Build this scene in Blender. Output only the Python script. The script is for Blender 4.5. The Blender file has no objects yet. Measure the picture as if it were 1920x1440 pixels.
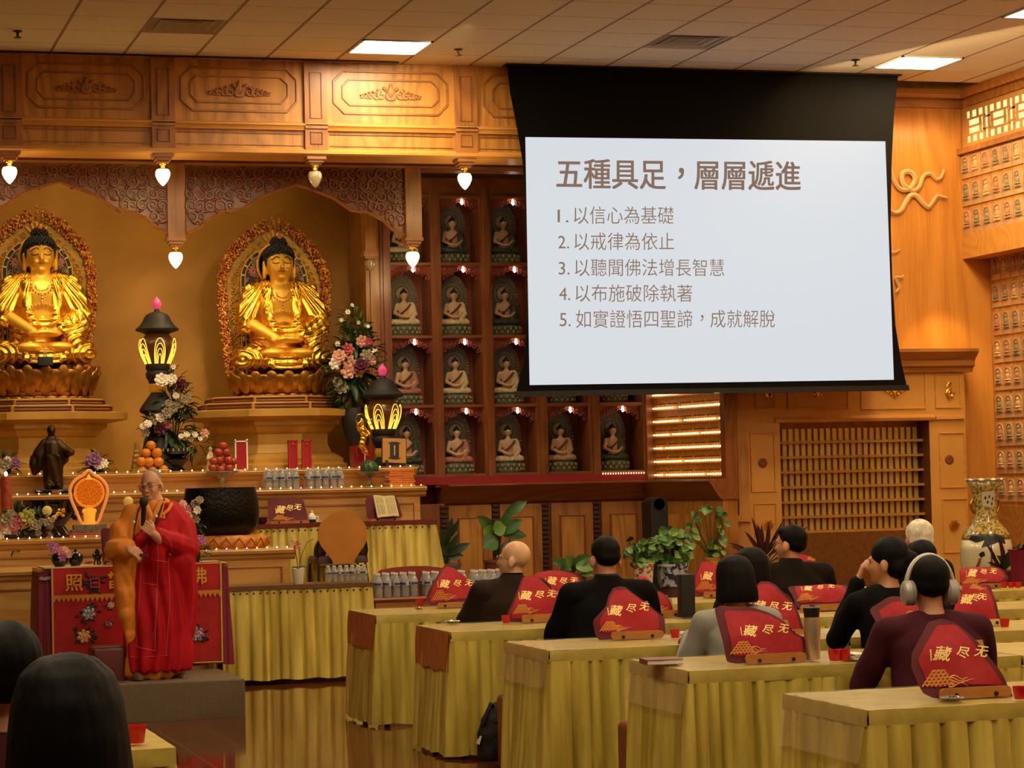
import bpy, math, random
from mathutils import Vector, Matrix, noise as mnoise
R_ = random.Random(7)
PI = math.pi
SC = bpy.context.scene
COL = SC.collection

# ------------------------------------------------------------ camera, world, exposure
HC = 1.62
FPX, YAW, PITCH, ROLL = 4568.2, 0.290109, 0.0387198, -0.0225819
_cy, _sy = math.cos(YAW), math.sin(YAW)
_f = Vector((_sy*math.cos(PITCH), _cy*math.cos(PITCH), math.sin(PITCH)))
_r0 = Vector((_cy, -_sy, 0)); _u0 = _r0.cross(_f)
_cr, _sr = math.cos(ROLL), math.sin(ROLL)
CR = _r0*_cr + _u0*_sr
CU = _u0*_cr - _r0*_sr
CF = _f
cam = bpy.data.objects.new('camera', bpy.data.cameras.new('camera'))
COL.objects.link(cam)
m = Matrix.Identity(4)
for i, v in enumerate((CR, CU, -CF)):
    for j in range(3): m[j][i] = v[j]
m[0][3], m[1][3], m[2][3] = 0, 0, HC
cam.matrix_world = m
cam.data.sensor_width = 36.0
cam.data.lens = FPX/1920*36.0
cam.data.clip_end = 200
SC.camera = cam
SC.view_settings.view_transform = 'Standard'
SC.view_settings.look = 'None'
SC.view_settings.gamma = 1.0
SC.view_settings.use_curve_mapping = False
SC.view_settings.exposure = 0.2
W = bpy.data.worlds.new('world'); SC.world = W; W.use_nodes = True
W.node_tree.nodes['Background'].inputs[0].default_value = (1.0, 0.72, 0.42, 1)
W.node_tree.nodes['Background'].inputs[1].default_value = 0.05

def light(name, kind, loc, power, color=(1, .8, .5), size=.3, target=None, sizey=None, spot=None, blend=.6):
    l = bpy.data.lights.new(name, kind); l.energy = power; l.color = color
    o = bpy.data.objects.new(name, l); COL.objects.link(o); o.location = loc
    if kind == 'AREA':
        l.size = size
        if sizey: l.shape = 'RECTANGLE'; l.size_y = sizey
    else: l.shadow_soft_size = size
    if kind == 'SPOT': l.spot_size = spot or 1.0; l.spot_blend = blend
    if target is not None:
        d = Vector(target)-Vector(loc); o.rotation_euler = d.to_track_quat('-Z', 'Y').to_euler()
    return o

# recessed altar spotlights behind the carved beam, wall washers and one added fill on the right
WARM = (1, .82, .5)
for sx in (.95, 2.32, 3.98):
    light('altar_spotlight', 'SPOT', (sx, 21.05, 4.38), 62, WARM, .05, (sx*.96+.08, 22.3, 2.55), spot=.85, blend=.8)
light('alcove_wash', 'AREA', (2.4, 21.95, 4.7), 11, (1, .72, .3), 4.0, (2.4, 22.7, 2.4), .2)
light('altar_table_wash', 'AREA', (2.3, 20.3, 4.38), 32, (1, .8, .48), 4.5, (2.3, 20.3, 0), .3)
light('beam_spotlight', 'SPOT', (5.3, 18.6, 5.2), 50, (1, .76, .4), .08, (5.35, 20.6, 4.75), spot=.85, blend=.9)
light('plaque_wash', 'AREA', (10.2, 20.95, 4.93), 8, (1, .66, .28), 1.3, (10.2, 21.35, 3.6), .1)
light('soffit_downlight', 'SPOT', (10.72, 20.9, 3.42), 26, (1, .68, .28), .03, (10.72, 21.3, 2.2), spot=1.5, blend=.8)
light('plaque_wall_fill', 'AREA', (9.2, 18.9, 5.1), 40, (1, .7, .35), 2.5, (11.0, 19.6, 2.5), .2)  # added unseen area light without a fixture, brightens the plaque wall

def at(px, py, Y):
    d = CR*((px-960)/FPX) + CU*((720-py)/FPX) + CF
    t = Y/d.y
    return Vector((d.x*t, Y, HC+d.z*t))
def atz(px, py, z):
    d = CR*((px-960)/FPX) + CU*((720-py)/FPX) + CF
    t = (z-HC)/d.z
    return Vector((d.x*t, d.y*t, z))
def atplane(px, py, p0, n):
    d = CR*((px-960)/FPX) + CU*((720-py)/FPX) + CF
    o = Vector((0, 0, HC)); t = (p0-o).dot(n)/d.dot(n)
    return o+d*t
def mpp(Y, px=960):                                   # metres per pixel near depth Y
    a = at(px, 900, Y); return (at(px+100, 900, Y)-a).length/100

# ------------------------------------------------------------ materials
def lin(h):
    if isinstance(h, str):
        c = [int(h[i:i+2], 16)/255 for i in (0, 2, 4)]
    else: c = [x/255 for x in h]
    return tuple(((x/12.92) if x <= .04045 else ((x+.055)/1.055)**2.4) for x in c)+(1,)
MATS = {}
def mat(name, col, rough=.5, metal=0., col2=None, nscale=6., bump=0., bscale=60., stretch=(1, 1, 1), spec=.5, trans=0., coat=0., emit=None, estr=0., alpha=1., sheen=0., gen=False, lo=.35, hi=.65):
    if name in MATS: return MATS[name]
    M = bpy.data.materials.new(name); M.use_nodes = True
    nt = M.node_tree; b = nt.nodes['Principled BSDF']; L = nt.links
    b.inputs['Base Color'].default_value = lin(col)
    b.inputs['Roughness'].default_value = rough
    b.inputs['Metallic'].default_value = metal
    b.inputs['Specular IOR Level'].default_value = spec
    b.inputs['Transmission Weight'].default_value = trans
    b.inputs['Coat Weight'].default_value = coat
    b.inputs['Sheen Weight'].default_value = sheen
    b.inputs['Alpha'].default_value = alpha
    if emit is not None:
        b.inputs['Emission Color'].default_value = lin(emit); b.inputs['Emission Strength'].default_value = estr
    if col2 is not None or bump:
        tc = nt.nodes.new('ShaderNodeTexCoord'); mp = nt.nodes.new('ShaderNodeMapping')
        L.new(tc.outputs['Generated' if gen else 'Object'], mp.inputs[0]); mp.inputs['Scale'].default_value = stretch
    if col2 is not None:
        n = nt.nodes.new('ShaderNodeTexNoise'); n.inputs['Scale'].default_value = nscale; n.inputs['Detail'].default_value = 4
        L.new(mp.outputs[0], n.inputs['Vector'])
        r = nt.nodes.new('ShaderNodeValToRGB'); r.color_ramp.elements[0].position = lo; r.color_ramp.elements[1].position = hi
        r.color_ramp.elements[0].color = lin(col); r.color_ramp.elements[1].color = lin(col2)
        L.new(n.outputs[0], r.inputs[0]); L.new(r.outputs[0], b.inputs['Base Color'])
    if bump:
        n2 = nt.nodes.new('ShaderNodeTexNoise'); n2.inputs['Scale'].default_value = bscale; n2.inputs['Detail'].default_value = 3
        L.new(mp.outputs[0], n2.inputs['Vector'])
        bp = nt.nodes.new('ShaderNodeBump'); bp.inputs['Strength'].default_value = bump; bp.inputs['Distance'].default_value = .01
        L.new(n2.outputs[0], bp.inputs['Height']); L.new(bp.outputs[0], b.inputs['Normal'])
    MATS[name] = M
    return M
def emis(name, col, s, body='000000'):
    if name in MATS: return MATS[name]
    M = mat(name, body, .5, emit=col, estr=s); return M
def wood(name, c1, c2, rough=.35, axis='Z', rings=7., scale=1.6, coat=.2, along=.22):
    if name in MATS: return MATS[name]
    M = bpy.data.materials.new(name); M.use_nodes = True
    nt = M.node_tree; b = nt.nodes['Principled BSDF']; L = nt.links; N = nt.nodes.new
    b.inputs['Roughness'].default_value = rough; b.inputs['Coat Weight'].default_value = coat; b.inputs['Coat Roughness'].default_value = .25
    tc = N('ShaderNodeTexCoord'); mp = N('ShaderNodeMapping'); L.new(tc.outputs['Object'], mp.inputs[0])
    s = [1, 1, 1]; s['XYZ'.index(axis)] = along; mp.inputs['Scale'].default_value = s
    n = N('ShaderNodeTexNoise'); n.inputs['Scale'].default_value = scale; n.inputs['Detail'].default_value = 1.5; L.new(mp.outputs[0], n.inputs['Vector'])
    mu = N('ShaderNodeMath'); mu.operation = 'MULTIPLY'; mu.inputs[1].default_value = rings*2; L.new(n.outputs[0], mu.inputs[0])
    fr = N('ShaderNodeMath'); fr.operation = 'PINGPONG'; fr.inputs[1].default_value = .5; L.new(mu.outputs[0], fr.inputs[0])
    mp2 = N('ShaderNodeMapping'); s2 = [60, 60, 60]; s2['XYZ'.index(axis)] = 2.2; mp2.inputs['Scale'].default_value = s2; L.new(tc.outputs['Object'], mp2.inputs[0])
    n2 = N('ShaderNodeTexNoise'); n2.inputs['Scale'].default_value = 1.; n2.inputs['Detail'].default_value = 2; L.new(mp2.outputs[0], n2.inputs['Vector'])
    ad = N('ShaderNodeMath'); ad.operation = 'MULTIPLY_ADD'; ad.inputs[1].default_value = 1.2; L.new(fr.outputs[0], ad.inputs[0]); L.new(n2.outputs[0], ad.inputs[2])
    r = N('ShaderNodeValToRGB'); r.color_ramp.elements[0].position = .35; r.color_ramp.elements[1].position = 1.0
    r.color_ramp.elements[0].color = lin(c2); r.color_ramp.elements[1].color = lin(c1)
    L.new(ad.outputs[0], r.inputs[0]); L.new(r.outputs[0], b.inputs['Base Color'])
    MATS[name] = M
    return M

OAK = wood('golden_oak', 'cc8e3c', '9e6826', .38, rings=6, scale=1.9, along=.2)
OAKX = wood('golden_oak_long', 'd09848', 'b47e36', .38, axis='X')
OAKD = wood('brown_oak', 'b27434', '8c5822', .38)
OAKDX = wood('brown_oak_long', 'b27434', '905b24', .38, axis='X')
HONEY = wood('honey_oak', 'd99a45', 'c48433', .4)
HONEYX = wood('honey_oak_long', 'd99a45', 'c88838', .4, axis='X')
SMOOTHO = mat('honey_panel', 'cf9440', .45, col2='d69c48', nscale=3)
ALTAR = wood('altar_wood', 'd3a257', 'b98540', .32, axis='X')
CHERRY = wood('cherry_wood', '92542a', '743f1e', .36)
CHERRYX = wood('cherry_wood_long', '92542a', '784220', .36, axis='X')
NICHE = mat('niche_red', '96442c', .5, col2='843822', nscale=8)
GOLDWALL = mat('gold_wall', 'c8923c', .5, metal=.25, col2='b58231', nscale=2.2, bump=.08, bscale=90)
GOLD = mat('bright_gold', 'ffd04a', .27, metal=1.0)
GOLDM = mat('matte_gold', 'f0b83e', .45, metal=.55)
GOLDD = mat('old_gold', 'b98434', .38, metal=.8, col2='8c5c20', nscale=14)
BRASS = mat('brass', 'd8a548', .25, metal=1.)
GILT = mat('gilt_paint', 'd9a03c', .4, metal=.4)
LETTER = mat('gold_letter', 'ffd97a', .5, metal=.0)
BLACK = mat('black', '0c0b0a', .5)
BLACKG = mat('black_gloss', '0b0b0a', .12, coat=.5)
WHITE = mat('white', 'e8e2d4', .5)
SKIN = mat('skin', 'c98f68', .5, col2='bd805a', nscale=12)
TILE = mat('ceiling_tile', 'e0d6ba', .95, col2='d2c6a6', nscale=90, lo=.4, hi=.6, bump=.2, bscale=160)
LEAF = mat('leaf_green', '3f6a2a', .4, col2='2c4e20', nscale=9)
LEAFD = mat('leaf_dark', '2c4426', .45, col2='1c2e1a', nscale=9)
LEAFL = mat('leaf_light', '6f8f3a', .42, col2='4f7a30', nscale=9)

# ------------------------------------------------------------ mesh building
class MB:
    def __init__(s): s.v = []; s.f = []; s.m = []
    def add(s, vs, fs, mi=0):
        k = len(s.v); s.v += [tuple(v) for v in vs]
        s.f += [tuple(i+k for i in f) for f in fs]; s.m += [mi]*len(fs); return s
    def box(s, x0, y0, z0, x1, y1, z1, mi=0):
        return s.add([(x0,y0,z0),(x1,y0,z0),(x1,y1,z0),(x0,y1,z0),(x0,y0,z1),(x1,y0,z1),(x1,y1,z1),(x0,y1,z1)],
            [(0,3,2,1),(4,5,6,7),(0,1,5,4),(1,2,6,5),(2,3,7,6),(3,0,4,7)], mi)
    def cbox(s, c, d, mi=0, rot=None, bev=0):
        x, y, z = d[0]/2, d[1]/2, d[2]/2
        vs = [Vector(p) for p in ((-x,-y,-z),(x,-y,-z),(x,y,-z),(-x,y,-z),(-x,-y,z),(x,-y,z),(x,y,z),(-x,y,z))]
        if rot: vs = [rot @ v for v in vs]
        return s.add([v+Vector(c) for v in vs], [(0,3,2,1),(4,5,6,7),(0,1,5,4),(1,2,6,5),(2,3,7,6),(3,0,4,7)], mi)
    def rbox(s, x0, y0, z0, x1, y1, z1, r, mi=0, n=3):   # box with all vertical and top edges rounded
        pr = []
        for cx, cy, a0 in ((x1-r, y0+r, -PI/2), (x1-r, y1-r, 0), (x0+r, y1-r, PI/2), (x0+r, y0+r, PI)):
            for k in range(n+1): a = a0+PI/2*k/n; pr.append((cx, cy, math.cos(a), math.sin(a)))
        rings = [(r, z0)]+[(r*math.cos(PI/2*k/n), z1-r+r*math.sin(PI/2*k/n)) for k in range(n+1)]
        vs = [(cx+c*q, cy+d*q, z) for q, z in rings for cx, cy, c, d in pr]; P = len(pr)
        fs = [(i*P+j, i*P+(j+1) % P, (i+1)*P+(j+1) % P, (i+1)*P+j) for i in range(len(rings)-1) for j in range(P)]
        fs.append(tuple(range((len(rings)-1)*P, len(rings)*P))); fs.append(tuple(range(P-1, -1, -1)))
        return s.add(vs, fs, mi)
    def lathe(s, prof, c=(0, 0, 0), n=24, mi=0, sx=1., sy=1., rot=None, flute=0, fa=0., a0=0., a1=2*PI):
        vs = []; full = abs(a1-a0-2*PI) < 1e-6
        N_ = n if full else n+1
        for r, z in prof:
            for k in range(N_):
                a = a0+(a1-a0)*k/n; q = r*(1+fa*math.cos(flute*a)) if flute else r
                v = Vector((q*math.cos(a)*sx, q*math.sin(a)*sy, z))
                if rot: v = rot @ v
                vs.append(v+Vector(c))
        fs = []
        for i in range(len(prof)-1):
            for k in range(n):
                k2 = (k+1) % N_
                fs.append((i*N_+k, i*N_+k2, (i+1)*N_+k2, (i+1)*N_+k))
        if full:
            if prof[0][0] > 1e-5: fs.append(tuple(range(N_-1, -1, -1)))
            if prof[-1][0] > 1e-5: fs.append(tuple((len(prof)-1)*N_+k for k in range(N_)))
        return s.add(vs, fs, mi)
    def tube(s, pts, r, n=6, mi=0, closed=False, flat=1.):
        pts = [Vector(p) for p in pts]; K = len(pts)
        rr = r if isinstance(r, (list, tuple)) else [r]*K
        vs = []; prev = None
        for i, p in enumerate(pts):
            if closed: t = pts[(i+1) % K]-pts[i-1]
            else: t = pts[min(i+1, K-1)]-pts[max(i-1, 0)]
            if t.length < 1e-9: t = Vector((0, 0, 1))
            t.normalize()
            if prev is None:
                a = Vector((0, 1, 0)) if abs(t.y) < .9 else Vector((1, 0, 0))
            else: a = prev
            b = t.cross(a)
            if b.length < 1e-6: b = t.cross(Vector((1, .3, .2)))
            b.normalize(); a = b.cross(t).normalized(); prev = a
            for k in range(n):
                w = 2*PI*k/n; vs.append(p+a*(math.cos(w)*rr[i]*flat)+b*(math.sin(w)*rr[i]))
        fs = [(i*n+k, i*n+(k+1) % n, ((i+1) % K)*n+(k+1) % n, ((i+1) % K)*n+k) for i in range(K if closed else K-1) for k in range(n)]
        if not closed: fs += [tuple(range(n-1, -1, -1)), tuple((K-1)*n+k for k in range(n))]
        return s.add(vs, fs, mi)
    def ell(s, c, r, mi=0, rot=None, nu=14, nv=9):
        if not isinstance(r, (list, tuple)): r = (r, r, r)
        c = Vector(c); vs = []
        def P(v):
            v = Vector(v)
            return (rot @ v if rot else v)+c
        vs.append(P((0, 0, -r[2])))
        for i in range(1, nv):
            a = -PI/2+PI*i/nv
            for k in range(nu):
                w = 2*PI*k/nu; vs.append(P((r[0]*math.cos(a)*math.cos(w), r[1]*math.cos(a)*math.sin(w), r[2]*math.sin(a))))
        vs.append(P((0, 0, r[2]))); fs = []
        for k in range(nu): fs.append((0, 1+(k+1) % nu, 1+k)); fs.append((len(vs)-1, 1+(nv-2)*nu+k, 1+(nv-2)*nu+(k+1) % nu))
        for i in range(nv-2):
            for k in range(nu): fs.append((1+i*nu+k, 1+i*nu+(k+1) % nu, 1+(i+1)*nu+(k+1) % nu, 1+(i+1)*nu+k))
        return s.add(vs, fs, mi)
    def cap(s, a, b, ra, rb, mi=0, n=12):                # tapered capsule
        a, b = Vector(a), Vector(b); d = b-a; L = d.length
        if L < 1e-6: return s.ell(a, ra, mi)
        q = d.to_track_quat('Z', 'Y').to_matrix()
        pr = [(ra*math.cos(t), ra*math.sin(t)) for t in [(-PI/2)*(1-k/4) for k in range(5)]]
        pr += [(rb*math.cos(t), L+rb*math.sin(t)) for t in [PI/2*k/4 for k in range(5)]]
        pr[0] = (1e-6, -ra); pr[-1] = (1e-6, L+rb)
        return s.lathe(pr, a, n, mi, rot=q)
    def chain(s, pts, rs, mi=0, n=10):
        for i in range(len(pts)-1): s.cap(pts[i], pts[i+1], rs[i], rs[i+1], mi, n)
        return s
    def loft(s, secs, n=24, mi=0, closed=True):          # secs: (cx,cy,cz,rx,ry[,pow])
        vs = []
        for q in secs:
            cx, cy, cz, rx, ry = q[:5]; pw = q[5] if len(q) > 5 else 1.
            for k in range(n):
                a = 2*PI*k/n; c_, s_ = math.cos(a), math.sin(a)
                vs.append((cx+rx*math.copysign(abs(c_)**pw, c_), cy+ry*math.copysign(abs(s_)**pw, s_), cz))
        fs = [(i*n+k, i*n+(k+1) % n, (i+1)*n+(k+1) % n, (i+1)*n+k) for i in range(len(secs)-1) for k in range(n)]
        if closed: fs += [tuple(range(n-1, -1, -1)), tuple((len(secs)-1)*n+k for k in range(n))]
        return s.add(vs, fs, mi)
    def prism(s, poly, y0, y1, mi=0):                     # polygon in xz pulled along y
        n = len(poly); vs = [(x, y0, z) for x, z in poly]+[(x, y1, z) for x, z in poly]
        ar = sum(poly[i][0]*poly[(i+1) % n][1]-poly[(i+1) % n][0]*poly[i][1] for i in range(n))
        fs = [tuple(range(n)), tuple(range(2*n-1, n-1, -1))]+[(i, i+n, (i+1) % n+n, (i+1) % n) for i in range(n)]
        if ar < 0: fs = [tuple(reversed(f)) for f in fs]
        return s.add(vs, fs, mi)
    def prismz(s, poly, z0, z1, mi=0):
        n = len(poly); vs = [(x, y, z0) for x, y in poly]+[(x, y, z1) for x, y in poly]
        ar = sum(poly[i][0]*poly[(i+1) % n][1]-poly[(i+1) % n][0]*poly[i][1] for i in range(n))
        fs = [tuple(range(n-1, -1, -1)), tuple(range(n, 2*n))]+[(i, (i+1) % n, (i+1) % n+n, i+n) for i in range(n)]
        if ar < 0: fs = [tuple(reversed(f)) for f in fs]
        return s.add(vs, fs, mi)
    def profile_x(s, prof, x0, x1, mi=0):                 # moulding: (y,z) profile swept along x
        n = len(prof); vs = [(x0, y, z) for y, z in prof]+[(x1, y, z) for y, z in prof]
        fs = [(i, (i+1) % n, (i+1) % n+n, i+n) for i in range(n)]+[tuple(range(n-1, -1, -1)), tuple(range(n, 2*n))]
        return s.add(vs, fs, mi)
    def grid(s, rows, mi=0, flip=False):
        a, b = len(rows), len(rows[0]); vs = [p for r in rows for p in r]
        fs = [(i*b+j, i*b+j+1, (i+1)*b+j+1, (i+1)*b+j) for i in range(a-1) for j in range(b-1)]
        if flip: fs = [tuple(reversed(f)) for f in fs]
        return s.add(vs, fs, mi)
    def xf(s, M):
        s.v = [tuple(M @ Vector(v)) for v in s.v]; return s
    def mesh(s, name):
        me = bpy.data.meshes.new(name); me.from_pydata(s.v, [], s.f); return me
    def build(s, name, mats, parent=None, loc=None, angle=38, smooth=True):
        me = s.mesh(name)
        if not isinstance(mats, (list, tuple)): mats = [mats]
        for m_ in mats: me.materials.append(m_)
        if len(mats) > 1: me.polygons.foreach_set('material_index', s.m)
        return link(name, me, parent, loc, angle, smooth)
def link(name, me, parent=None, loc=None, angle=38, smooth=True):
    me.validate(); me.update()
    if smooth and angle:
        me.polygons.foreach_set('use_smooth', [True]*len(me.polygons))
        if angle < 179: me.set_sharp_from_angle(angle=math.radians(angle))
    o = bpy.data.objects.new(name, me); COL.objects.link(o)
    if parent: o.parent = parent
    if loc is not None: o.location = loc
    return o
def remesh(mb, vox=.012, smooth=4, fn=None):
    o = bpy.data.objects.new('tmp', mb.mesh('tmp')); COL.objects.link(o)
    r = o.modifiers.new('r', 'REMESH'); r.mode = 'VOXEL'; r.voxel_size = vox
    if smooth:
        s = o.modifiers.new('s', 'SMOOTH'); s.iterations = smooth; s.factor = .5
    dg = bpy.context.evaluated_depsgraph_get(); dg.update()
    me = bpy.data.meshes.new_from_object(o.evaluated_get(dg))
    bpy.data.objects.remove(o)
    if fn:
        ns = [v.normal.copy() for v in me.vertices]
        for v, n_ in zip(me.vertices, ns): v.co = v.co+n_*fn(v.co)
    me.update()
    return me
def organic(name, mb, mat_, parent=None, vox=.012, smooth=4, fn=None, loc=None):
    me = remesh(mb, vox, smooth, fn); me.name = name; me.materials.clear(); me.materials.append(mat_)
    return link(name, me, parent, loc, 180)
def tag(o, label=None, cat=None, group=None, kind=None):
    if label: o['label'] = label
    if cat: o['category'] = cat
    if group: o['group'] = group
    if kind: o['kind'] = kind
    return o
def thing(name, label, cat, loc=(0, 0, 0), rotz=0., group=None):
    o = bpy.data.objects.new(name, None); COL.objects.link(o); o.empty_display_size = .05
    o.location = loc; o.rotation_euler = (0, 0, rotz)
    return tag(o, label, cat, group)
def struct(name, mb, mats, angle=38):
    return tag(mb.build(name, mats, angle=angle), kind='structure')
KIDS = {}
def dup(root, loc=None, rotz=None, label=None, group=None, scale=None):
    def cp(o, par):
        c = o.copy(); COL.objects.link(c)
        if par: c.parent = par
        for ch in o.children: cp(ch, c)
        return c
    c = cp(root, None)
    if loc is not None: c.location = loc
    if rotz is not None: c.rotation_euler = (0, 0, rotz)
    if scale is not None: c.scale = (scale,)*3
    if label: c['label'] = label
    if group: c['group'] = group
    return c
def text_mesh(txt, size=1., extrude=0., offset=0., shear=0., spacing=1.):
    cu = bpy.data.curves.new('t', 'FONT'); cu.body = txt; cu.size = size; cu.extrude = extrude; cu.offset = offset; cu.shear = shear
    cu.space_character = spacing; cu.resolution_u = 3
    o = bpy.data.objects.new('t', cu); COL.objects.link(o)
    dg = bpy.context.evaluated_depsgraph_get(); dg.update()
    me = bpy.data.meshes.new_from_object(o.evaluated_get(dg)); bpy.data.objects.remove(o)
    return me
def noi(x, y, z=0.): return mnoise.noise(Vector((x, y, z)))
def spiral(cx, cz, r0, turns, a0, y, n=18, sgn=1):
    return [(cx+r0*(1-.82*k/n)*math.cos(a0+sgn*turns*2*PI*k/n), y, cz+r0*(1-.82*k/n)*math.sin(a0+sgn*turns*2*PI*k/n)) for k in range(n+1)]
# ============================================================ THE SETTING
ZC = 5.268
T2 = .6096
GX0, GY0 = 2.1535, 17.6356                              # ceiling grid origin
YB, YI, YC, YG = 20.6, 21.6, 22.3, 23.0                # beam face, inner beam, niche cabinet face, gold wall
YR = 21.38                                              # upper back wall at the right
YF = 21.12                                              # panelled front at the right
def atx(px, py, X):
    d = CR*((px-960)/FPX) + CU*((720-py)/FPX) + CF
    t = X/d.x
    return Vector((X, d.y*t, HC+d.z*t))

# glossy tiled floor
def floor_mat():
    M = mat('polished_floor', '5c3018', .07, spec=.6)
    nt = M.node_tree; b = nt.nodes['Principled BSDF']; L = nt.links; N = nt.nodes.new
    tc = N('ShaderNodeTexCoord'); br = N('ShaderNodeTexBrick'); L.new(tc.outputs['Object'], br.inputs['Vector'])
    br.offset = 0; br.inputs['Scale'].default_value = 1.; br.inputs['Brick Width'].default_value = .335; br.inputs['Row Height'].default_value = .335
    br.inputs['Mortar Size'].default_value = .003
    br.inputs['Color1'].default_value = lin('53290f'); br.inputs['Color2'].default_value = lin('5f3016'); br.inputs['Mortar'].default_value = lin('8d6038')
    n = N('ShaderNodeTexNoise'); n.inputs['Scale'].default_value = 14; n.inputs['Detail'].default_value = 5; L.new(tc.outputs['Object'], n.inputs['Vector'])
    mx = N('ShaderNodeMixRGB'); mx.blend_type = 'OVERLAY'; mx.inputs[0].default_value = .35
    L.new(br.outputs[0], mx.inputs[1]); L.new(n.outputs[0], mx.inputs[2]); L.new(mx.outputs[0], b.inputs['Base Color'])
    bp = N('ShaderNodeBump'); bp.inputs['Strength'].default_value = .06; bp.inputs['Distance'].default_value = .01
    n2 = N('ShaderNodeTexNoise'); n2.inputs['Scale'].default_value = 3; L.new(tc.outputs['Object'], n2.inputs['Vector'])
    L.new(n2.outputs[0], bp.inputs['Height']); L.new(bp.outputs[0], b.inputs['Normal'])
    return M
struct('floor', MB().box(-7, -5, -.2, 12.5, 24, 0), floor_mat())
# suspended ceiling: tiles with a T-bar grid
cb = MB()
lit = {}
for c_ in (-4, 4, 12):
    for r_ in (3, -1, -5, -9, -13, -17, -21, -25): lit[(c_, r_)] = 1
vents = {(1, 2): 1, (8, 2): 1}
for c_ in range(-14, 17):
    for r_ in range(-36, 6):
        if (c_, r_) in lit or (c_, r_) in vents: continue
        x, y = GX0+c_*T2, GY0+r_*T2
        x1, y1 = min(x+T2-.012, 11.9), min(y+T2-.006, 20.74)
        if r_ == 5 and y1 > y: y1 = 20.74
        if y1-y < .05: continue
        cb.box(x+.012, y+.006, ZC, x1, y1, ZC+.05)
struct('ceiling', cb, TILE)
gb = MB()
GRIDM = mat('ceiling_grid', '8a7253', .8)
gb.box(-7, -5, ZC+.012, 12, 20.75, ZC+.02)
for c_ in range(-14, 18): gb.box(GX0+c_*T2-.012, -5, ZC-.001, GX0+c_*T2+.012, 20.72, ZC+.011)
struct('trim_1', gb, GRIDM)
struct('trim_2', MB().box(-1, 20.46, ZC-.012, 5.15, 20.5, ZC-.002), BLACK)      # dark slot along the wall top
# room shell
PLASTER = mat('plaster', 'b08a55', .8, col2='a57f4b', nscale=3)
struct('wall_back', MB().box(-7, YG+.02, 0, 12.5, YG+.2, 5.6), GOLDWALL)
struct('wall_left', MB().box(-7.2, -5, 0, -7, 24, 5.6), PLASTER)
struct('wall_front', MB().box(-7, -5.2, 0, 12.5, -5, 5.6), PLASTER)
Pc = at(1803, 300, YR)
XR = Pc.x                                               # upper right wall plane
XL = at(1858, 600, YR).x                                # recessed lower right wall plane
ZS0, ZS1 = at(1800, 486, YR).z, at(1802, 440, YR).z     # soffit board
rw = MB()
rw.box(XR, -5, ZS0+.012, XR+1.2, YR+.02, 5.6)           # upper box
rw.box(XL, -5, 0, XL+.8, YR+.02, ZS0+.012)
struct('wall_right', rw, OAK)
struct('trim_3', MB().box(XR-.02, 10, ZS0, XR+.2, YR-.001, ZS1), HONEYX)          # fascia over the recess
zcb = at(1740, 203, YR).z
bw = MB().box(at(1400, 700, YR).x, YR, 0, XL+.2, YR+.25, 5.4)
struct('wall_back_right', bw, wood('cathedral_oak', 'd8923c', 'c07a2a', .38, rings=6, scale=1.3, along=.16))
# crown mouldings
cr = [(0, zcb), (-.05, zcb), (-.06, zcb+.03), (-.06, zcb+.1), (-.09, zcb+.12), (-.2, ZC-.08), (-.24, ZC-.05), (-.24, ZC-.001), (0, ZC-.001)]
struct('trim_4', MB().profile_x([(YR+y, z) for y, z in cr], at(1380, 180, YR).x, XR), OAKDX)
tb = MB(); n = len(cr)
vs = [(XR+y*.5, YR-.2, z) for y, z in cr]+[(XR+y*.5, 8, z) for y, z in cr]
tb.add(vs, [(i, i+n, (i+1) % n+n, (i+1) % n) for i in range(n)]+[tuple(range(n)), tuple(range(2*n-1, n-1, -1))])
struct('trim_5', tb, OAKDX)

# ceiling lights, diffusers, sprinklers
PANEL = emis('panel_glow', 'ffe6bc', 52.0)
def ceiling_light(c_, r_, label, group=None):
    x, y = GX0+(c_+.5)*T2, GY0+(r_+.5)*T2
    t = thing('ceiling_light', label, 'ceiling light', (x, y, ZC), 0, group)
    f = MB(); h = T2/2-.004
    for a in (0, 1):
        for s in (-1, 1):
            if a: f.box(-h, s*h-.02 if s > 0 else -h, -.012, h, h if s > 0 else -h+.02, .02)
            else: f.box(s*h-.02 if s > 0 else -h, -h, -.012, h if s > 0 else -h+.02, h, .02)
    f.build('frame', WHITE, t)
    MB().box(-h+.02, -h+.02, -.004, h-.02, h-.02, .004).build('diffuser', PANEL, t)
    return t
ceiling_light(4, 3, 'bright square ceiling light above the wooden beam, left of the projection screen')
ceiling_light(12, 3, 'bright square ceiling light above the right end of the projection screen')
ceiling_light(12, -1, 'bright square ceiling light cut off by the right edge of the picture')
for k in (-1, -5, -9, -13, -17, -21, -25):
    if k < -5: ceiling_light(-4, k, 'square ceiling light farther back in the hall at the left', 'hall ceiling lights at the left')
    ceiling_light(4, k, 'square ceiling light farther back in the hall over the left aisle', 'hall ceiling lights behind the camera view')
    if k < -1: ceiling_light(12, k, 'square ceiling light farther back in the hall over the desks', 'hall ceiling lights over the desk rows')
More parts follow.
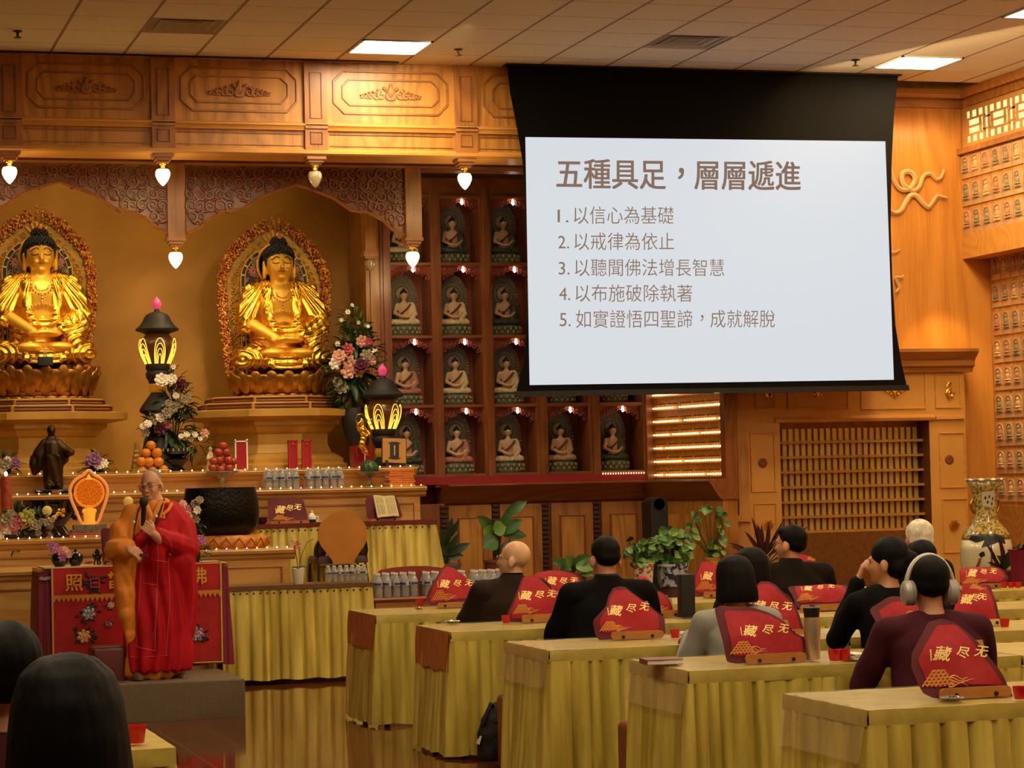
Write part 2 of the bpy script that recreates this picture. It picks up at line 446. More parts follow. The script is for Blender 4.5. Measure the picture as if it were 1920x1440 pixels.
def diffuser(c_, r_, label, m_):
    x, y = GX0+(c_+.5)*T2, GY0+(r_+.5)*T2
    t = thing('air_vent', label, 'air vent', (x, y, ZC))
    MB().box(-.29, -.29, .05, .29, .29, .06).build('duct', BLACK, t)
    for q in range(3):
        s = .30-q*.085; i_ = s-.07; zz = .0+q*.004
        b = MB()
        vs = [(-s, -s, zz), (s, -s, zz), (s, s, zz), (-s, s, zz), (-i_, -i_, zz+.045), (i_, -i_, zz+.045), (i_, i_, zz+.045), (-i_, i_, zz+.045)]
        b.add(vs, [(0, 1, 5, 4), (1, 2, 6, 5), (2, 3, 7, 6), (3, 0, 4, 7)])
        b.build('vane', m_, t, angle=20)
    MB().box(-.06, -.06, .015, .06, .06, .02).build('plate', m_, t)
diffuser(1, 2, 'square louvred air vent in the ceiling near the top left corner', mat('vent_tan', 'b89d72', .5))
diffuser(8, 2, 'square louvred air vent in the ceiling above the projection screen', mat('vent_grey', 'bdb6a6', .5))
def sprinkler(px, py, label):
    p = atz(px, py, ZC)
    t = thing('sprinkler_head', label, 'sprinkler', (p.x, p.y, ZC))
    MB().lathe([(.035, 0), (.04, -.006), (.012, -.012), (.01, -.05)], n=12).build('stem', mat('sprinkler_metal', '4a3a28', .4, metal=.6), t)
    MB().lathe([(.001, -.058), (.03, -.056), (.03, -.05), (.001, -.048)], n=12).build('deflector', MATS['sprinkler_metal'], t)
sprinkler(33, 58, 'small fire sprinkler hanging from the ceiling at the far left')
sprinkler(859, 92, 'small fire sprinkler hanging from the ceiling just left of the screen')
sprinkler(1604, 112, 'small fire sprinkler hanging from the ceiling above the screen')

# ============================================================ FRONT BEAM (panelled oak) AND PENDANTS
zbb = at(450, 290, YB).z; zb1 = at(450, 233, YB).z
px_pil = [17-288, 17, 305, 591, 872, 1156]
XP = [at(p, 200, YB).x for p in px_pil]
XE = 8.6
def octa(hw, hh, c_):
    return [(-hw+c_, -hh), (hw-c_, -hh), (hw, -hh+c_), (hw, hh-c_), (hw-c_, hh), (-hw+c_, hh), (-hw, hh-c_), (-hw, -hh+c_)]
def frame_line(mb, poly, cx, cz, y, r=.012):
    mb.tube([(cx+x, y, cz+z) for x, z in poly], r, 5, closed=True)
def scrollwork(mb, cx, cz, w, h, y, r=.014, flip=1):
    for s in (-1, 1):
        k = 0; x = .06*w
        while x < w:
            f = 1-.75*(x/w); rr = h*.42*f
            mb.tube(spiral(cx+s*x, cz+flip*rr*.55*(1 if k % 2 else .8), rr, 1.2, PI/2 if s > 0 else PI/2, y, 14, -s if k % 2 else s), [r*f*(1-.5*q/14)+.003 for q in range(15)], 5)
            mb.ell((cx+s*(x+rr*.7), y, cz+flip*rr*1.5), (rr*.5, r, rr*.34), rot=Matrix.Rotation(-s*.7, 3, 'Y'), nu=8, nv=5)
            x += rr*1.25; k += 1
    mb.ell((cx, y, cz+flip*h*.5), (h*.16, r*1.2, h*.5), nu=8, nv=5)
    for s in (-1, 1): mb.ell((cx+s*h*.2, y, cz+flip*h*.36), (h*.1, r*1.1, h*.36), rot=Matrix.Rotation(s*.5, 3, 'Y'), nu=8, nv=5)
beam = thing('front_beam', 'long panelled golden oak beam across the altar under the ceiling', 'beam', (0, 0, 0))
beam['kind'] = 'structure'
b = MB(); b.box(-1.2, YB, zbb+.06, XE, YB+.4, ZC-.001); b.build('fascia', OAK, beam)
b = MB()
b.profile_x([(YB+.001, zb1-.05), (YB-.03, zb1-.045), (YB-.035, zb1-.02), (YB-.05, zb1-.005), (YB-.05, zb1+.01), (YB-.02, zb1+.02), (YB+.001, zb1+.03)], -1.2, XE)
b.profile_x([(YB+.4, zbb), (YB-.03, zbb), (YB-.045, zbb+.015), (YB-.045, zbb+.035), (YB-.015, zbb+.06), (YB+.4, zbb+.065)], -1.2, XE)
b.build('moulding', HONEYX, beam)
for i in range(len(XP)-1):
    cx = (XP[i]+XP[i+1])/2; zu = (zb1+ZC)/2+.02; f = (XP[i+1]-XP[i])/1.27
    b = MB(); frame_line(b, octa(.48*f, .185, .09), cx, zu, YB-.004); frame_line(b, octa(.405*f, .112, .06), cx, zu, YB-.004, .01)
    b.box(cx-.52*f, YB-.008, zbb+.085, cx+.52*f, YB+.01, zbb+.09); b.box(cx-.52*f, YB-.012, zb1-.075, cx+.52*f, YB+.01, zb1-.07)
    b.build('octagon_moulding', OAKDX, beam)
    b = MB(); scrollwork(b, cx, zu-.045, .25*f, .13, YB-.008); b.build('carved_scroll', OAKD, beam)
PEND = emis('pendant_glow', 'ffdc86', 9.0)
GLASSOFF = mat('pendant_glass', 'cbb68c', .15, trans=.5)
for i, x in enumerate(XP):
    b = MB(); b.box(x-.1, YB-.035, zbb+.02, x+.1, YB, ZC-.002); b.box(x-.1, YB-.05, zb1-.03, x+.1, YB-.03, zb1+.005)
    b.build('pilaster', OAKD, beam)
    b = MB()
    for z0, z1 in ((zb1+.06, ZC-.1), (zbb+.1, zb1-.06)):
        frame_line(b, [(-.05, 0), (.05, 0), (.05, z1-z0), (-.05, z1-z0)], x, z0, YB-.037, .008)
    b.build('pilaster_moulding', CHERRY, beam)
def pendant(x, y, z, on, label):
    t = thing('pendant_lamp', label, 'lamp', (x, y, z))
    MB().box(-.085, -.085, -.03, .085, .085, .0).box(-.068, -.068, -.055, .068, .068, -.03).box(-.05, -.05, -.075, .05, .05, -.055).build('bracket', OAKD, t)
    MB().lathe([(.036, -.075), (.036, -.088), (.026, -.095), (.026, -.118), (.034, -.122), (.04, -.132), (.02, -.135)], n=16).build('collar', BRASS, t)
    g = MB().lathe([(.03, -.125), (.052, -.132), (.062, -.155), (.06, -.185), (.045, -.22), (.024, -.25), (.006, -.268), (1e-5, -.27)], n=18, flute=9, fa=.02)
    g.build('glass_shade', PEND if on else GLASSOFF, t)
    if on:
        p = light('pendant_light', 'POINT', (0, 0, -.34), 4.0, (1, .74, .36), .06); p.parent = t
    return t
names = {1: ('lit', 'at the left edge, under the front beam'), 2: ('lit', 'under the front beam between the two big golden statues'), 3: ('unlit', 'under the front beam above the right golden statue'), 4: ('lit', 'under the front beam in front of the small statue niches')}
for i in (1, 2, 3, 4):
    on, w = names[i]
    pendant(XP[i], YB+.06, zbb+.0, on == 'lit', f'{on} glass acorn pendant lamp {w}')

# ============================================================ INNER BEAM WITH CARVED VALANCE AND HANGING POSTS
zi0, zi1 = at(330, 312, YI).z, 5.0
inner = thing('inner_beam', 'dark brown inner beam with a carved scrollwork valance over the golden statues', 'beam'); inner['kind'] = 'structure'
b = MB().box(-1.2, YI, zi0, 8.4, YI+.2, 5.3); b.profile_x([(YI+.02, zi0), (YI-.04, zi0+.01), (YI-.05, zi0+.03), (YI-.02, zi0+.06), (YI+.02, zi0+.07)], -1.2, 8.4)
b.box(-1.2, YB+.4, 4.95, 8.4, YI+.1, 5.0)
b.build('fascia', OAKDX, inner)
def hanging_post(px, pybot, lit_, nm, w=.075, fin=True):
    p = at(px, pybot, YI-.02)
    b = MB().box(p.x-w, YI-.06, p.z, p.x+w, YI+.1, zi0+.02)
    o = b.build('hanging_post', OAKD, inner)
    return p
pa = hanging_post(330, 446, 1, '')
pb_ = hanging_post(775, 446, 1, '')
pl_ = at(-120, 446, YI)
pendant(pa.x, YI+.02, pa.z, True, 'lit glass acorn pendant lamp on the hanging post between the two golden statues')
pendant(pb_.x, YI+.02, pb_.z, True, 'lit glass acorn pendant lamp on the hanging post beside the statue niches')
def valance(x0, x1, ztop, pts):                         # pts: (u 0..1, drop) lower outline
    low = [(x0+(x1-x0)*u, ztop-d) for u, d in pts]
    poly = [(x0, ztop), (x1, ztop)]+low[::-1]
    b = MB().prism(poly, YI+.0, YI+.03); b.build('valance_board', CHERRYX, inner)
    b = MB().tube([(x, YI-.01, z) for x, z in low], .016, 6); b.build('valance_edge', OAKDX, inner)
    b = MB(); rr = random.Random(int(x0*100))
    def dep(x):
        for (xa, za), (xb, zb) in zip(low, low[1:]):
            if xa <= x <= xb+1e-9: return za+(zb-za)*(x-xa)/max(xb-xa, 1e-6)
        return ztop
    n_ = int((x1-x0)/.085)
    for k in range(n_):
        x = x0+(k+.5)*(x1-x0)/n_; z0 = dep(x); H = ztop-z0; z = ztop-.05; s = 1 if k % 2 else -1
        while z > z0+.035:
            r_ = rr.uniform(.045, .06); s = -s
            b.tube(spiral(x+rr.uniform(-.01, .01), z, r_, 1.3, rr.uniform(0, 6.28), YI-.012, 14, s), [.014-.007*q/14 for q in range(15)], 5)
            b.ell((x+rr.uniform(-.05, .05), YI-.012, z-.05), (.035, .014, .014), rot=Matrix.Rotation(rr.uniform(-1.5, 1.5), 3, 'Y'), nu=7, nv=5)
            z -= .1
    b.build('carved_scroll', CHERRY, inner)
prof = [(0, .60), (.06, .55), (.1, .47), (.17, .4), (.25, .38), (.33, .27), (.42, .2), (.5, .15), (.58, .2), (.67, .27), (.75, .38), (.83, .4), (.9, .47), (.94, .55), (1, .60)]
xa = at(314, 400, YI).x; xb = at(349, 400, YI).x; xc = at(758, 400, YI).x
valance(xa-1.92, xa, zi0, prof)
valance(xb, xc, zi0, prof)
# side jamb of the alcove with its small unlit lamp
jx0, jx1 = at(686, 600, YC+.05).x, at(735, 600, YC).x
jb = MB().box(jx0, YC+.02, 0, jx1, YG, 4.9); jb.box(jx0+.04, YC-.0, 1.7, jx0+.1, YC+.03, 4.6)
struct('trim_6', jb, OAKD)
p = at(693, 482, YC-.1)
tt = thing('wall_lamp', 'small unlit glass lamp under a hanging bracket at the alcove side', 'lamp', (p.x, p.y, p.z))
MB().box(-.07, -.07, 0, .07, .1, .05).box(-.05, -.05, .05, .05, .1, .45).box(-.055, -.055, -.02, .055, .055, 0).build('bracket', OAKD, tt)
MB().lathe([(.03, -.02), (.05, -.04), (.05, -.08), (.03, -.12), (1e-5, -.14)], n=14).build('glass_shade', GLASSOFF, tt)

# ============================================================ NICHE CABINET
cab = thing('niche_cabinet', 'tall reddish-brown cabinet of square niches holding small seated statues', 'cabinet', (0, 0, 0))
cols = [(737, 813), (832, 907), (927, 1005), (1026, 1104), (1124, 1203)]
CX = [(at(a, 750, YC).x, at(b_, 750, YC).x) for a, b_ in cols]
zr = [at(870, y, YC).z for y in (365, 492, 628, 758, 888)]
xl, xr_ = CX[0][0]-.02, at(1213, 750, YC).x
ztop = zi0+.02
b = MB(); b.box(xl-.05, YC+.36, 1.4, xr_, YC+.4, ztop); b.build('back_panel', NICHE, cab)
edges = [xl-.06]+[v for c in CX for v in c]
for i in range(0, len(CX)+1):
    x0 = (CX[i-1][1] if i else xl-.08); x1 = (CX[i][0] if i < len(CX) else at(1213, 750, YC).x)
    b = MB().box(x0, YC, 1.55, x1, YC+.38, ztop); xm = (x0+x1)/2
    b.box(xm-.022, YC-.018, 1.6, xm+.022, YC, ztop-.02)
    b.build('upright', CHERRY, cab)
for k, z in enumerate(zr):
    for (x0, x1) in CX:
        b = MB().box(x0, YC+.01, z-.035, x1, YC+.37, z); b.box(x0, YC-.012, z-.028, x1, YC+.012, z-.004)
        b.build('shelf', CHERRYX, cab)
for (x0, x1) in CX: MB().box(x0, YC+.005, zr[0]-.0, x1, YC+.3, ztop).build('upper_panel', CHERRYX, cab)
for k in range(4):                                        # carved spandrels in every niche head
    for (x0, x1) in CX:
        z1 = zr[k]-.035; w = (x1-x0)/2; cx = (x0+x1)/2; H = .16
        arch = [(x0, z1), (x1, z1)]
        low = [(cx+w*math.cos(a), z1-H+H*.8*math.sin(a)**.8) for a in [PI*q/12 for q in range(13)]]
        s = MB().prism([(x0, z1), (x1, z1)]+low, YC+.05, YC+.07)
        for q in range(9):
            u = -1+2*(q+.5)/9; dz = H*(.25+.55*abs(u)**2)
            s.tube(spiral(cx+u*w*.92, z1-dz*.55, .03, 1.3, q, YC+.045, 10, 1 if q % 2 else -1), .006, 4)
            if abs(u) > .4: s.tube(spiral(cx+u*w*.95, z1-dz*1.0, .024, 1.2, q+2, YC+.045, 10, -1 if q % 2 else 1), .006, 4)
        s.build('carved_spandrel', NICHE, cab)
# lower part: ledge, cornice, louvres and doors
zl = at(1000, 905, YC-.25).z
b = MB().profile_x([(YC+.2, zl), (YC-.26, zl), (YC-.28, zl-.015), (YC-.26, zl-.04), (YC-.22, zl-.06), (YC-.16, zl-.16), (YC-.12, zl-.19), (YC+.2, zl-.19)], at(838, 920, YC-.2).x, xr_+.03)
b.build('ledge', CHERRYX, cab)
MB().box(CX[0][0], YC-.02, zl, CX[4][1]+.03, YC+.0, zr[4]-.03).build('red_band', mat('red_satin', '9a1420', .5), cab)
b = MB().box(xl, YC-.1, 0, xr_, YC+.3, zl-.18); b.build('base', CHERRY, cab)
dpx = [(846, 918), (942, 1012), (1038, 1108), (1132, 1205)]
for a_, b_ in dpx:
    x0, x1 = at(a_-5, 1000, YC-.1).x, at(b_+3, 1000, YC-.1).x
    d = MB().box(x0, YC-.13, .55, x1, YC-.1, zl-.2); d = d.build('door', OAKD, cab)
    f = MB(); zz0, zz1 = .62, zl-.32
    frame_line(f, [(x0+.09, zz0), (x1-.09, zz0), (x1-.09, zz1), (x0+.09, zz1)], 0, 0, YC-.135, .014)
    f.build('moulding', CHERRY, d)
    MB().box(x0+.1, YC-.137, zz0, x1-.1, YC-.13, zz1).build('panel', OAK, d)
for pxa in (832, 929, 1022, 1118):
    x0, x1 = at(pxa-7, 1000, YC-.1).x, at(pxa+7, 1000, YC-.1).x
    l_ = MB().box(x0, YC-.108, .4, x1, YC-.1, zl-.2)
    z = .5
    while z < zl-.22:
        l_.box(x0+.004, YC-.14, z, x1-.004, YC-.108, z+.022); z += .045
    l_.build('louvre', mat('dark_slats', '4a2412', .5), cab)
# niche bulbs
BULB = emis('candle_bulb', 'fff0d8', 16.)
for k in range(4):
    for c_, (x0, x1) in enumerate(CX):
        if k < 2 and c_ > 2: continue
        cx = (x0+x1)/2+.03
        MB().lathe([(1e-5, -.045), (.011, -.035), (.014, -.02), (.009, 0), (.006, .012), (1e-5, .014)], (cx, YC+.03, zr[k]-.05), 8).build('bulb', BULB, cab)
SB = emis('tiny_lamp', 'ffd890', 7.)
# white candle-lights row on the red band, right-hand column
for q in range(17):
    x = CX[4][0]+.01+q*(CX[4][1]-CX[4][0])/16.5
    MB().ell((x, YC-.025, zl+.07), (.004, .004, .008), nu=6, nv=5).build('bulb', SB, cab)

# ============================================================ LAMP PANEL (rows of tiny bulbs)
A0_, A1_ = at(1213, 800, YC), at(1362, 800, 20.85)
LW = math.hypot(A1_.x-A0_.x, A1_.y-A0_.y); LANG = math.atan2(A1_.y-A0_.y, A1_.x-A0_.x)
lp = thing('lamp_panel', 'angled golden panel with rows of tiny glowing lamps below the screen', 'lamp panel', (A0_.x, A0_.y, 0), LANG)
ht = ztop
MB().box(0, .06, zl, LW, .1, ht).build('backboard', mat('gilded_board', 'd89a3c', .4, metal=.3, col2='c07a28', nscale=30), lp)
MB().box(0, -.03, zl, .05, .1, ht).box(LW-.06, -.03, zl, LW+.02, .1, ht).build('frame', CHERRY, lp)
MB().profile_x([(.1, zl), (-.2, zl), (-.22, zl-.02), (-.19, zl-.05), (-.12, zl-.15), (-.08, zl-.19), (.1, zl-.19)], .0, LW+.02).build('ledge', CHERRYX, lp)
MB().box(.0, -.06, 0, LW, .1, zl-.18).build('base', OAKD, lp)
MB().box(.2, -.075, .4, LW*.5, -.06, zl-.33).box(LW*.54, -.075, .4, LW-.1, -.06, zl-.33).build('door', OAK, lp)
SB = emis('tiny_lamp', 'ffd890', 7.)
cnt = 0; rest = MB(); RP = .1285
gap = {(0, 9), (0, 10), (1, 11), (1, 12), (1, 26), (2, 7), (2, 19), (3, 4), (4, 12), (5, 4), (5, 21)}
for r_ in range(12):
    zz = zl+.045+r_*RP; q_ = 5-r_
    if zz > at(1290, 720, 21.5).z: break
    MB().box(.06, .03, zz-.03, LW-.07, .06, zz-.02).build('shelf', HONEYX, lp)
    dots = MB()
    for q in range(60):
        if q % 11 < 9: dots.box(.07+q*(LW-.14)/60, .05, zz+.036, .085+q*(LW-.14)/60, .06, zz+.044)
    dots.build('slot_row', mat('slot_dark', '4a1c10', .6), lp)
    for q in range(30):
        if (q_, q) in gap: continue
        x = .075+q*(LW-.16)/29
        if cnt < 95: MB().ell((x, .035, zz), (.0125, .0085, .0085), nu=7, nv=5).build('bulb', SB, lp)
        else: rest.ell((x, .035, zz), (.0125, .0085, .0085), nu=7, nv=5)
        cnt += 1
r_o = rest.build('bulb_rows', SB, lp); r_o['kind'] = 'stuff'

# ============================================================ RIGHT PANELLED FRONT WITH TABLET NICHE
rp = thing('panelled_front', 'honey-coloured panelled wall front framing the golden tablet niche', 'wall panelling'); rp['kind'] = 'structure'
def X(px): return at(px, 850, YF).x
def Z(py, px=1600): return at(px, py, YF).z
x0, x1 = X(1398), X(1812)
ox0, ox1, oz0, oz1 = X(1463), X(1744), Z(997), Z(791)
zt = Z(700)
b = MB(); b.box(x0, YF, 0, ox0, YF+.24, zt); b.box(ox1, YF, 0, x1, YF+.24, zt); b.box(ox0, YF, oz1, ox1, YF+.24, zt); b.box(ox0-.02, YF+.05, 0, ox1+.02, YF+.24, oz0)
b.build('facing', SMOOTHO, rp)
MB().box(ox0, YF+.0, 0, ox1, YF+.06, oz0-.0).build('base_slab', mat('brown_stone', '7c4c22', .3, col2='6b3f1c', nscale=25), rp)
MB().box(ox0, YF+.3, oz0-.02, ox1+.02, YF+.33, oz1+.05).box(ox0-.02, YF+.02, oz0, ox0, YF+.45, oz1).build('niche_lining', mat('niche_gold', 'b08a38', .45, metal=.3), rp)
MB().box(ox1-.004, YF+.005, oz0, ox1+.02, YF+.33, oz1).build('jamb', mat('jamb_brown', '6a3818', .45), rp)
MB().box(ox0, YF+.24, oz1, ox1, YF+.45, oz1+.03).build('head', CHERRYX, rp)
b = MB().profile_x([(YF+.2, zt), (YF-.04, zt), (YF-.05, zt+.04), (YF-.09, zt+.06), (YF-.09, zt+.11), (YF-.18, zt+.19), (YF-.18, zt+.22), (YF+.26, zt+.225)], X(1385), X(1825))
b.build('cornice', OAKDX, rp)
b = MB()
b.profile_x([(YF, oz1+.0), (YF-.03, oz1+.005), (YF-.04, oz1+.03), (YF-.015, oz1+.05), (YF, oz1+.06)], ox0-.05, ox1+.05)
b.profile_x([(YF, Z(790)), (YF-.03, Z(790)+.005), (YF-.03, Z(790)+.03), (YF, Z(790)+.04)], X(1755), X(1808))
for (a, c, d, e) in ((1480, 1592, 690, 765), (1617, 1737, 690, 766), (1757, 1803, 702, 764), (1408, 1452, 812, 922), (1762, 1808, 812, 914), (1412, 1452, 945, 1050), (1765, 1810, 936, 1036), (1420, 1455, 690, 766)):
    zc = at((a+c)/2, d, YF).z, at((a+c)/2, e, YF).z
    frame_line(b, [(X(a), zc[1]), (X(c), zc[1]), (X(c), zc[0]), (X(a), zc[0])], 0, 0, YF-.003, .011)
b.build('moulding', HONEYX, rp)
for px, py in ((1430, 868), (1780, 862)):
    p = at(px, py, YF)
    b = MB().lathe([(1e-5, .012), (.03, .012), (.034, .006), (.045, .004), (.048, 0)], n=20, rot=Matrix.Rotation(PI/2, 3, 'X'), c=(p.x, YF, p.z))
    for q in range(6): b.tube(spiral(p.x+.025*math.cos(q), p.z+.025*math.sin(q), .016, 1.2, q, YF-.012, 8), .004, 4)
    b.build('medallion', CHERRY, rp)
b = MB(); p = at(1677, 733, YF); scrollwork(b, p.x, p.z+.03, .12, .1, YF-.01, .011, -1); b.build('gilt_ornament', GOLD, rp)
b = MB(); p = at(1532, 733, YF); scrollwork(b, p.x, p.z+.03, .12, .1, YF-.01, .011, -1); b.build('gilt_ornament', GOLD, rp)
for px, py, k in ((1779, 732, 0), (1440, 732, 0), (1788, 985, 1), (1440, 985, 1)):
    p = at(px, py, YF); b = MB()
    if k == 0:
        b.tube(spiral(p.x+.005, p.z-.03, .045, 1.4, 1.2, YF-.012), [.014-.008*q/18 for q in range(19)], 6)
        b.tube([(p.x-.02, YF-.012, p.z-.01), (p.x-.028, YF-.014, p.z+.04), (p.x-.005, YF-.014, p.z+.075), (p.x+.025, YF-.012, p.z+.07), (p.x+.02, YF-.012, p.z+.05)], [.006, .011, .012, .009, .004], 6)
        for a in (.2, 1.4, 4.6, 5.6): b.ell((p.x+.045*math.cos(a), YF-.012, p.z-.03+.05*math.sin(a)), (.02, .009, .008), rot=Matrix.Rotation(-a, 3, 'Y'), nu=8, nv=5)
    else:
        for q in range(7): b.tube(spiral(p.x+.03*math.cos(q*.9), p.z+.03*math.sin(q*.9), .024, 1.2, q, YF-.012, 10), .007, 5)
    b.build('gilt_ornament', GOLD, rp)
# carved pillar at the junction with the cabinet
b = MB().box(X(1379), YF-.06, Z(962), X(1399), YF+.4, ZC-.3); b.box(X(1374), YF-.08, Z(972), X(1402), YF+.4, Z(960)); b.box(X(1377), YF-.04, 0, X(1400), YF+.4, Z(972))
struct('trim_7', b, wood('pale_pillar', 'c98f45', 'a87030', .4, rings=5, scale=2.4))
# tablets standing in rows in the niche
TAB = mat('tablet_gold', 'dcc06c', .35, metal=.45, col2='bb9a48', nscale=12)
RAIL = mat('rail_gold', 'b98a3c', .4, metal=.3)
rk = thing('tablet_rack', 'stepped golden shelves inside the wall niche', 'shelf')
NT, NRW = 23, 7; proto = None
dz = (oz1-oz0-.05)/NRW
for r_ in range(NRW):
    z = oz0+.0+r_*dz; y = YF+.28-r_*.0
    MB().box(ox0+.001, YF+.14, z, ox1-.001, YF+.3, z+.014).box(ox0+.001, YF+.135, z-.004, ox1-.001, YF+.145, z+.02).build('shelf', RAIL, rk)
rn = ['lowest', 'second lowest', 'third lowest', 'middle', 'third highest', 'second highest', 'top']
for r_ in range(NRW):
    z = oz0+r_*dz+.015
    for c_ in range(NT):
        x = ox0+.03+(c_+.5)*(ox1-ox0-.06)/NT
        lab = f'small gold memorial tablet standing in the {rn[r_]} row of the wall niche'
        grp = f'memorial tablets, {rn[r_]} row'
        if proto is None:
            proto = MB().box(-.0205, -.006, 0, .0205, .006, .122).box(-.022, -.012, 0, .022, .012, .012).build('memorial_tablet', TAB)
            o = proto; tag(o, lab, 'tablet', grp)
        else: o = dup(proto, label=lab, group=grp)
        o.location = (x, YF+.2, z)
# ribbon carvings on the back wall
def ribbon(pxs, wpx, label):
    pts = [at(a, c, YR-.03) for a, c in pxs]
    n_ = len(pts); fine = []
    for i in range(n_-1):                                # catmull-rom
        p0, p1, p2, p3 = pts[max(i-1, 0)], pts[i], pts[i+1], pts[min(i+2, n_-1)]
        for k in range(6):
            t = k/6; fine.append(.5*((2*p1)+(p2-p0)*t+(2*p0-5*p1+4*p2-p3)*t*t+(3*p1-p0-3*p2+p3)*t**3))
    fine.append(pts[-1]); w = mpp(YR)*wpx
    N_ = len(fine)
    b = MB().tube(fine, [w*(.35+.65*math.sin(PI*min(1, (i+2)/(N_*.6)) if i < N_*.3 else PI*.5+ (i-N_*.3)/(N_*.7)*PI*.42)) for i in range(N_)], 8, flat=.45)
    b.tube([p+Vector((0, -w*.5, 0)) for p in fine], [w*.3]*N_, 5, flat=.5)
    return tag(b.build('ribbon_carving', mat('carved_ribbon', 'd3a868', .5), None), label, 'wall carving')
ribbon([(1668, 300), (1675, 335), (1690, 355), (1708, 352), (1716, 335), (1706, 322), (1692, 326), (1694, 345), (1712, 357), (1724, 350), (1732, 330), (1745, 326), (1756, 336), (1765, 332), (1770, 318)], 5.2, 'curled ribbon wood carving with a loop on the wall right of the screen')
ribbon([(1664, 390), (1678, 399), (1690, 394), (1699, 378), (1709, 366), (1720, 368), (1730, 380), (1741, 388), (1750, 378), (1757, 368), (1766, 369), (1775, 371)], 5.2, 'wavy ribbon wood carving below the looped one right of the screen')
ribbon([(1668, 472), (1678, 473), (1688, 468)], 2.6, 'short ribbon tip carving peeping out beside the middle of the screen')
ribbon([(1680, 548), (1686, 540), (1682, 528), (1680, 520), (1690, 520), (1694, 516)], 3.2, 'small hooked ribbon carving low beside the screen edge')

# ============================================================ RIGHT WALL: LATTICE WINDOW AND PLAQUES
SAND = mat('sandstone', 'd0a26c', .7, col2='bd8d58', nscale=20)
SANDD = mat('plaque_figure', 'd8b078', .6)
FIGS = [mat('figure_grey', 'a08a66', .6), SANDD, mat('figure_rose', 'c08a60', .6), mat('figure_green', '95875c', .6)]
def yx(px, py, Xp): return atx(px, py, Xp).y
pw = yx(1803, 310, XR)-yx(1821.5, 305, XR);
yA = yx(1812, 260, XR); yB_ = yx(1920, 220, XR)-1.2
wz0, wz1 = atx(1812, 274, XR).z, atx(1812, 207, XR).z
win = thing('window_1', None, None); win['kind'] = 'structure'
MB().box(XR-.004, yB_, wz0, XR-.001, yA, wz1).build('lit_pane', emis('shoji_glow', 'ffdf98', 1.15), win)
b = MB(); H = wz1-wz0; y = yA
def bar(ya, yb, za, zb, t=.009): b.box(XR-.012-(.002 if za == zb else 0)-(.003 if t > .015 else 0)-.0004*(len(b.v) % 7), min(ya, yb)-t*2.2, min(za, zb)-t, XR-.004, max(ya, yb)+t*2.2, max(za, zb)+t)
bar(yA, yB_, wz0, wz0, .02); bar(yA, yB_, wz1, wz1, .02); bar(yA, yA, wz0, wz1, .02)
U = H*.98; k = 0
while y > yB_:
    w = pw*1.9
    bar(y, y-w, wz0+H*.28, wz0+H*.28); bar(y, y-w, wz1-H*.28, wz1-H*.28)
    for q in (1/3, 2/3):
        bar(y-w*q, y-w*q, wz0, wz0+H*.28); bar(y-w*q, y-w*q, wz1-H*.28, wz1)
    bar(y-w*.15, y-w*.15, wz0+H*.28, wz1-H*.28); bar(y-w*.8, y-w*.8, wz0+H*.28, wz1-H*.28); bar(y-w*.15, y-w*.8, wz0+H*.5, wz0+H*.5)
    bar(y-w, y-w, wz0, wz1); bar(y-w*1.25, y-w*1.25, wz0, wz1); bar(y-w, y-w*1.25, wz0+H*.33, wz0+H*.33); bar(y-w, y-w*1.25, wz0+H*.66, wz0+H*.66)
    y -= w*1.25
b.build('lattice', mat('lattice_wood', 'c8924a', .5), win)
struct('trim_8', MB().box(XR-.05, 10, atx(1803, 291, XR).z, XR, YR-.001, atx(1806, 280, XR).z), OAKDX)
def plaque_proto():
    t = thing('carved_plaque', '', 'plaque')
    return t
def make_plaque(w, h, fm):
    t = thing('carved_plaque', 'x', 'plaque')
    b = MB().box(-.012, -w/2+.006, .006, 0, w/2-.006, h-.006)
    al = []
    for q in range(15):
        a = PI*q/14; al.append((-.016, -math.cos(a)*w*.36, h*.55+math.sin(a)**.8*h*.36))
    b.tube([(-.016, -w*.36, h*.25)]+al+[(-.016, w*.36, h*.25)], .008, 5)
    b.build('slab', SAND, t)
    f = MB(); y = 0
    f.ell((-.02, 0, h*.74), (.02, w*.1, h*.075), nu=8, nv=6); f.ell((-.016, 0, h*.82), (.014, w*.06, h*.03), nu=7, nv=5)
    f.ell((-.016, 0, h*.56), (.02, w*.17, h*.14), nu=10, nv=6); f.ell((-.018, 0, h*.41), (.024, w*.25, h*.06), nu=10, nv=6)
    f.build('seated_figure', fm, t)
    l_ = MB()
    for q in range(5): l_.ell((-.018, (q-2)*w*.1, h*.31), (.016, w*.06, h*.06), nu=7, nv=5)
    l_.build('lotus_seat', fm, t)
    return t
pr_ = {}
rows_up = [(291, 336), (341, 388), (393, 440)]
ordn = ['top', 'second', 'third', 'fourth', 'fifth', 'sixth', 'seventh', 'eighth', 'ninth', 'tenth']
cardn = ['nearest the corner', 'second from the corner', 'third from the corner', 'fourth from the corner', 'fifth from the corner', 'sixth from the corner', 'seventh from the corner', 'eighth from the corner']
seat_i = 0
def plaques(Xp, y0, w, rows, ncol, sect):
    for ri, (ya, yb, pxc) in enumerate(rows):
        z1, z0 = atx(pxc, ya, Xp).z, atx(pxc, yb, Xp).z; h = z1-z0
        for ci in range(ncol):
            fm = (ci-ri) % 4; key = (round(h, 2), fm, sect)
            lab = f'seated-figure plaque, {ordn[ri]} row of the {sect} wall, {cardn[ci]}'
            loc = (Xp-.001, y0-(ci+.5)*w, z0)
            if key not in pr_:
                t = make_plaque(w, h, FIGS[fm]); pr_[key] = t; t.location = loc; t['label'] = lab
            else: t = dup(pr_[key], loc, label=lab)
            t['group'] = f'carved plaques on the {sect} wall'
yU = yx(1803.5, 310, XR)
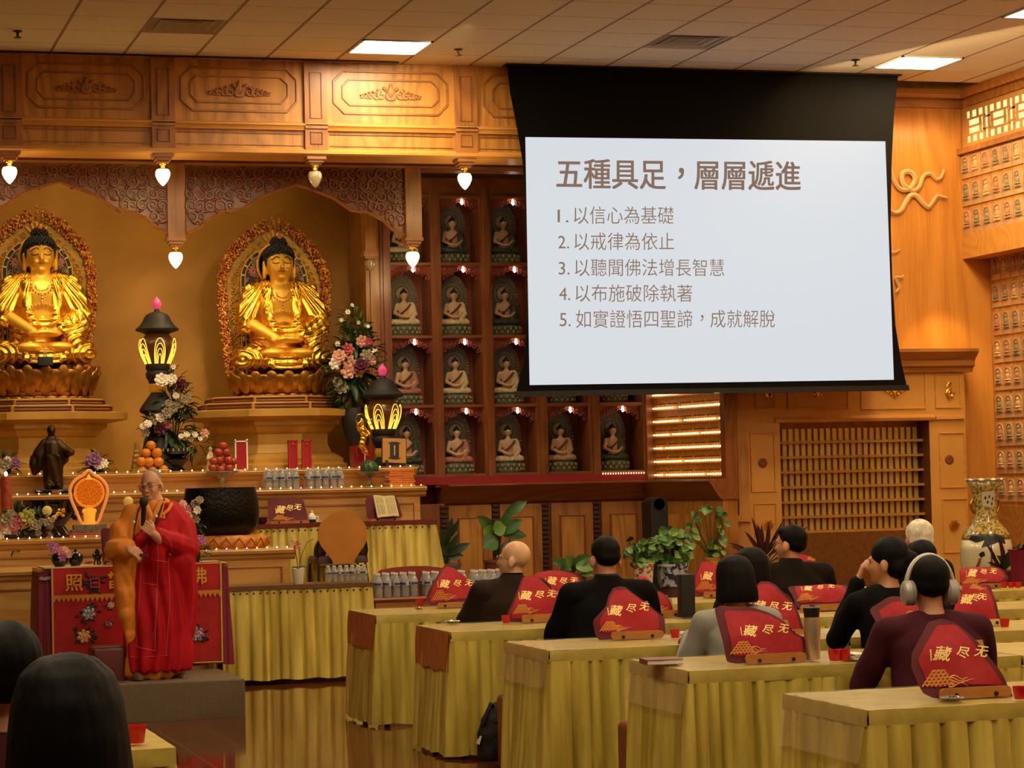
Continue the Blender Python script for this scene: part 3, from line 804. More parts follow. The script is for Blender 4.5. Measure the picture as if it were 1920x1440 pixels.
plaques(XR, yU, pw, [(a, c, 1812) for a, c in rows_up], 8, 'upper right')
yLo = yx(1860, 500, XL); pw2 = yx(1860, 500, XL)-yx(1877.5, 500, XL)
plaques(XL, yLo, pw2, [(a, a+46.5, 1868) for a in (480, 531, 583.5, 635.5, 687, 739, 791, 843, 895)], 5, 'lower right')
struct('trim_9', MB().box(XL-.06, 8, 0, XL, yLo+.02, atx(1868, 948, XL).z), OAKDX)
# ============================================================ PROJECTION SCREEN
YS = 20.42
scr = thing('projection_screen', 'large pull-down projection screen showing a white slide of Chinese text', 'projection screen', (0, 0, 0))
Lp = [(951, 122), (957, 175), (968, 230), (980, 300), (987, 400), (990, 500), (989, 600), (982, 680), (968, 736)]
Rp = [(1684, 140), (1676, 220), (1672, 300), (1670, 420), (1673, 520), (1679, 610), (1690, 680), (1700, 722)]
def xz(p, Y=YS): v = at(p[0], p[1], Y); return (v.x, v.z)
poly = [xz(p) for p in Lp]+[xz(p) for p in Rp[::-1]]
poly[0] = (poly[0][0], ZC-.002); poly[-1] = (poly[-1][0], ZC-.002)
CLOTHB = mat('screen_black', '12100d', .9, spec=.08)
MB().prism(poly, YS, YS+.008).build('black_border', CLOTHB, scr)
pb = [xz((966, 734)), xz((1702, 722)), xz((1704, 732)), xz((968, 744))]
MB().prism(pb, YS-.02, YS+.03).build('weight_bar', BLACK, scr)
p = at(1343, 737, YS-.02); MB().cbox((p.x, p.y-.005, p.z), (.05, .02, .014)).build('pull_tab', mat('tab_grey', '8c8a80', .5), scr)
W4 = [(985, 257), (1660, 265), (1676, 712), (993, 722)]
wq = [xz(p, YS-.004) for p in W4]
MB().add([(x, YS-.004, z) for x, z in wq], [(0, 1, 2, 3)]).build('slide', emis('slide_white', 'd2d8de', .9), scr)
INK = emis('slide_ink', '82695a', .9)
def slide_text(txt, pxl, pxr, ybl, ytl, ybr, off, name, bold=0.):
    """text fitted between the left and right image columns, standing on the slide"""
    me = text_mesh(txt, 1., offset=off)
    if '，' in txt:                                      # full-width comma sits at the middle of its square
        i_ = txt.index('，')
        for v in me.vertices:
            if i_ < v.co.x < i_+1 and v.co.y < .3 and v.co.x < i_+.6: v.co.x += .3; v.co.y += .35
    xs = [v.co.x for v in me.vertices]; ys = [v.co.y for v in me.vertices]
    a = at(pxl, ybl, YS-.008); b = at(pxr, ybr, YS-.008); c = at(pxl, ytl, YS-.008)
    x0, x1, y0, y1 = min(xs), max(xs), min(ys), max(ys)
    for v in me.vertices:
        u = (v.co.x-x0)/(x1-x0); w = (v.co.y-y0)/(y1-y0)
        q = a+(b-a)*u+(c-a)*w
        v.co = q
    mb = MB(); fs = [tuple(p.vertices) for p in me.polygons]
    for s_, t_ in ((-1, -.7), (1, -.7), (-1, .7), (1, .7), (0, 0)) if bold else ((0, 0),):
        dv = (b-a)*(s_*bold)+(c-a)*(t_*bold*(b-a).length/(c-a).length)
        mb.add([v.co+dv for v in me.vertices], fs)
    return mb.build(name, INK, scr, smooth=False)
slide_text('五種具足，層層遞進', 1044, 1501, 353, 297, 357, .0, 'title_text', .0017)
for n_, t_, pr, yb, yt, yr in (('1.', '以信心為基礎', 1263, 420, 387, 420), ('2.', '以戒律為依止', 1264, 469, 436, 469), ('3.', '以聽聞佛法增長智慧', 1358, 518, 485, 518), ('4.', '以布施破除執著', 1298, 566, 533, 566), ('5.', '如實證悟四聖諦，成就解脫', 1453, 615, 581, 614)):
    k = int(n_[0])-1
    slide_text(n_, 1045.5+k, 1066+k, yb-3, yt+6, yb-3, .0, 'slide_text')
    slide_text(t_, 1076+k, pr, yb, yt, yr, -.004, 'slide_text')
hd = MB().box(at(948, 122, YS).x, YS-.03, ZC-.015, at(1688, 140, YS).x, YS+.1, ZC-.001)
hd.build('housing_slot', BLACK, scr)

# ============================================================ ALTAR DAIS AND TIERS
struct('trim_10', MB().box(-1.5, 20.57, 0, 5.35, YG, .5), ALTAR)
YTA, YTB = 21.43, 21.08
zA, zB = at(400, 884, YTA).z, at(400, 921, YTB).z
def tier(name, label, yf, yb_, x0, x1, z, zlow, panels):
    t = thing(name, label, 'altar table', (0, 0, 0))
    b = MB().profile_x([(yb_, z), (yf-.05, z), (yf-.06, z-.012), (yf-.05, z-.035), (yf-.02, z-.045), (yf-.015, z-.07), (yf+.01, z-.09), (yb_, z-.09)], x0, x1)
    b.build('top_slab', ALTAR, t)
    MB().box(x0+.02, yf+.012, zlow, x1-.05, yb_, z-.088).build('carcass', ALTAR, t)
    if panels:
        n_ = panels; w = (x1-x0-.1)/n_
        for k in range(n_):
            f = MB(); a = x0+.05+k*w+.06
            frame_line(f, [(a, zlow+.05), (a+w-.12, zlow+.05), (a+w-.12, z-.15), (a, z-.15)], 0, 0, yf+.01, .012); f.build('panel_moulding', OAKDX, t)
    return t
tier('altar_tier', 'upper wooden altar tier carrying the statue pedestals, edged with string lights', YTA, YG, -1.3, at(780, 880, YTA).x, zA, .5, 0)
tier('altar_tier', 'second wooden altar tier below the pedestals, carrying bottles and fruit', YTB, YTA+.012, -1.3, at(798, 915, YTB).x, zB, .5, 4)
zC = at(100, 1010, 19.9).z; zD = at(470, 1030, 19.95).z
tier('altar_table', 'long wooden altar table at the left carrying the black censer and glowing plaque', 19.9, 20.9, -1.3, 2.7, zC, 0, 3)
tier('altar_table', 'wooden altar table right of the standing person carrying the big black bowl', 19.95, 20.57, 2.75, at(553, 1040, 19.95).x, zD, 0, 2)
zE = at(50, 1069, 19.0).z
tier('offering_table', 'low wooden offering table at the left edge behind the red altar cloth', 19.0, 19.85, -1.3, 1.95, zE, 0, 2)
def string_light(label, p0_, p1_, n_, seed):
    pts = (p0_, p1_)
    t = thing('string_light', label, 'string lights', pts[0])
    o = Vector(pts[0]); rr = random.Random(seed); full = []
    a, b_ = Vector(pts[0]), Vector(pts[1])
    for k in range(n_*2+1):
        q = a+(b_-a)*k/(n_*2); full.append(q-o+Vector((0, 0, rr.uniform(-.003, .004))))
    MB().tube(full, .0025, 4).build('wire', mat('wire_gold', 'c9a040', .4), t)
    for k in range(n_):
        q = a+(b_-a)*(k+.5)/n_-o
        c_ = rr.choices(['ffe0a0', 'fff0d0', '7f6bff', '9dff9a', 'ffc080'], [5, 4, 1.2, 1.2, 1])[0]
        MB().ell((q.x, q.y-.004, q.z+.006), (.0052, .0052, .007), nu=6, nv=5).build('bulb', emis('fairy_'+c_, c_, 6.), t)
string_light('string of tiny coloured lights along the upper altar tier', (at(-20, 880, YTA).x, YTA-.055, zA+.006), (at(776, 880, YTA).x, YTA-.055, zA+.006), 40, 3)
string_light('string of tiny coloured lights along the second altar tier', (at(-20, 915, YTB).x, YTB-.055, zB+.006), (at(796, 915, YTB).x, YTB-.055, zB+.006), 42, 5)
string_light('string of tiny white lights along the left altar table edge', (at(-20, 1005, 19.9).x, 19.845, zC+.006), (at(190, 1005, 19.9).x, 19.845, zC+.006), 10, 8)
string_light('string of tiny white lights along the edge below the orange cushion', (at(375, 1028, 19.95).x, 19.895, zD+.006), (at(545, 1028, 19.95).x, 19.895, zD+.006), 9, 9)

# ============================================================ PEDESTALS
PEDM = mat('pedestal_gold', 'cf9f45', .42, metal=.25, col2='bd8c38', nscale=4)
PEDL = mat('pedestal_line', '5a1c16', .5)
YP = 22.2
def octring(r, z): return [(r*math.cos(PI/8+k*PI/4)*1.0, r*math.sin(PI/8+k*PI/4)*.8, z) for k in range(8)]
def octstack(mb, prof, mi=0):
    vs = []; 
    for r, z in prof: vs += octring(r, z)
    fs = [(i*8+k, i*8+(k+1) % 8, (i+1)*8+(k+1) % 8, (i+1)*8+k) for i in range(len(prof)-1) for k in range(8)]
    fs += [tuple(range(7, -1, -1)), tuple((len(prof)-1)*8+k for k in range(8))]
    return mb.add(vs, fs, mi)
def pedestal(cx, ybase, label, sc=1.):
    m_ = mpp(YP)
    t = thing('pedestal', label, 'pedestal', (cx, YP, zA))
    zt = at(508, 742, YP-.42).z-zA                       # height up to the lotus base
    k = zt/144
    w = m_/.924
    P = lambda pr: [(r*w, h*k) for r, h in pr]
    b = MB(); octstack(b, P([(128, 0), (128, 10), (118, 14), (118, 22), (106, 30), (98, 34), (92, 50), (92, 70), (98, 74), (104, 84), (112, 88), (112, 96), (140, 102), (146, 104), (146, 116), (126, 119)]))
    b.build('base', PEDM, t, angle=15)
    for nm, r, h0, h1 in (('lower_step', 120, 119, 130), ('upper_step', 108, 131, 142)):
        b = MB(); octstack(b, P([(r-3, h0-1), (r, h0), (r, h1), (r-4, h1+2)])); s = b.build(nm, PEDM, t, angle=15)
        b = MB(); rg0, rg1 = octring((r+1.)*w, (h0+2.2)*k), octring((r+1.)*w, (h1-2.2)*k)
        for q in range(8):
            a, c_, d, e = (Vector(v) for v in (rg0[q], rg0[(q+1) % 8], rg1[(q+1) % 8], rg1[q]))
            ce = (a+c_+d+e)/4
            b.tube([ce+(v-ce)*.93 for v in (a, c_, d, e)], 1.5*w, 4, closed=True)
        b.build('inlay_line', PEDL, s)
    return t
B2 = at(508, 740, YP); B1 = at(69, 733, YP)
pedestal(B2.x, 0, 'octagonal golden pedestal under the right seated golden statue')
pedestal(B1.x, 0, 'octagonal golden pedestal under the left seated golden statue')

# ============================================================ BIG GOLDEN STATUES
HAIRB = mat('statue_hair', '101418', .45)
FLAME = mat('flame_carving', 'a8501e', .4, metal=.4, col2='e0a040', nscale=22, lo=.42, hi=.6)
HALO = mat('halo_gold', 'c08a34', .4, metal=.6, col2='8f7a3a', nscale=16)
FLORAL = mat('floral_panel', '3a1620', .5, col2='b08a6a', nscale=26, lo=.5, hi=.62)
GREENB = mat('halo_band', '1d2a1c', .5)
PINKF = mat('pink_lotus', 'c98a78', .5)
def buddha(cx, zb, label, m_, lh):
    """seated figure, 240 px tall in the picture; local unit = picture pixel * m_"""
    t = thing('golden_statue', label, 'statue', (cx, YP, zb))
    S = 240*m_
    def sc(mb): mb.v = [(x*S, y*S, z*S) for x, y, z in mb.v]; return mb
    # lotus throne
    b = MB().lathe([(.24, -lh), (.3, -lh+.01), (.33, -lh*.7), (.36, -lh*.4), (.37, -.04), (.36, -.02), (.3, -.01)], n=40, sy=.7)
    lo = sc(b).build('lotus_throne', GOLDD, t)
    b = MB()
    for ring, (r, z, h, n_, tl) in enumerate(((.375, -lh*.42, lh*.62, 20, .3), (.37, -lh*.45, lh*.5, 20, .5), (.31, -lh*.97, .03, 22, 1.2))):
        for q in range(n_):
            a = 2*PI*(q+.5*ring)/n_; rt = Matrix.Rotation(a, 3, 'Z') @ Matrix.Rotation(tl, 3, 'Y')
            b.ell((r*math.cos(a), r*.7*math.sin(a), z), (.02, .056, h*.8), rot=rt, nu=10, nv=8)
    sc(b).build('lotus_petals', GOLDD, lo)
    # body (bare skin parts)
    b = MB()
    b.loft([(0, .02, .05, .2, .13), (0, .01, .25, .15, .11), (0, 0, .4, .155, .105), (0, -.005, .52, .185, .115), (0, 0, .6, .17, .1), (0, .005, .645, .09, .08)], 20)
    b.cap((0, 0, .6), (0, -.01, .7), .075, .07)
    b.ell((0, -.012, .79), (.102, .104, .12), nu=20, nv=14); b.ell((0, -.03, .735), (.082, .08, .068)); b.ell((0, -.076, .69), (.034, .03, .022))
    b.cap((0, -.114, .805), (0, -.128, .765), .009, .016, n=8); b.ell((-.035, -.1, .742), (.022, .02, .014)); b.ell((.035, -.1, .742), (.022, .02, .014))
    for s in (-1, 1):
        b.cap((s*.105, 0, .8), (s*.108, .0, .7), .02, .016, n=8)
        b.cap((s*.2, 0, .57), (s*.25, -.06, .37), .06, .05); b.cap((s*.25, -.06, .37), (s*.07, -.23, .235), .05, .034)
        b.ell((s*.045, -.245, .225), (.075, .04, .022), rot=Matrix.Rotation(s*.2, 3, 'Z'))
        for q in range(4): b.cap((s*(.0+.012*q), -.245-.012*q, .235+.003*q), (-s*.075, -.25-.012*q, .228), .011, .009, n=6)
        b.cap((s*.04, -.26, .24), (s*.008, -.262, .268), .012, .009, n=6)
        b.ell((s*.1, -.26, .135), (.09, .045, .035))
    b.ell((0, -.15, .11), (.2, .1, .07))
    sc(b); body = organic('body', b, GOLDM, t, vox=.011, smooth=3)
    # face marks
    f = MB()
    for s in (-1, 1):
        f.tube([(s*(.018+.058*u), -.118+.026*u*u, .818+.022*math.sin(PI*min(u+.15, 1))) for u in [k/6 for k in range(7)]], .0042, 5)
        f.tube([(s*(.02+.05*u), -.116+.024*u*u, .797-.008*math.sin(PI*u)) for u in [k/6 for k in range(7)]], .0036, 5)
    sc(f).build('brows', mat('brow_brown', '5a3410', .5), body)
    f = MB().tube([(x, -.12+abs(x)*.35, .733+abs(x)*.15) for x in (-.024, -.012, 0, .012, .024)], [.002, .005, .006, .005, .002], 6)
    sc(f).build('lips', mat('lip_red', 'a8431c', .5), body)
    # hair of snail curls
    h = MB(); h.ell((0, .012, .85), (.108, .11, .09), nu=18, nv=12); h.ell((0, .01, .942), (.056, .06, .05))
    g = (1+5**.5)/2
    for k in range(210):
        z = 1-1.25*(k+.5)/210; rad = math.sqrt(max(0, 1-z*z)); a = 2*PI*k/g
        x, y = rad*math.cos(a), rad*math.sin(a)
        if z < .2 and y < -.12 and abs(x) < .9: continue
        h.ell((x*.108, .012+y*.11, .85+z*.09), .0125, nu=7, nv=5)
    for k in range(46):
        z = 1-1.0*(k+.5)/46; rad = math.sqrt(max(0, 1-z*z)); a = 2*PI*k/g
        h.ell((rad*math.cos(a)*.056, .01+rad*math.sin(a)*.06, .942+z*.05), .0115, nu=7, nv=5)
    for s in (-1, 1): h.ell((s*.094, .005, .81), (.018, .05, .06))
    hr = sc(h).build('hair', HAIRB, body, angle=60)
    sc(MB().ell((0, -.04, .985), (.018, .015, .014))).build('jewel', mat('red_jewel', 'c8502a', .3), hr)
    # robe: shawl over both shoulders, sleeves, wrapped legs, with fold relief
    r = MB()
    r.loft([(0, .045, .05, .24, .13), (0, .04, .3, .22, .11), (0, .035, .5, .24, .1), (0, .03, .6, .2, .09), (0, .03, .65, .1, .06)], 22)
    for s in (-1, 1):
        r.cap((s*.1, .01, .63), (s*.2, -.0, .575), .055, .085); r.cap((s*.2, 0, .575), (s*.262, -.05, .4), .085, .09 if s > 0 else .085)
        r.cap((s*.1, -.07, .6), (s*.105, -.105, .42), .04, .034)
        r.ell((s*.27, -.04, .33), (.06, .1, .06 if s < 0 else .16))
    r.cap((.27, -.06, .36), (.12, -.2, .27), .085, .06); r.cap((.27, -.06, .33), (.2, -.17, .17), .085, .08); r.cap((.105, -.105, .42), (.07, -.13, .25), .034, .05); r.cap((-.105, -.1, .42), (-.06, -.14, .3), .034, .04)
    r.ell((0, -.1, .3), (.14, .05, .07))
    for s in (-1, 1):
        r.cap((s*.1, -.05, .1), (s*.285, -.13, .105), .1, .083); r.cap((s*.285, -.13, .1), (-s*.02, -.25, .075), .083, .062)
    r.ell((0, -.25, .05), (.16, .05, .05)); r.ell((0, -.02, .05), (.28, .2, .06))
    sc(r)
    def folds(p):
        x, y, z = p.x/S, p.y/S, p.z/S; A = .0062*S; sn = lambda v: 1-2*abs(math.sin(v))**.8
        if z > .3 and abs(x) > .12: return A*sn(24*math.atan2(abs(x)-.07, .74-z)+1.5*z)
        if z > .4 and abs(x) > .07: return A*.8*sn(24*math.atan2(abs(x)-.03, .8-z))
        if abs(x) > .1 and z < .24: return A*1.2*sn(PI*math.hypot((abs(x)-.32)*.8, (z-.09)*1.1)*27)
        if x > .12: return A*sn(PI*math.hypot(x-.06, z-.66)*26)
        return A*.9*sn(PI*math.hypot(x*.6, z-.6)*26)
    rb = organic('robe', r, GOLD, t, vox=.0062, smooth=10, fn=folds)
    n_ = MB()
    for k in range(11):
        a = PI*(k/10); n_.ell((math.cos(a)*.075, -.108-.012*math.sin(a), .585-.07*math.sin(a)), .009, nu=7, nv=5)
        n_.ell((math.cos(a)*.045, -.118-.004*math.sin(a), .575-.035*math.sin(a)), .006, nu=6, nv=4)
    for k in range(7): n_.ell((-.075+.025*k, -.13, .445-.006*abs(k-3)), (.01, .008, .014), nu=7, nv=5)
    for k in range(4): n_.ell((0, -.122, .51-.022*k), .008, nu=6, nv=4)
    sc(n_).build('necklace', GILT, body)
    # mandorla standing behind
    def outline(w, h, n_=60, z0=-.06):
        pts = []
        for k in range(n_+1):
            u = k/n_; 
            if u < .5: s, v = -1, u*2
            else: s, v = 1, (1-u)*2
            zz = z0+(h-z0)*v
            ww = w*(.86+.14*min(1, v*2.2)) if v < .62 else w*max(0, (1-((v-.62)/.38)**1.75))**.72
            pts.append((s*ww, zz))
        return pts
    hb = MB().prism(outline(.395, 1.14), .215, .25); halo = sc(hb).build('halo', HALO, t, angle=30)
    rim = MB(); ol = outline(.405, 1.15, 190); rr = random.Random(int(cx*10))
    for i, (x, z) in enumerate(ol):
        for q in range(5):
            k = 1.01-q*.03
            rim.ell((x*k+rr.uniform(-.008, .008), .2+rr.uniform(-.01, .005), (z-.5)*k+.5+rr.uniform(-.01, .01)), (.009, .018, .017), rot=Matrix.Rotation(rr.uniform(-1., 1.)+math.copysign(.35, x), 3, 'Y'), nu=6, nv=5)
    sc(rim).build('flame_rim', FLAME, halo)
    sp = MB(); o2 = outline(.3, 1.0, 46, .0)
    for i, (x, z) in enumerate(o2): sp.tube(spiral(x, z, .026, 1.3, i, .205, 10, 1 if x > 0 else -1), .0055, 4)
    for i, (x, z) in enumerate(outline(.26, .93, 36, .0)): sp.tube(spiral(x*1.04, z, .018, 1.2, i, .207, 8), .005, 4)
    for k in range(5): sp.ell(((k-2)*.03, .205, 1.0+.02*(2-abs(k-2))), (.012, .01, .035), rot=Matrix.Rotation((k-2)*.35, 3, 'Y'), nu=7, nv=5)
    sc(sp).build('scrolls', GILT, halo)
    def arch(w, h, z0=-.05): return [(-w, z0)]+[(-w*math.cos(PI*k/20), h-w*.95+w*.95*math.sin(PI*k/20)) for k in range(21)]+[(w, z0)]
    sc(MB().prism(arch(.245, .93), .198, .215)).build('arch_band', GREENB, halo)
    dots = MB(); ar = arch(.232, .917)
    for i in range(24):
        if i % 2: continue
        if i < 22: x, z = ar[min(i, 22)]; dots.ell((x, .197, z), (.007, .004, .02), rot=Matrix.Rotation(math.atan2(x, max(z-.69, .01)) if z > .69 else 0, 3, 'Y'), nu=7, nv=5)
    for s in (-1, 1):
        for k in range(9): dots.ell((s*.232, .197, .64-k*.075), (.006, .004, .02 if k % 2 else .007), nu=7, nv=5)
    sc(dots).build('band_dots', mat('cream_dots', 'd8cfae', .5), halo)
    e1 = MB().tube([(x, .197, z) for x, z in arch(.247, .932)], .006, 5).tube([(x, .197, z) for x, z in arch(.214, .9)], .007, 5); sc(e1).build('arch_edge', GILT, halo)
    sc(MB().prism(arch(.214, .9), .19, .2)).build('floral_panel', FLORAL, halo)
    fl = MB()
    for (x, z) in ((-.155, .76), (.155, .76), (-.17, .62), (.17, .62), (-.185, .48), (.185, .48)):
        for k in range(9):
            a = 2*PI*k/9; fl.ell((x+.022*math.cos(a), .186, z+.022*math.sin(a)), (.018, .006, .007), rot=Matrix.Rotation(-a, 3, 'Y'), nu=7, nv=5)
    sc(fl).build('lotus_flowers', PINKF, halo)
    sv = MB()
    for k in range(40):
        x, z = rr.uniform(-.2, .2), rr.uniform(.35, .85)
        sv.tube(spiral(x, z, .026, 1.4, k, .188, 10, 1 if k % 2 else -1), .0035, 4)
    sc(sv).build('vine_scrolls', mat('vine_cream', 'b59a70', .5), halo)
    nb = MB().tube([(.13*math.cos(2*PI*k/30), .14, .8+.15*math.sin(2*PI*k/30)) for k in range(30)], .012, 6, closed=True)
    nb.lathe([(1e-5, 0), (.125, 0)], (0, .15, .8), 30, rot=Matrix.Rotation(PI/2, 3, 'X'), sy=1.15)
    sc(nb).build('head_halo', GILT, halo)
    return t
mP = mpp(YP)
zb2 = at(527, 700, YP).z
LH_ = (zb2-at(508, 742, YP-.42).z)/(240*mP)
buddha(at(527, 700, YP).x, zb2, 'large seated golden statue with black curled hair, right of the two', mP, LH_)
buddha(at(78, 690, YP).x, at(78, 690, YP).z, 'large seated golden statue at the left edge with a small black box at its lap', mP, (at(78, 690, YP).z-at(508, 742, YP-.42).z)/(240*mP))
p = at(85, 677, YP-.42); t = thing('small_box', 'small black box standing before the left golden statue', 'box', p)
MB().rbox(-.065, -.03, -.038, .065, .03, .038, .008).build('case', BLACK, t)
MB().lathe([(.012, .038), (.02, .045), (.008, .06), (.014, .075), (.003, .14), (1e-5, .15)], n=12).build('crystal_stem', mat('crystal', 'e8d8b0', .1, trans=.7), t)

# ============================================================ SMALL NICHE STATUES
LSKIN = mat('statue_skin', 'd5b088', .5)
def small_statue(name):
    t = thing(name, 'x', 'statue', (0, 0, 0))
    b = MB(); S = .33
    b.loft([(0, 0, .02, .17, .12), (0, 0, .25, .12, .1), (0, 0, .42, .16, .11), (0, 0, .52, .15, .1), (0, 0, .58, .06, .06)], 14)
    b.cap((0, 0, .55), (0, 0, .66), .05, .05); b.ell((0, -.01, .74), (.085, .09, .115))
    for s in (-1, 1):
        b.cap((s*.18, 0, .5), (s*.24, -.05, .3), .055, .05); b.cap((s*.24, -.05, .3), (s*.07, -.2, .2), .048, .035); b.ell((s*.085, 0, .72), (.014, .022, .05))
    b.ell((0, -.21, .2), (.09, .05, .035)); b.ell((0, -.095, .73), (.016, .02, .03))
    b.v = [(x*S, y*S, z*S) for x, y, z in b.v]
    body = organic('body', b, LSKIN, t, vox=.0065, smooth=2)
    h = MB().ell((0, .008, .785), (.09, .098, .088)); h.ell((0, .0, .875), (.035, .04, .035)); h.v = [(x*S, y*S, z*S) for x, y, z in h.v]
    h.build('hair', HAIRB, body)
    r = MB()
    for s in (-1, 1):
        r.cap((s*.1, -.05, .07), (s*.3, -.12, .08), .09, .075); r.cap((s*.3, -.12, .08), (-s*.05, -.23, .06), .075, .05)
    r.ell((0, 0, .08), (.22, .15, .09)); r.ell((.14, .01, .38), (.1, .1, .2)); r.cap((.2, 0, .5), (.26, -.05, .28), .07, .065); r.cap((.26, -.05, .28), (.14, -.17, .15), .065, .06)
    r.cap((.16, -.02, .53), (-.12, -.09, .24), .045, .045)
    r.v = [(x*S, y*S, z*S) for x, y, z in r.v]
    organic('robe', r, LSKIN, t, vox=.0065, smooth=2, fn=lambda p: .002*math.sin(p.x*160+p.z*120))
    s_ = MB().tube([(.15*S, -.11*S, .52*S), (.06*S, -.135*S, .42*S), (-.04*S, -.145*S, .33*S), (-.13*S, -.13*S, .26*S)], .008, 6); s_.build('sash', mat('sash_red', '6e2a20', .6), t)
    hb = MB(); ol = []
    for k in range(31):
        a = PI*k/30; ol.append((-.125*math.cos(a)*(1 if abs(math.cos(a)) < .6 else 1.0), .17+.24*math.sin(a)**.85))
    hb.prism([(-.13, -.02)]+ol+[(.13, -.02)], .062, .085); halo = hb.build('halo', mat('halo_slate', '56503f', .6, col2='6b5a48', nscale=30), t)
    g = MB()
    for k in range(32):
        a = PI*k/31; x, z = -.118*math.cos(a), .17+.23*math.sin(a)**.85
        g.ell((x, .058, z), (.006, .008, .014), rot=Matrix.Rotation(-math.cos(a)*1.0+.3, 3, 'Y'), nu=6, nv=4)
    g.tube([(.075*math.cos(2*PI*k/24), .056, .255+.08*math.sin(2*PI*k/24)) for k in range(24)], .004, 5, closed=True)
    for k in range(24): a = 2*PI*k/24; g.ell((.065*math.cos(a), .058, .255+.07*math.sin(a)), (.009, .004, .003), rot=Matrix.Rotation(-a, 3, 'Y'), nu=6, nv=4)
    g.build('flame_rim', mat('halo_rim', '8b7a62', .6), halo)
    nb = MB().lathe([(1e-5, 0), (.045, 0), (.05, .004)], (0, .058, .26), 22, rot=Matrix.Rotation(PI/2, 3, 'X')); nb.build('head_halo', mat('head_halo_cream', 'a89070', .6), halo)
    d = MB().lathe([(.13, -.085), (.135, -.07), (.12, -.06), (.12, -.045), (.13, -.03), (.125, -.015), (.1, 0)], n=28, sy=.72); ba = d.build('lotus_base', mat('base_green', '55604a', .55), t)
    q = MB()
    for k in range(16):
        a = 2*PI*(k+.5)/16; q.ell((.128*math.cos(a), .092*math.sin(a), -.027), (.012, .012, .016), nu=7, nv=5); q.ell((.128*math.cos(a+.2), .092*math.sin(a+.2), -.056), (.011, .011, .014), nu=7, nv=5)
    q.build('lotus_petals', mat('petal_cream', '9c9070', .55), ba)
    return t
ROBES = [('cream robe', mat('robe_cream', 'dcc9a0', .55)), ('rose robe', mat('robe_rose', 'b57c6c', .55)), ('dark green robe', mat('robe_green', '3c4a3e', .55)), ('pale tan robe', mat('robe_tan', 'c5a580', .55))]
pick = [[0, 2, 2, None, None], [0, 0, 2, None, None], [1, 0, 0, 1, 3], [2, 1, 0, 3, 2]]
rown = ['top', 'second', 'third', 'bottom']; coln = ['first column', 'second column', 'third column', 'fourth column', 'fifth column']
ps = small_statue('niche_statue'); first = True
for k in range(4):
    for c_ in range(5):
        if pick[k][c_] is None: continue
        nm, rm = ROBES[pick[k][c_]]
        x0, x1 = CX[c_]
        lab = f'small seated niche statue in {nm}, {rown[k]} row, {coln[c_]}'
        lab = f'small seated statue in {nm}, {rown[k]} niche of the {coln[c_]}'
        o = ps if first else dup(ps)
        first = False
        o['label'] = lab; o['group'] = 'small seated statues in the niches'
        o.location = ((x0+x1)/2-.025, YC+.19, zr[k+1]+.087*1.19); o.scale = (1.19, 1.0, 1.19)
        for ch in o.children:
            if ch.name.startswith('robe'):
                ch.material_slots[0].link = 'OBJECT'; ch.material_slots[0].material = rm
# ============================================================ DESKS WITH GOLD SKIRTS
GCLOTH = mat('gold_satin', 'dac55e', .33, col2='ab9438', nscale=11, bump=.25, bscale=26, stretch=(1, 1, .1))  # vertical streaks: part satin tone, part pleat shading put into the colour
GCLOTHT = mat('gold_satin_top', 'bca64c', .38, col2='a8933c', nscale=9, bump=.12, bscale=30)
VINYL = mat('clear_vinyl', 'f4e6c0', .06, alpha=.12, spec=.9)
AMBER = mat('amber_runner', 'b8703a', .45, col2='a8622f', nscale=14, bump=.2, bscale=40)
def skirt(path, z1, z0, amp, wl, seed, rows=7, outs=1.):
    """pleated cloth hanging from a plan path (outside on the right-hand side when walking it)"""
    rr = random.Random(seed); P = [Vector((x, y, 0)) for x, y in path]; S = []; tot = 0
    for a, b_ in zip(P, P[1:]):
        L = (b_-a).length; n_ = max(2, int(L/.007)); t = (b_-a)/L; nrm = Vector((t.y, -t.x, 0))
        for k in range(n_): S.append((a+(b_-a)*k/n_, nrm, tot+L*k/n_))
        tot += L
    S.append((P[-1], nrm, tot))
    ph = 0; g = []; ampl = []
    cur = rr.uniform(.6, 1.4); acc = 0; am = 1
    for p, n_, s in S:
        if acc >= 1: acc -= 1; cur = rr.uniform(.55, 1.5); am = rr.uniform(.5, 1.3)
        acc += .007/(wl*cur); g.append((acc, am))
    out = []
    for r in range(rows):
        v = r/(rows-1); z = z1+(z0-z1)*v; k = .4+.6*v**.6; row = []
        for i, (p, n_, s) in enumerate(S):
            f, am = g[i]; w = 2.4*abs(math.sin(PI*f+.35*math.sin(2*PI*f)))**.3-1.9
            if 0 < i < len(S)-1 and S[i-1][1] != n_: n_ = (n_+S[i-1][1]).normalized()*1.3
            q = p+n_*(amp*k*am*w+amp*1.2*v*outs+.004*math.sin(s*9+v*4)); row.append((q.x, q.y, z+(.006*math.sin(s*23) if r == rows-1 else 0)))
        out.append(row)
    return MB().grid(out[::-1])
ZD_ = .735
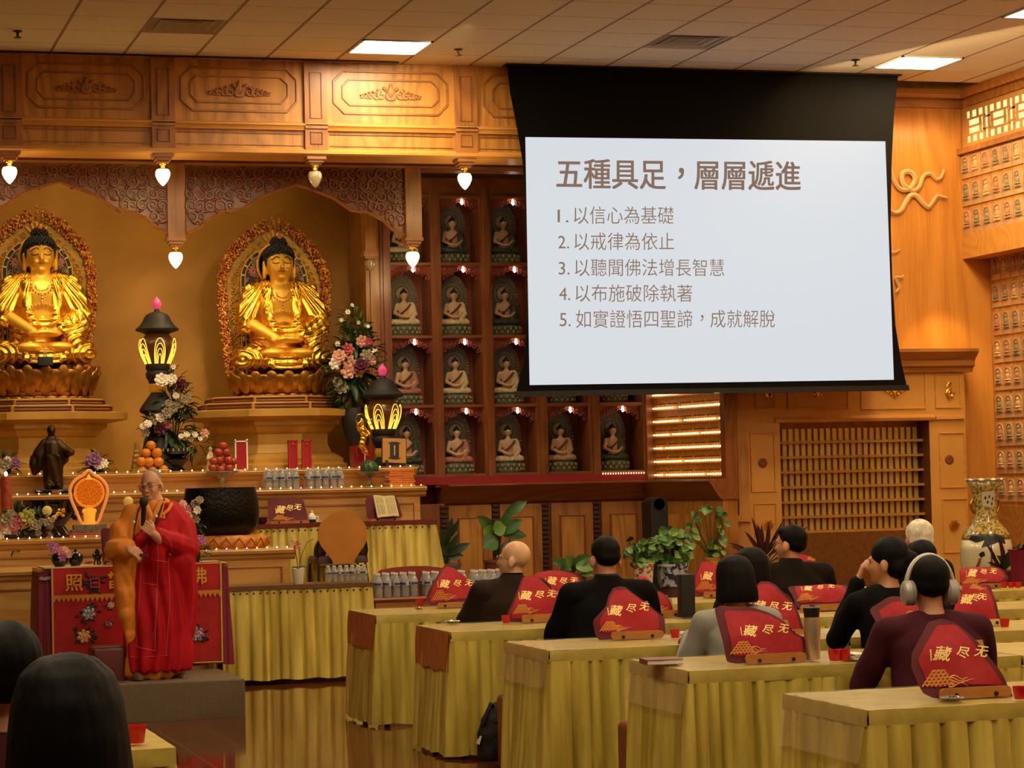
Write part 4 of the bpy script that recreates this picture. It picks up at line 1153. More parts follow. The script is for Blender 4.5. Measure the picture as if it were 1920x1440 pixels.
def desk(x0, x1, yf, label, seed, side='vinyl', dp=.8, group='gold-skirted desks'):
    t = thing('desk', label, 'desk', (x0, yf, 0), 0, group)
    L = x1-x0
    MB().box(.03, .03, ZD_-.05, L-.03, dp-.03, ZD_-.004).build('board', OAK, t)
    for a, b_ in ((.08, .08), (L-.08, .08), (.08, dp-.08), (L-.08, dp-.08)): MB().lathe([(.02, 0), (.02, ZD_-.05)], (a, b_, 0), 10).build('leg', BLACK, t)
    rows = []; NX = 60
    b = MB()
    def top(u, v):
        return (.0+u*L, v*dp, ZD_+.0025*noi(u*L*7, v*dp*9, seed))
    b.grid([[top(i/NX, j/8) for i in range(NX+1)] for j in range(9)])
    rr = random.Random(seed)
    fr = [[(i/NX*L, -.006*(k > 0)-.004*k*noi(i*.3, k, seed), ZD_-.03*k+.002*noi(i*.5, k)) for i in range(NX+1)] for k in (2, 1, 0)]
    b.grid(fr)
    sd = [[(-.006*(k > 0), dp-j*dp/12, ZD_-.03*k) for j in range(13)] for k in (2, 1, 0)]; b.grid(sd)
    b.grid([[(L+.006*(k > 0), j*dp/12, ZD_-.03*k) for j in range(13)] for k in (2, 1, 0)])
    b.build('tablecloth', GCLOTHT, t, angle=60)
    skirt([(.004, dp), (.004, -.004), (L-.004, -.004), (L-.004, dp)], ZD_-.055, .018, .034, .085, seed).build('skirt', GCLOTH, t, angle=180)
    if side == 'amber':
        skirt([(-.01, dp-.02), (-.01, .0)], ZD_-.004, ZD_-.23, .01, .06, seed+3).build('end_runner', AMBER, t, angle=180)
        g = MB(); g.grid([[(.004+i*.05, j*dp/6, ZD_+.004) for i in range(5)] for j in range(7)])
        MB().box(.02, .03, ZD_+.004, L-.01, dp-.01, ZD_+.006).build('vinyl_cover', VINYL, t)
    elif side == 'vinyl':
        MB().box(.0, .015, ZD_+.004, L-.005, dp-.01, ZD_+.006).build('vinyl_cover', VINYL, t)
        g = MB().grid([[(-.012-.03*k*k-.012*noi(j*.5, k*2, seed), dp-.01-j*(dp-.02)/16, ZD_+.006-.2*k-.008*noi(j*.8, seed)) for j in range(17)] for k in (1, .75, .5, .25, 0)])
        g.build('vinyl_flap', mat('vinyl_flap', 'e8cf98', .08, alpha=.3, spec=1.), t, angle=180)
    return t
def lx(px, py): return atz(px, py, ZD_)
R1, R2, R3, R4, R5 = 15.75, 13.72, 11.93, 10.33, 8.28
XL1, XL2, XL3, XL4, XL5 = [at(px, 1200, y).x for px, y in ((706, R1), (846, R2), (1030, R3), (1290, R4), (1624, R5))]
nm = {1: 'farthest row', 2: 'second row from the altar', 3: 'third row from the altar', 4: 'fourth row from the altar', 5: 'nearest row'}
for r_, (xl_, y, n_) in enumerate(((XL1, R1, 3), (XL2, R2, 3), (XL3, R3, 2), (XL4, R4, 2), (XL5, R5, 1)), 1):
    w = 1.66 if n_ > 1 else 2.0
    for k in range(n_):
        pos = ['at the aisle end', 'in the middle', 'at the right'][k]
        if n_ == 1: lab = 'gold-skirted desk in the nearest row, in front of the person wearing headphones'
        else: lab = f'gold-skirted desk {pos} of the {nm[r_]}'
        desk(xl_+k*(w+.012), xl_+k*(w+.012)+w, y, lab, 10*r_+k, (['amber', 'amber', 'vinyl', 'vinyl', 'vinyl'][r_-1] if k == 0 else 'plain'))
pL = atz(330, 1402, ZD_)
desk(pL.x-1.9, pL.x, pL.y, 'gold-skirted desk at the bottom left beside the long black hair', 77, 'plain')

# ============================================================ SUTRA COVERS ON BOOK STANDS
RED = mat('cover_red', 'ab0e1a', .75, col2='980c16', nscale=30, bump=.12, bscale=200)
MAROON = mat('cover_maroon', '5c0f18', .75)
GOLDTX = mat('cover_gold', 'ffdf88', .5)
GOLDCL = mat('cover_cloud', 'e09a4a', .55)
STANDW = mat('stand_wood', 'b5793c', .4, col2='a86c33', nscale=14, stretch=(1, 6, 6))
GLY = {c: text_mesh(c, 1., offset=.016, shear=.12) for c in '藏尽无'}
def deskpt(px, py, z, lo=.05, hi=.72):
    p = atz(px, py, z); f = min((R1, R2, R3, R4, R5), key=lambda r: abs(p.y-r-.35)); y = min(max(p.y, f+lo), f+hi)
    return Vector((at(px, py, y).x, y, z))
def cover(outer, inner, ledge, tx, cl, label, zdesk=ZD_+.006, tilt=24, bulge=.03, ph=0., Y=None, rows_l=True, maroon=False, standlabel=None, wood_=None):
    """outer/inner outlines and ledge as seen in the photograph, laid on a tilted plane at the stand's real place"""
    xl_, yl_, xr2, yr2, lh = ledge
    mx, my = (xl_+xr2)/2, (yl_+yr2)/2
    p0 = atz(mx, my, zdesk) if Y is None else Vector((at(mx, my, Y).x, Y, zdesk))
    if abs(zdesk-ZD_-.006) < 1e-6: p0 = deskpt(mx, my, zdesk, .13, .55)
    tr = math.radians(tilt); n = Vector((0, -math.cos(tr), math.sin(tr))); up = Vector((0, math.sin(tr), math.cos(tr))); ux = Vector((1, 0, 0))
    pq = p0+n*.02
    pts = [atplane(x, y, pq, n) for x, y in outer]
    us = [(p-pq).dot(ux) for p in pts]; vs = [(p-pq).dot(up) for p in pts]
    uc, vc = (min(us)+max(us))/2, (min(vs)+max(vs))/2; sx, sy = (max(us)-min(us))/2*1.15, (max(vs)-min(vs))/2*1.15
    def d(u, v):
        q = ((u-uc)/sx)**2+((v-vc)/sy)**2
        return bulge*max(0, 1-q)+.0045*math.sin(u*26+v*17+ph)+.003*math.sin(u*11-v*38+ph*2)
    def lay(px, py, e):
        p = atplane(px, py, pq, n); u, v = (p-pq).dot(ux), (p-pq).dot(up)
        return p+n*(d(u, v)+e)-p0
    def fan(poly, e, nr=7, sub=6):
        pl = []
        for i in range(len(poly)):
            a, b_ = poly[i], poly[(i+1) % len(poly)]
            for k in range(sub): pl.append((a[0]+(b_[0]-a[0])*k/sub, a[1]+(b_[1]-a[1])*k/sub))
        sm = pl
        for _ in range(1): sm = [((sm[i-1][0]+2*sm[i][0]+sm[(i+1) % len(sm)][0])/4, (sm[i-1][1]+2*sm[i][1]+sm[(i+1) % len(sm)][1])/4) for i in range(len(sm))]
        cx = sum(p[0] for p in sm)/len(sm); cy = sum(p[1] for p in sm)/len(sm); N_ = len(sm)
        v = [lay(cx+(x-cx)*(k+1)/nr, cy+(y-cy)*(k+1)/nr, e) for k in range(nr) for x, y in sm]; v.append(lay(cx, cy, e))
        f = [(k*N_+i, k*N_+(i+1) % N_, (k+1)*N_+(i+1) % N_, (k+1)*N_+i) for k in range(nr-1) for i in range(N_)]
        f += [(len(v)-1, (i+1) % N_, i) for i in range(N_)]
        return MB().add(v, [tuple(reversed(q)) for q in f])
    t = thing('sutra_cover', label, 'cloth cover', p0, 0, 'red sutra covers on the desks' if not maroon else 'maroon sutra covers')
    fan(outer, 0).build('border', MAROON, t, angle=180)
    if inner: fan(inner, .003).build('field', RED if not maroon else MAROON, t, angle=180)
    if tx:
        x0, y0, x1, y1, s = tx
        b = MB()
        for q in range(5): b.tube([lay(x0+s*.012*q, y0-s*.3+s*.13*q, .004), lay(x0+s*(.07+.012*q), y0-s*.25+s*.13*q, .004)], .0024*s/30+.0004, 4)
        b.tube([lay(x0+s*.02, y0-s*.32, .004), lay(x0+s*.09, y0+s*.34, .004)], .002*s/30+.0004, 4)
        for i, c_ in enumerate('藏尽无'):
            u = (.2, .57, .9)[i]; cx, cy = x0+(x1-x0)*u, y0+(y1-y0)*u; me = GLY[c_]
            vs_ = [lay(cx+(v.co.x-.5+.1*(v.co.y-.38))*s*(1. if i == 0 else .82), cy-(v.co.y-.38-.12*(v.co.x-.5))*s*(.92 if i == 0 else .72), .0042) for v in me.vertices]
            b.add(vs_, [tuple(p.vertices) for p in me.polygons])
        b.build('lettering', GOLDTX, t, smooth=False)
    if cl:
        x, y, w, h = cl; b = MB(); rr = random.Random(int(x))
        lw = .0012*w/60+.0005
        for k in range(5):
            for q in range(7-k):
                cx = x+w*(.04+.085*q+.04*k); cy = y+h*(.86-.17*k); r = w*.052
                b.tube([lay(cx+r*math.cos(a), cy-r*.8*math.sin(a), .0042) for a in [PI*u/6 for u in range(-1, 8)]], lw, 4)
                b.tube([lay(cx+r*.5*math.cos(a), cy-r*.4*math.sin(a), .0042) for a in [PI*u/5 for u in range(6)]], lw, 4)
        for k in range(5):
            yy = y+h*(.5+.1*k); xa = x+w*.5; xb = x+w*rr.uniform(.8, 1.02)
            b.tube([lay(xa+(xb-xa)*q/8, yy-h*.1*math.sin(q*.8+k), .0042) for q in range(9)], [lw*(1.6-1.3*q/8) for q in range(9)], 4)
        b.build('cloud_motif', GOLDCL, t)
    st = thing('book_stand', standlabel or 'wooden stand of the '+label.split(' cover')[0].replace('gold-lettered cloth', '').replace('cloth', '').replace('  ', ' ').strip()+' cover'+label.split(' cover', 1)[1].replace('in front of', 'by').replace('person in brown', 'person').replace('person in the dark robe', 'dark robe'), 'book stand', p0, 0, 'wooden book stands')
    wx0, wx1 = at(xl_, yl_, p0.y).x-p0.x, at(xr2, yr2, p0.y).x-p0.x; hh = lh*mpp(p0.y)
    dzl, dzr = (at(xl_, yl_, p0.y).z-p0.z), (at(xr2, yr2, p0.y).z-p0.z)
    b = MB(); r = hh*.42; pr = []
    for cx, cz, a0 in ((wx1-r, r, -PI/2), (wx1-r, hh-r, 0), (wx0+r, hh-r, PI/2), (wx0+r, r, PI)):
        for k in range(4): a = a0+PI/2*k/3; pr.append((cx+r*math.cos(a), cz+r*math.sin(a)))
    b.prism([(x, z+.001) for x, z in pr], -.055, -.038); b.box(wx0+.01, -.05, .001, wx1-.01, .0, .012)
    b.build('ledge', wood_ or STANDW, st)
    for u in (.22, .78):
        x = wx0+(wx1-wx0)*u; MB().lathe([(.001, -.004), (.009, -.003), (.009, .003), (.001, .004)], (x, -.058, .014), 10, rot=Matrix.Rotation(PI/2, 3, 'X')).build('knob', BLACK, st)
    vt = (max(vs)-0)*.72
    bb = MB(); q = Matrix.Rotation(-tr, 3, 'X'); bb.cbox(tuple(up*(vt/2)+n*(-.012)+Vector((0, 0, .004))), (min((max(us)-min(us))*.55, .3), .014, vt), rot=q); bb.build('back_board', STANDW, st)
    sp = MB(); sp.box(-.02, .01, .002, .02, .16+vt*.1, .012); sp.cbox((0, .09+vt*.25, vt*.35), (.02, .012, vt*.75), rot=Matrix.Rotation(.35, 3, 'X')); sp.build('prop', STANDW, st)
    return t
def shrink(o, l=0, r=0, t=0, b=0):
    xs = [p[0] for p in o]; ys = [p[1] for p in o]; x0, x1, y0, y1 = min(xs), max(xs), min(ys), max(ys)
    return [(x0+l+(x-x0)*(x1-x0-l-r)/(x1-x0), y0+t+(y-y0)*(y1-y0-t-b)/(y1-y0)) for x, y in o]
o1 = [(831, 1061), (845, 1065), (868, 1084), (893, 1106), (884, 1127), (802, 1137), (799, 1122), (803, 1108)]
cover(o1, shrink(o1, 7, 1, 1, 6), (817, 1138, 879, 1134, 9), (818, 1099, 884, 1094, 18), (810, 1108, 46, 20), 'red gold-lettered cloth cover on the aisle end of the farthest desk row', ph=1)
o2 = [(1000, 1076), (1030, 1070), (1053, 1071), (1083, 1079), (1092, 1097), (1082, 1121), (1012, 1124), (1000, 1100)]
cover(o2, shrink(o2, 1, 5, 1, 3), (1036, 1128, 1082, 1125, 9), (1020, 1092, 1080, 1090, 18), (1035, 1112, 46, 9), 'red gold-lettered cloth cover on the farthest row, right of the bald person in brown', ph=2)
o3 = [(979, 1082), (995, 1081), (1013, 1089), (1040, 1115), (1056, 1142), (1067, 1161), (955, 1167), (951, 1150), (960, 1131)]
cover(o3, shrink(o3, 6, 7, 1, 6), (974, 1166, 1058, 1162, 14), (970, 1120, 1038, 1116, 21), (962, 1136, 52, 18), 'red gold-lettered cloth cover on the second row, right in front of the bald person', ph=3)
o4 = [(1148, 1104), (1160, 1101), (1171, 1102), (1187, 1116), (1210, 1135), (1236, 1151), (1246, 1160), (1248, 1192), (1125, 1200), (1118, 1192), (1110, 1165), (1134, 1140), (1140, 1118)]
i4 = [(1150, 1109), (1172, 1108), (1188, 1120), (1212, 1140), (1233, 1154), (1234, 1184), (1131, 1188), (1121, 1167), (1138, 1143), (1143, 1122)]
cover(o4, i4, (1141, 1199, 1238, 1193, 14), (1136, 1150, 1212, 1140, 23), (1125, 1168, 58, 18), 'red gold-lettered cloth cover behind the back of the person in the black robe', ph=4)
o5 = [(1195, 1117), (1236, 1108), (1250, 1120), (1262, 1146), (1258, 1153), (1200, 1160)]
cover(o5, shrink(o5, 1, 5, 2, 3), (1225, 1157, 1271, 1154, 12), None, (1215, 1135, 40, 12), 'red cloth cover half hidden by the right arm of the black-robed person', ph=5)
o6 = [(1192, 1086), (1205, 1080), (1218, 1090), (1217, 1102), (1193, 1104)]
cover(o6, shrink(o6, 1, 2, 1, 2), (1190, 1107, 1247, 1103, 8), None, None, 'small red cloth cover in the farthest row beside the patterned flower pot', ph=6)
o7 = [(1310, 1054), (1328, 1051), (1343, 1059), (1358, 1078), (1362, 1112), (1312, 1118), (1299, 1114), (1297, 1090)]
cover(o7, shrink(o7, 5, 1, 2, 6), (1315, 1118, 1375, 1115, 11), (1311, 1085, 1372, 1076, 18), (1305, 1092, 48, 16), 'red gold-lettered cloth cover beside the black tower, left of the bobbed hair', ph=7)
o8 = [(1425, 1090), (1440, 1091), (1452, 1098), (1462, 1111), (1488, 1133), (1497, 1155), (1508, 1180), (1500, 1187), (1400, 1192), (1400, 1120)]
cover(o8, shrink(o8, 1, 7, 5, 3), (1410, 1193, 1500, 1189, 10), (1404, 1140, 1480, 1139, 23), (1430, 1172, 50, 14), 'red gold-lettered cloth cover right behind the bobbed hair in the third row', ph=8)
o9 = [(1476, 1101), (1500, 1098), (1580, 1096), (1590, 1099), (1604, 1131), (1594, 1136), (1500, 1141), (1492, 1135), (1484, 1115)]
i9 = [(1488, 1102), (1530, 1098), (1580, 1098), (1594, 1128), (1545, 1133), (1498, 1133)]
cover(o9, i9, (1496, 1143, 1592, 1139, 12), (1501, 1107, 1562, 1103, 15), (1494, 1118, 44, 13), 'low wide red cloth cover behind the person in the dark robe, second row', ph=9, tilt=42)
o10 = [(1338, 1142), (1352, 1135), (1412, 1142), (1437, 1151), (1464, 1167), (1488, 1190), (1515, 1197), (1515, 1231), (1503, 1238), (1384, 1244), (1364, 1240), (1356, 1211)]
i10 = [(1354, 1146), (1410, 1148), (1437, 1157), (1462, 1172), (1486, 1194), (1503, 1198), (1503, 1226), (1440, 1229), (1375, 1232), (1366, 1200)]
cover(o10, i10, (1391, 1245, 1504, 1238, 17), (1384, 1188, 1473, 1182, 25), (1370, 1206, 70, 24), 'large red gold-lettered cloth cover behind the grey-sweater person, fourth row', ph=10)
o11 = [(1630, 1141), (1667, 1119), (1702, 1119), (1740, 1140), (1770, 1200), (1760, 1226), (1665, 1232), (1647, 1185)]
i11 = [(1646, 1147), (1670, 1131), (1702, 1130), (1735, 1150), (1755, 1200), (1750, 1218), (1672, 1222), (1657, 1180)]
cover(o11, i11, (1660, 1238, 1760, 1232, 14), None, (1690, 1150, 40, 14), 'red cloth cover with dark border partly hidden by the maroon-sweater person', ph=11)
o12 = [(1808, 1094), (1858, 1096), (1865, 1125), (1872, 1150), (1880, 1171), (1868, 1173), (1780, 1170), (1790, 1130)]
cover(o12, shrink(o12, 1, 9, 1, 4), (1806, 1174, 1876, 1170, 11), (1800, 1128, 1842, 1121, 21), (1815, 1096, 36, 12), 'red cloth cover on a pale stand right of the headphones, third row', ph=12, wood_=mat('stand_pale', 'd8b878', .4))
o13 = [(1798, 1065), (1876, 1064), (1890, 1086), (1880, 1097), (1800, 1100)]
cover(o13, shrink(o13, 1, 7, 2, 4), (1800, 1104, 1878, 1101, 8), (1809, 1080, 1866, 1073, 16), (1805, 1086, 46, 10), 'red gold-lettered cloth cover in the farthest row below the tall vase', ph=13, tilt=40)
o14 = [(1739, 1167), (1765, 1160), (1790, 1169), (1827, 1207), (1880, 1270), (1902, 1306), (1880, 1309), (1750, 1310), (1730, 1300), (1707, 1253), (1708, 1227), (1723, 1197)]
i14 = [(1755, 1174), (1790, 1173), (1820, 1211), (1872, 1275), (1880, 1285), (1810, 1288), (1742, 1291), (1717, 1240), (1735, 1205)]
cover(o14, i14, (1752, 1310, 1884, 1304, 20), (1738, 1233, 1845, 1224, 31), (1730, 1258, 90, 34), 'large red gold-lettered cloth cover in the nearest row behind the maroon sweater', ph=14)
o15 = [(1470, 1045), (1500, 1039), (1520, 1045), (1545, 1068), (1562, 1092), (1560, 1100), (1460, 1105)]
cover(o15, shrink(o15, 1, 4, 2, 3), (1470, 1108, 1556, 1105, 9), (1500, 1068, 1550, 1066, 17), (1510, 1046, 20, 8), 'red cloth cover slanting out behind the dark-robed person wearing glasses', ph=15)
o16 = [(-40, 1340), (10, 1336), (40, 1352), (42, 1400), (-30, 1410), (-50, 1380)]
cover(o16, shrink(o16, 1, 3, 2, 4), (-50, 1418, 38, 1412, 14), (-40, 1368, 34, 1362, 26), None, 'red cloth cover at the bottom left edge beside the black-haired heads', ph=16)

# ============================================================ SMALL THINGS ON THE DESKS
CUPR = mat('red_cup', 'd01c20', .2, trans=.2)
def cup(px, pyb, hpx, label, z=ZD_+.008):
    p = deskpt(px, pyb, z); h = hpx*mpp(p.y); r = h*.6
    t = thing('candle_cup', label, 'cup', p, 0, 'small red candle cups')
    MB().lathe([(r*.72, 0), (r*.8, .003), (r, h), (r*.93, h), (r*.75, h*.1), (1e-5, h*.1)], n=18).build('glass', CUPR, t)
    MB().lathe([(r*.7, h*.1), (r*.72, h*.3), (1e-5, h*.3)], n=14).build('candle', mat('wax', 'd8c8a8', .5, emit='ff6a30', estr=.6), t)
cup(788, 1138, 13, 'small red cup at the aisle end of the farthest desk row')
cup(949, 1168, 14, 'small red cup beside the cover in front of the bald person')
cup(1266, 1196, 15, 'small red cup right of the black-robed person')
cup(1565, 1239, 21, 'left one of two red cups beside the steel tumbler'); cup(1583, 1238, 21, 'right one of two red cups beside the steel tumbler')
cup(1884, 1176, 16, 'single red cup at the right edge, third row')
for k, w in enumerate(('left', 'middle', 'right')): cup(1883+k*13, 1102, 11, f'{w} one of three red cups below the tall vase')
cup(1913, 1311, 24, 'red cup cut off at the right edge, nearest row')
cup(255, 1393, 30, 'red cup on the bottom left desk beside the long black hair')
def plate(px, py, rpx, label):
    p = deskpt(px, py, ZD_+.008); r = rpx*mpp(p.y)
    t = thing('dish', label, 'dish', p)
    MB().lathe([(r*.55, 0), (r*.6, .003), (r, .014), (r*.97, .016), (r*.58, .005), (1e-5, .005)], n=22).build('plate', mat('foil', 'b8b8b0', .25, metal=.8), t)
    rr = random.Random(int(px)); 
    for k in range(5):
        a = rr.uniform(0, 6.28); MB().ell((r*.4*math.cos(a), r*.4*math.sin(a), .012), (r*.2, r*.16, .009), nu=8, nv=5).build('morsel', [RED, LEAFL, LEAF, WHITE, RED][k], t)
plate(848, 1165, 15, 'little foil dish on the second row, left of the red cup')
plate(1518, 1237, 19, 'little foil dish at the foot of the steel tumbler')
plate(1785, 1314, 25, 'little foil dish in front of the nearest red cover')
plate(786, 1143, 9, 'little foil dish next to the cup on the farthest row')
def papers(px0, px1, py, label, n_=3, seed=1):
    a = deskpt(px0, py, ZD_+.008, .05, .6); b_ = at(px1, py, a.y); rr = random.Random(seed)
    t = thing('paper_stack', label, 'papers', ((a.x+b_.x)/2, a.y+.08, ZD_+.008)); w = (b_.x-a.x)/2
    for k in range(n_):
        MB().cbox((rr.uniform(-.01, .01), rr.uniform(-.01, .01), .003+k*.006), (w*2-.02, .16, .004), rot=Matrix.Rotation(rr.uniform(-.1, .1), 3, 'Z')).build('sheet', WHITE, t)
papers(1594, 1640, 1107, 'white papers on the farthest row, right of the dark-robed person', 4, 3)
papers(1597, 1636, 1141, 'white papers on the second row beside the low red cover', 4, 4)
papers(1227, 1262, 1188, 'white papers behind the red cup in the third row', 2, 5) if False else papers(1280, 1310, 1190, 'white tissue papers left of the grey sweater', 2, 5)
papers(1598, 1632, 1241, 'small stack of white paper beside the two red cups', 5, 6)
a = atz(1222, 1247, ZD_+.008); b_ = atz(1300, 1251, ZD_+.008)
t = thing('notebook', 'brown hardcover notebook lying at the aisle end of the fourth row', 'book', ((a.x+b_.x)/2, a.y+.02, ZD_+.009), -.12)
BROWNC = mat('brown_cover', '7a4a2a', .5)
MB().box(-.085, -.06, 0, .085, .1, .003).box(-.085, -.06, .022, .085, .1, .025).box(-.088, -.06, 0, -.084, .1, .025).build('cover', BROWNC, t)
MB().box(-.083, -.056, .003, .08, .096, .022).build('pages', WHITE, t)
p = atz(1524, 1236, ZD_+.012); h = 97*mpp(p.y); r = h*.165
t = thing('tumbler', 'tall brushed-steel tumbler with black lid beside the large red cover', 'tumbler', p)
MB().lathe([(r*.82, 0), (r*.86, .004), (r*.9, h*.3), (r*1.0, h*.6), (r*.86, h*.8), (1e-5, h*.8)], n=26).build('body', mat('brushed_steel', 'd0c0a4', .38, metal=.9), t)
MB().lathe([(r*.87, h*.8), (r*.93, h*.9), (r*.98, h*.985), (r*.9, h), (1e-5, h)], n=26).build('lid', BLACK, t)
MB().lathe([(r*.99, h*.975), (r*1.0, h*.99), (r*.96, h*.995)], n=26).build('rim_ring', mat('grey_ring', '6a7a74', .3), t)
MB().cbox((r*.1, 0, h*1.02), (r*.5, r*.3, h*.035)).build('sip_tab', mat('red_tab', 'a02018', .4), t)
p = atz(1288, 1157, ZD_+.008); h = 78*mpp(p.y)
t = thing('tower_speaker', 'slim black tower standing on the second desk row', 'speaker', p)
MB().rbox(-.045, -.035, .012, .045, .045, h, .006).build('case', BLACK, t)
MB().box(-.05, -.06, 0, .075, .06, .012).build('foot', BLACK, t)

# hassocks between the rows
HAS = mat('hassock_leather', '7c2a1c', .4, col2='6e2418', nscale=8)
def hassock(x, y, label, w=.46, h=.4, z=0, m_=HAS):
    t = thing('hassock', label, 'stool', (x, y, z), 0, None)
    MB().rbox(-w/2, -w/2, 0, w/2, w/2, h, .03).build('cushion', m_, t)
    MB().tube([(-w/2+.012, -w/2+.012, h-.03), (w/2-.012, -w/2+.012, h-.03), (w/2-.012, w/2-.012, h-.03), (-w/2+.012, w/2-.012, h-.03)], .006, 5, closed=True).build('piping', m_, t)
    return t
hassock(at(783, 1300, 15.2).x+.24, 14.98, 'red-brown leather hassock between the first two desk rows at the aisle')
hassock(at(940, 1330, 13.2).x+.24, 13.12, 'red-brown leather hassock behind the black bag')
hassock(at(1172, 1400, 11.4).x+.24, 11.33, 'red-brown leather hassock in the gap left of the fourth desk row')
t = hassock(at(1486, 1430, 8.9).x+.3, 9.25, 'dark blue cushioned stool peeping out left of the nearest desk', m_=mat('navy', '1c2236', .6), h=.36)
# bag and flask on the floor
p = atz(932, 1428, 0)
t = thing('tote_bag', 'slouching black tote bag on the floor before the second desk row', 'bag', (p.x, p.y+.1, 0))
BAGM = mat('bag_black', '0f0e0d', .8, bump=.3, bscale=30)
b = MB()
m_ = mpp(p.y)
b.loft([(0, 0, .0, .085, .07), (0, 0, .05, .085, .075), (-.005, 0, .15, .08, .065), (.01, .0, .24, .07, .05), (.03, .01, .3, .05, .03), (.05, .01, .335, .02, .015)], 16)
organic('body', b, BAGM, t, vox=.009, smooth=2, fn=lambda q: .008*noi(q.x*22, q.y*22, q.z*16))
MB().tube([(-.06, -.03, .2), (-.035, -.05, .28), (-.01, -.03, .325), (.02, .0, .3)], .012, 6).build('handle', BAGM, t)
MB().tube([(.01, -.05, .22), (.05, -.05, .3), (.075, -.02, .335), (.07, .02, .26)], .012, 6).build('handle', BAGM, t)
MB().cbox((-.082, -.02, .12), (.006, .05, .05), rot=Matrix.Rotation(.3, 3, 'Y')).build('tag', WHITE, t)
p = atz(966, 1436, 0); h = 76*mpp(p.y)
t = thing('flask', 'mauve-grey flask with dark lid standing beside the black bag', 'flask', (p.x, p.y+.04, 0))
r = h*.14
MB().lathe([(r*.9, 0), (r, .008), (r, h*.7), (r*.92, h*.74), (1e-5, h*.74)], n=20).build('body', mat('mauve', '7d6a62', .4), t)
MB().lathe([(r*.85, h*.74), (r*.88, h*.9), (r*.8, h), (1e-5, h)], n=20).build('lid', BLACK, t)

# ============================================================ TABLES BEFORE THE ALTAR
def curtain_table(name, label, x0, x1, yf, dp, z, z0, edge_m, seed, eyelets=True, flare=0.):
    t = thing(name, label, 'table', (0, 0, 0))
    MB().box(x0-.01, yf-.015, z-.035, x1+.01, yf+dp, z).build('tabletop', edge_m, t)
    skirt([(x0, yf+dp), (x0, yf), (x1, yf), (x1, yf+dp)], z-.035, z0, .034, .085, seed, outs=1+flare).build('skirt', GCLOTH, t, angle=180)
    for a in (x0+.06, x1-.06):
        for c_ in (yf+.06, yf+dp-.06): MB().lathe([(.018, 0 if z0 < .3 else .5), (.018, z-.03)], (a, c_, 0), 8).build('leg', BLACK, t)
    if eyelets:
        e = MB(); n_ = int((x1-x0)/.055)
        for k in range(n_): e.lathe([(.004, 0), (.009, .001), (.009, .004), (.004, .004)], (x0+.03+k*.055, yf-.02, z-.06), 8, rot=Matrix.Rotation(PI/2, 3, 'X'))
        e.build('eyelets', mat('eyelet_dark', '4a3418', .4, metal=.5), t)
    return t
YLT = 19.5
curtain_table('skirted_table', 'low table with a gold curtain skirt beside the standing person in red', at(417, 1100, YLT).x, at(696, 1095, YLT).x, YLT, .42, at(560, 1096, YLT).z, .04, mat('table_brown', '6b4a24', .4), 91)
YST = 20.72
zST = at(650, 979, YST).z
curtain_table('skirted_table', 'tall table with a gold curtain skirt behind the round-backed chair', at(482, 985, YST).x, at(817, 976, YST).x, YST, .34, zST, .5, mat('table_maroon', '6a2018', .35), 93, flare=1.2)
struct('trim_11', MB().box(4.0, 20.0, 0, 5.35, 20.565, .5), ALTAR)
# chair
px_ = at(641, 1000, 20.3); cz = .5
t = thing('chair', 'black-framed chair with a round plywood back before the tall skirted table', 'chair', (px_.x, 20.3, cz))
M_ = mpp(20.3)
PLY = mat('plywood_back', 'c4802c', .4, col2='b47426', nscale=6)
zc = at(641, 1002, 20.28).z-cz; R0 = 44*M_
ol = []
for k in range(41):
    a = PI*1.2-(PI*1.4)*k/40; ol.append((R0*math.cos(a), zc+R0*.92*math.sin(a)))
zb_ = at(641, 1050, 20.28).z-cz
tail = [(.62*R0, zc-R0*.78), (.46*R0, zc-R0*1.02), (.38*R0, zc-R0*1.3), (.4*R0, zb_-.03), (-.4*R0, zb_-.03), (-.38*R0, zc-R0*1.3), (-.46*R0, zc-R0*1.02), (-.62*R0, zc-R0*.78)]
poly = ol+tail
b = MB().prism(poly, -.0, .014); b.v = [(x, y-.05+.35*(x*x), z) for x, y, z in b.v]; b.build('backrest', PLY, t, angle=30)
MB().rbox(-.23, .0, zb_-.03, .23, .36, zb_+.035, .03).build('seat', mat('seat_dark', '4a2a22', .6), t)
for s in (-1, 1): MB().ell((s*.17, .06, zb_+.1), (.06, .05, .1), rot=Matrix.Rotation(-s*.35, 3, 'Y')).build('back_padding', MATS['seat_dark'], t)
for s in (-1, 1):
    MB().tube([(s*.22, -.04, 0), (s*.215, -.02, zb_*.6), (s*.2, .01, zb_-.02), (s*.22, .02, zb_+.08), (s*.205, .0, zb_+.16)], .011, 8).build('leg', BLACK, t)
    MB().tube([(s*.22, .36, 0), (s*.21, .34, zb_-.02)], .011, 8).build('leg', BLACK, t)
MB().tube([(-.205, -.0, zb_-.05), (.205, -.0, zb_-.05)], .008, 6).build('crossbar', BLACK, t)
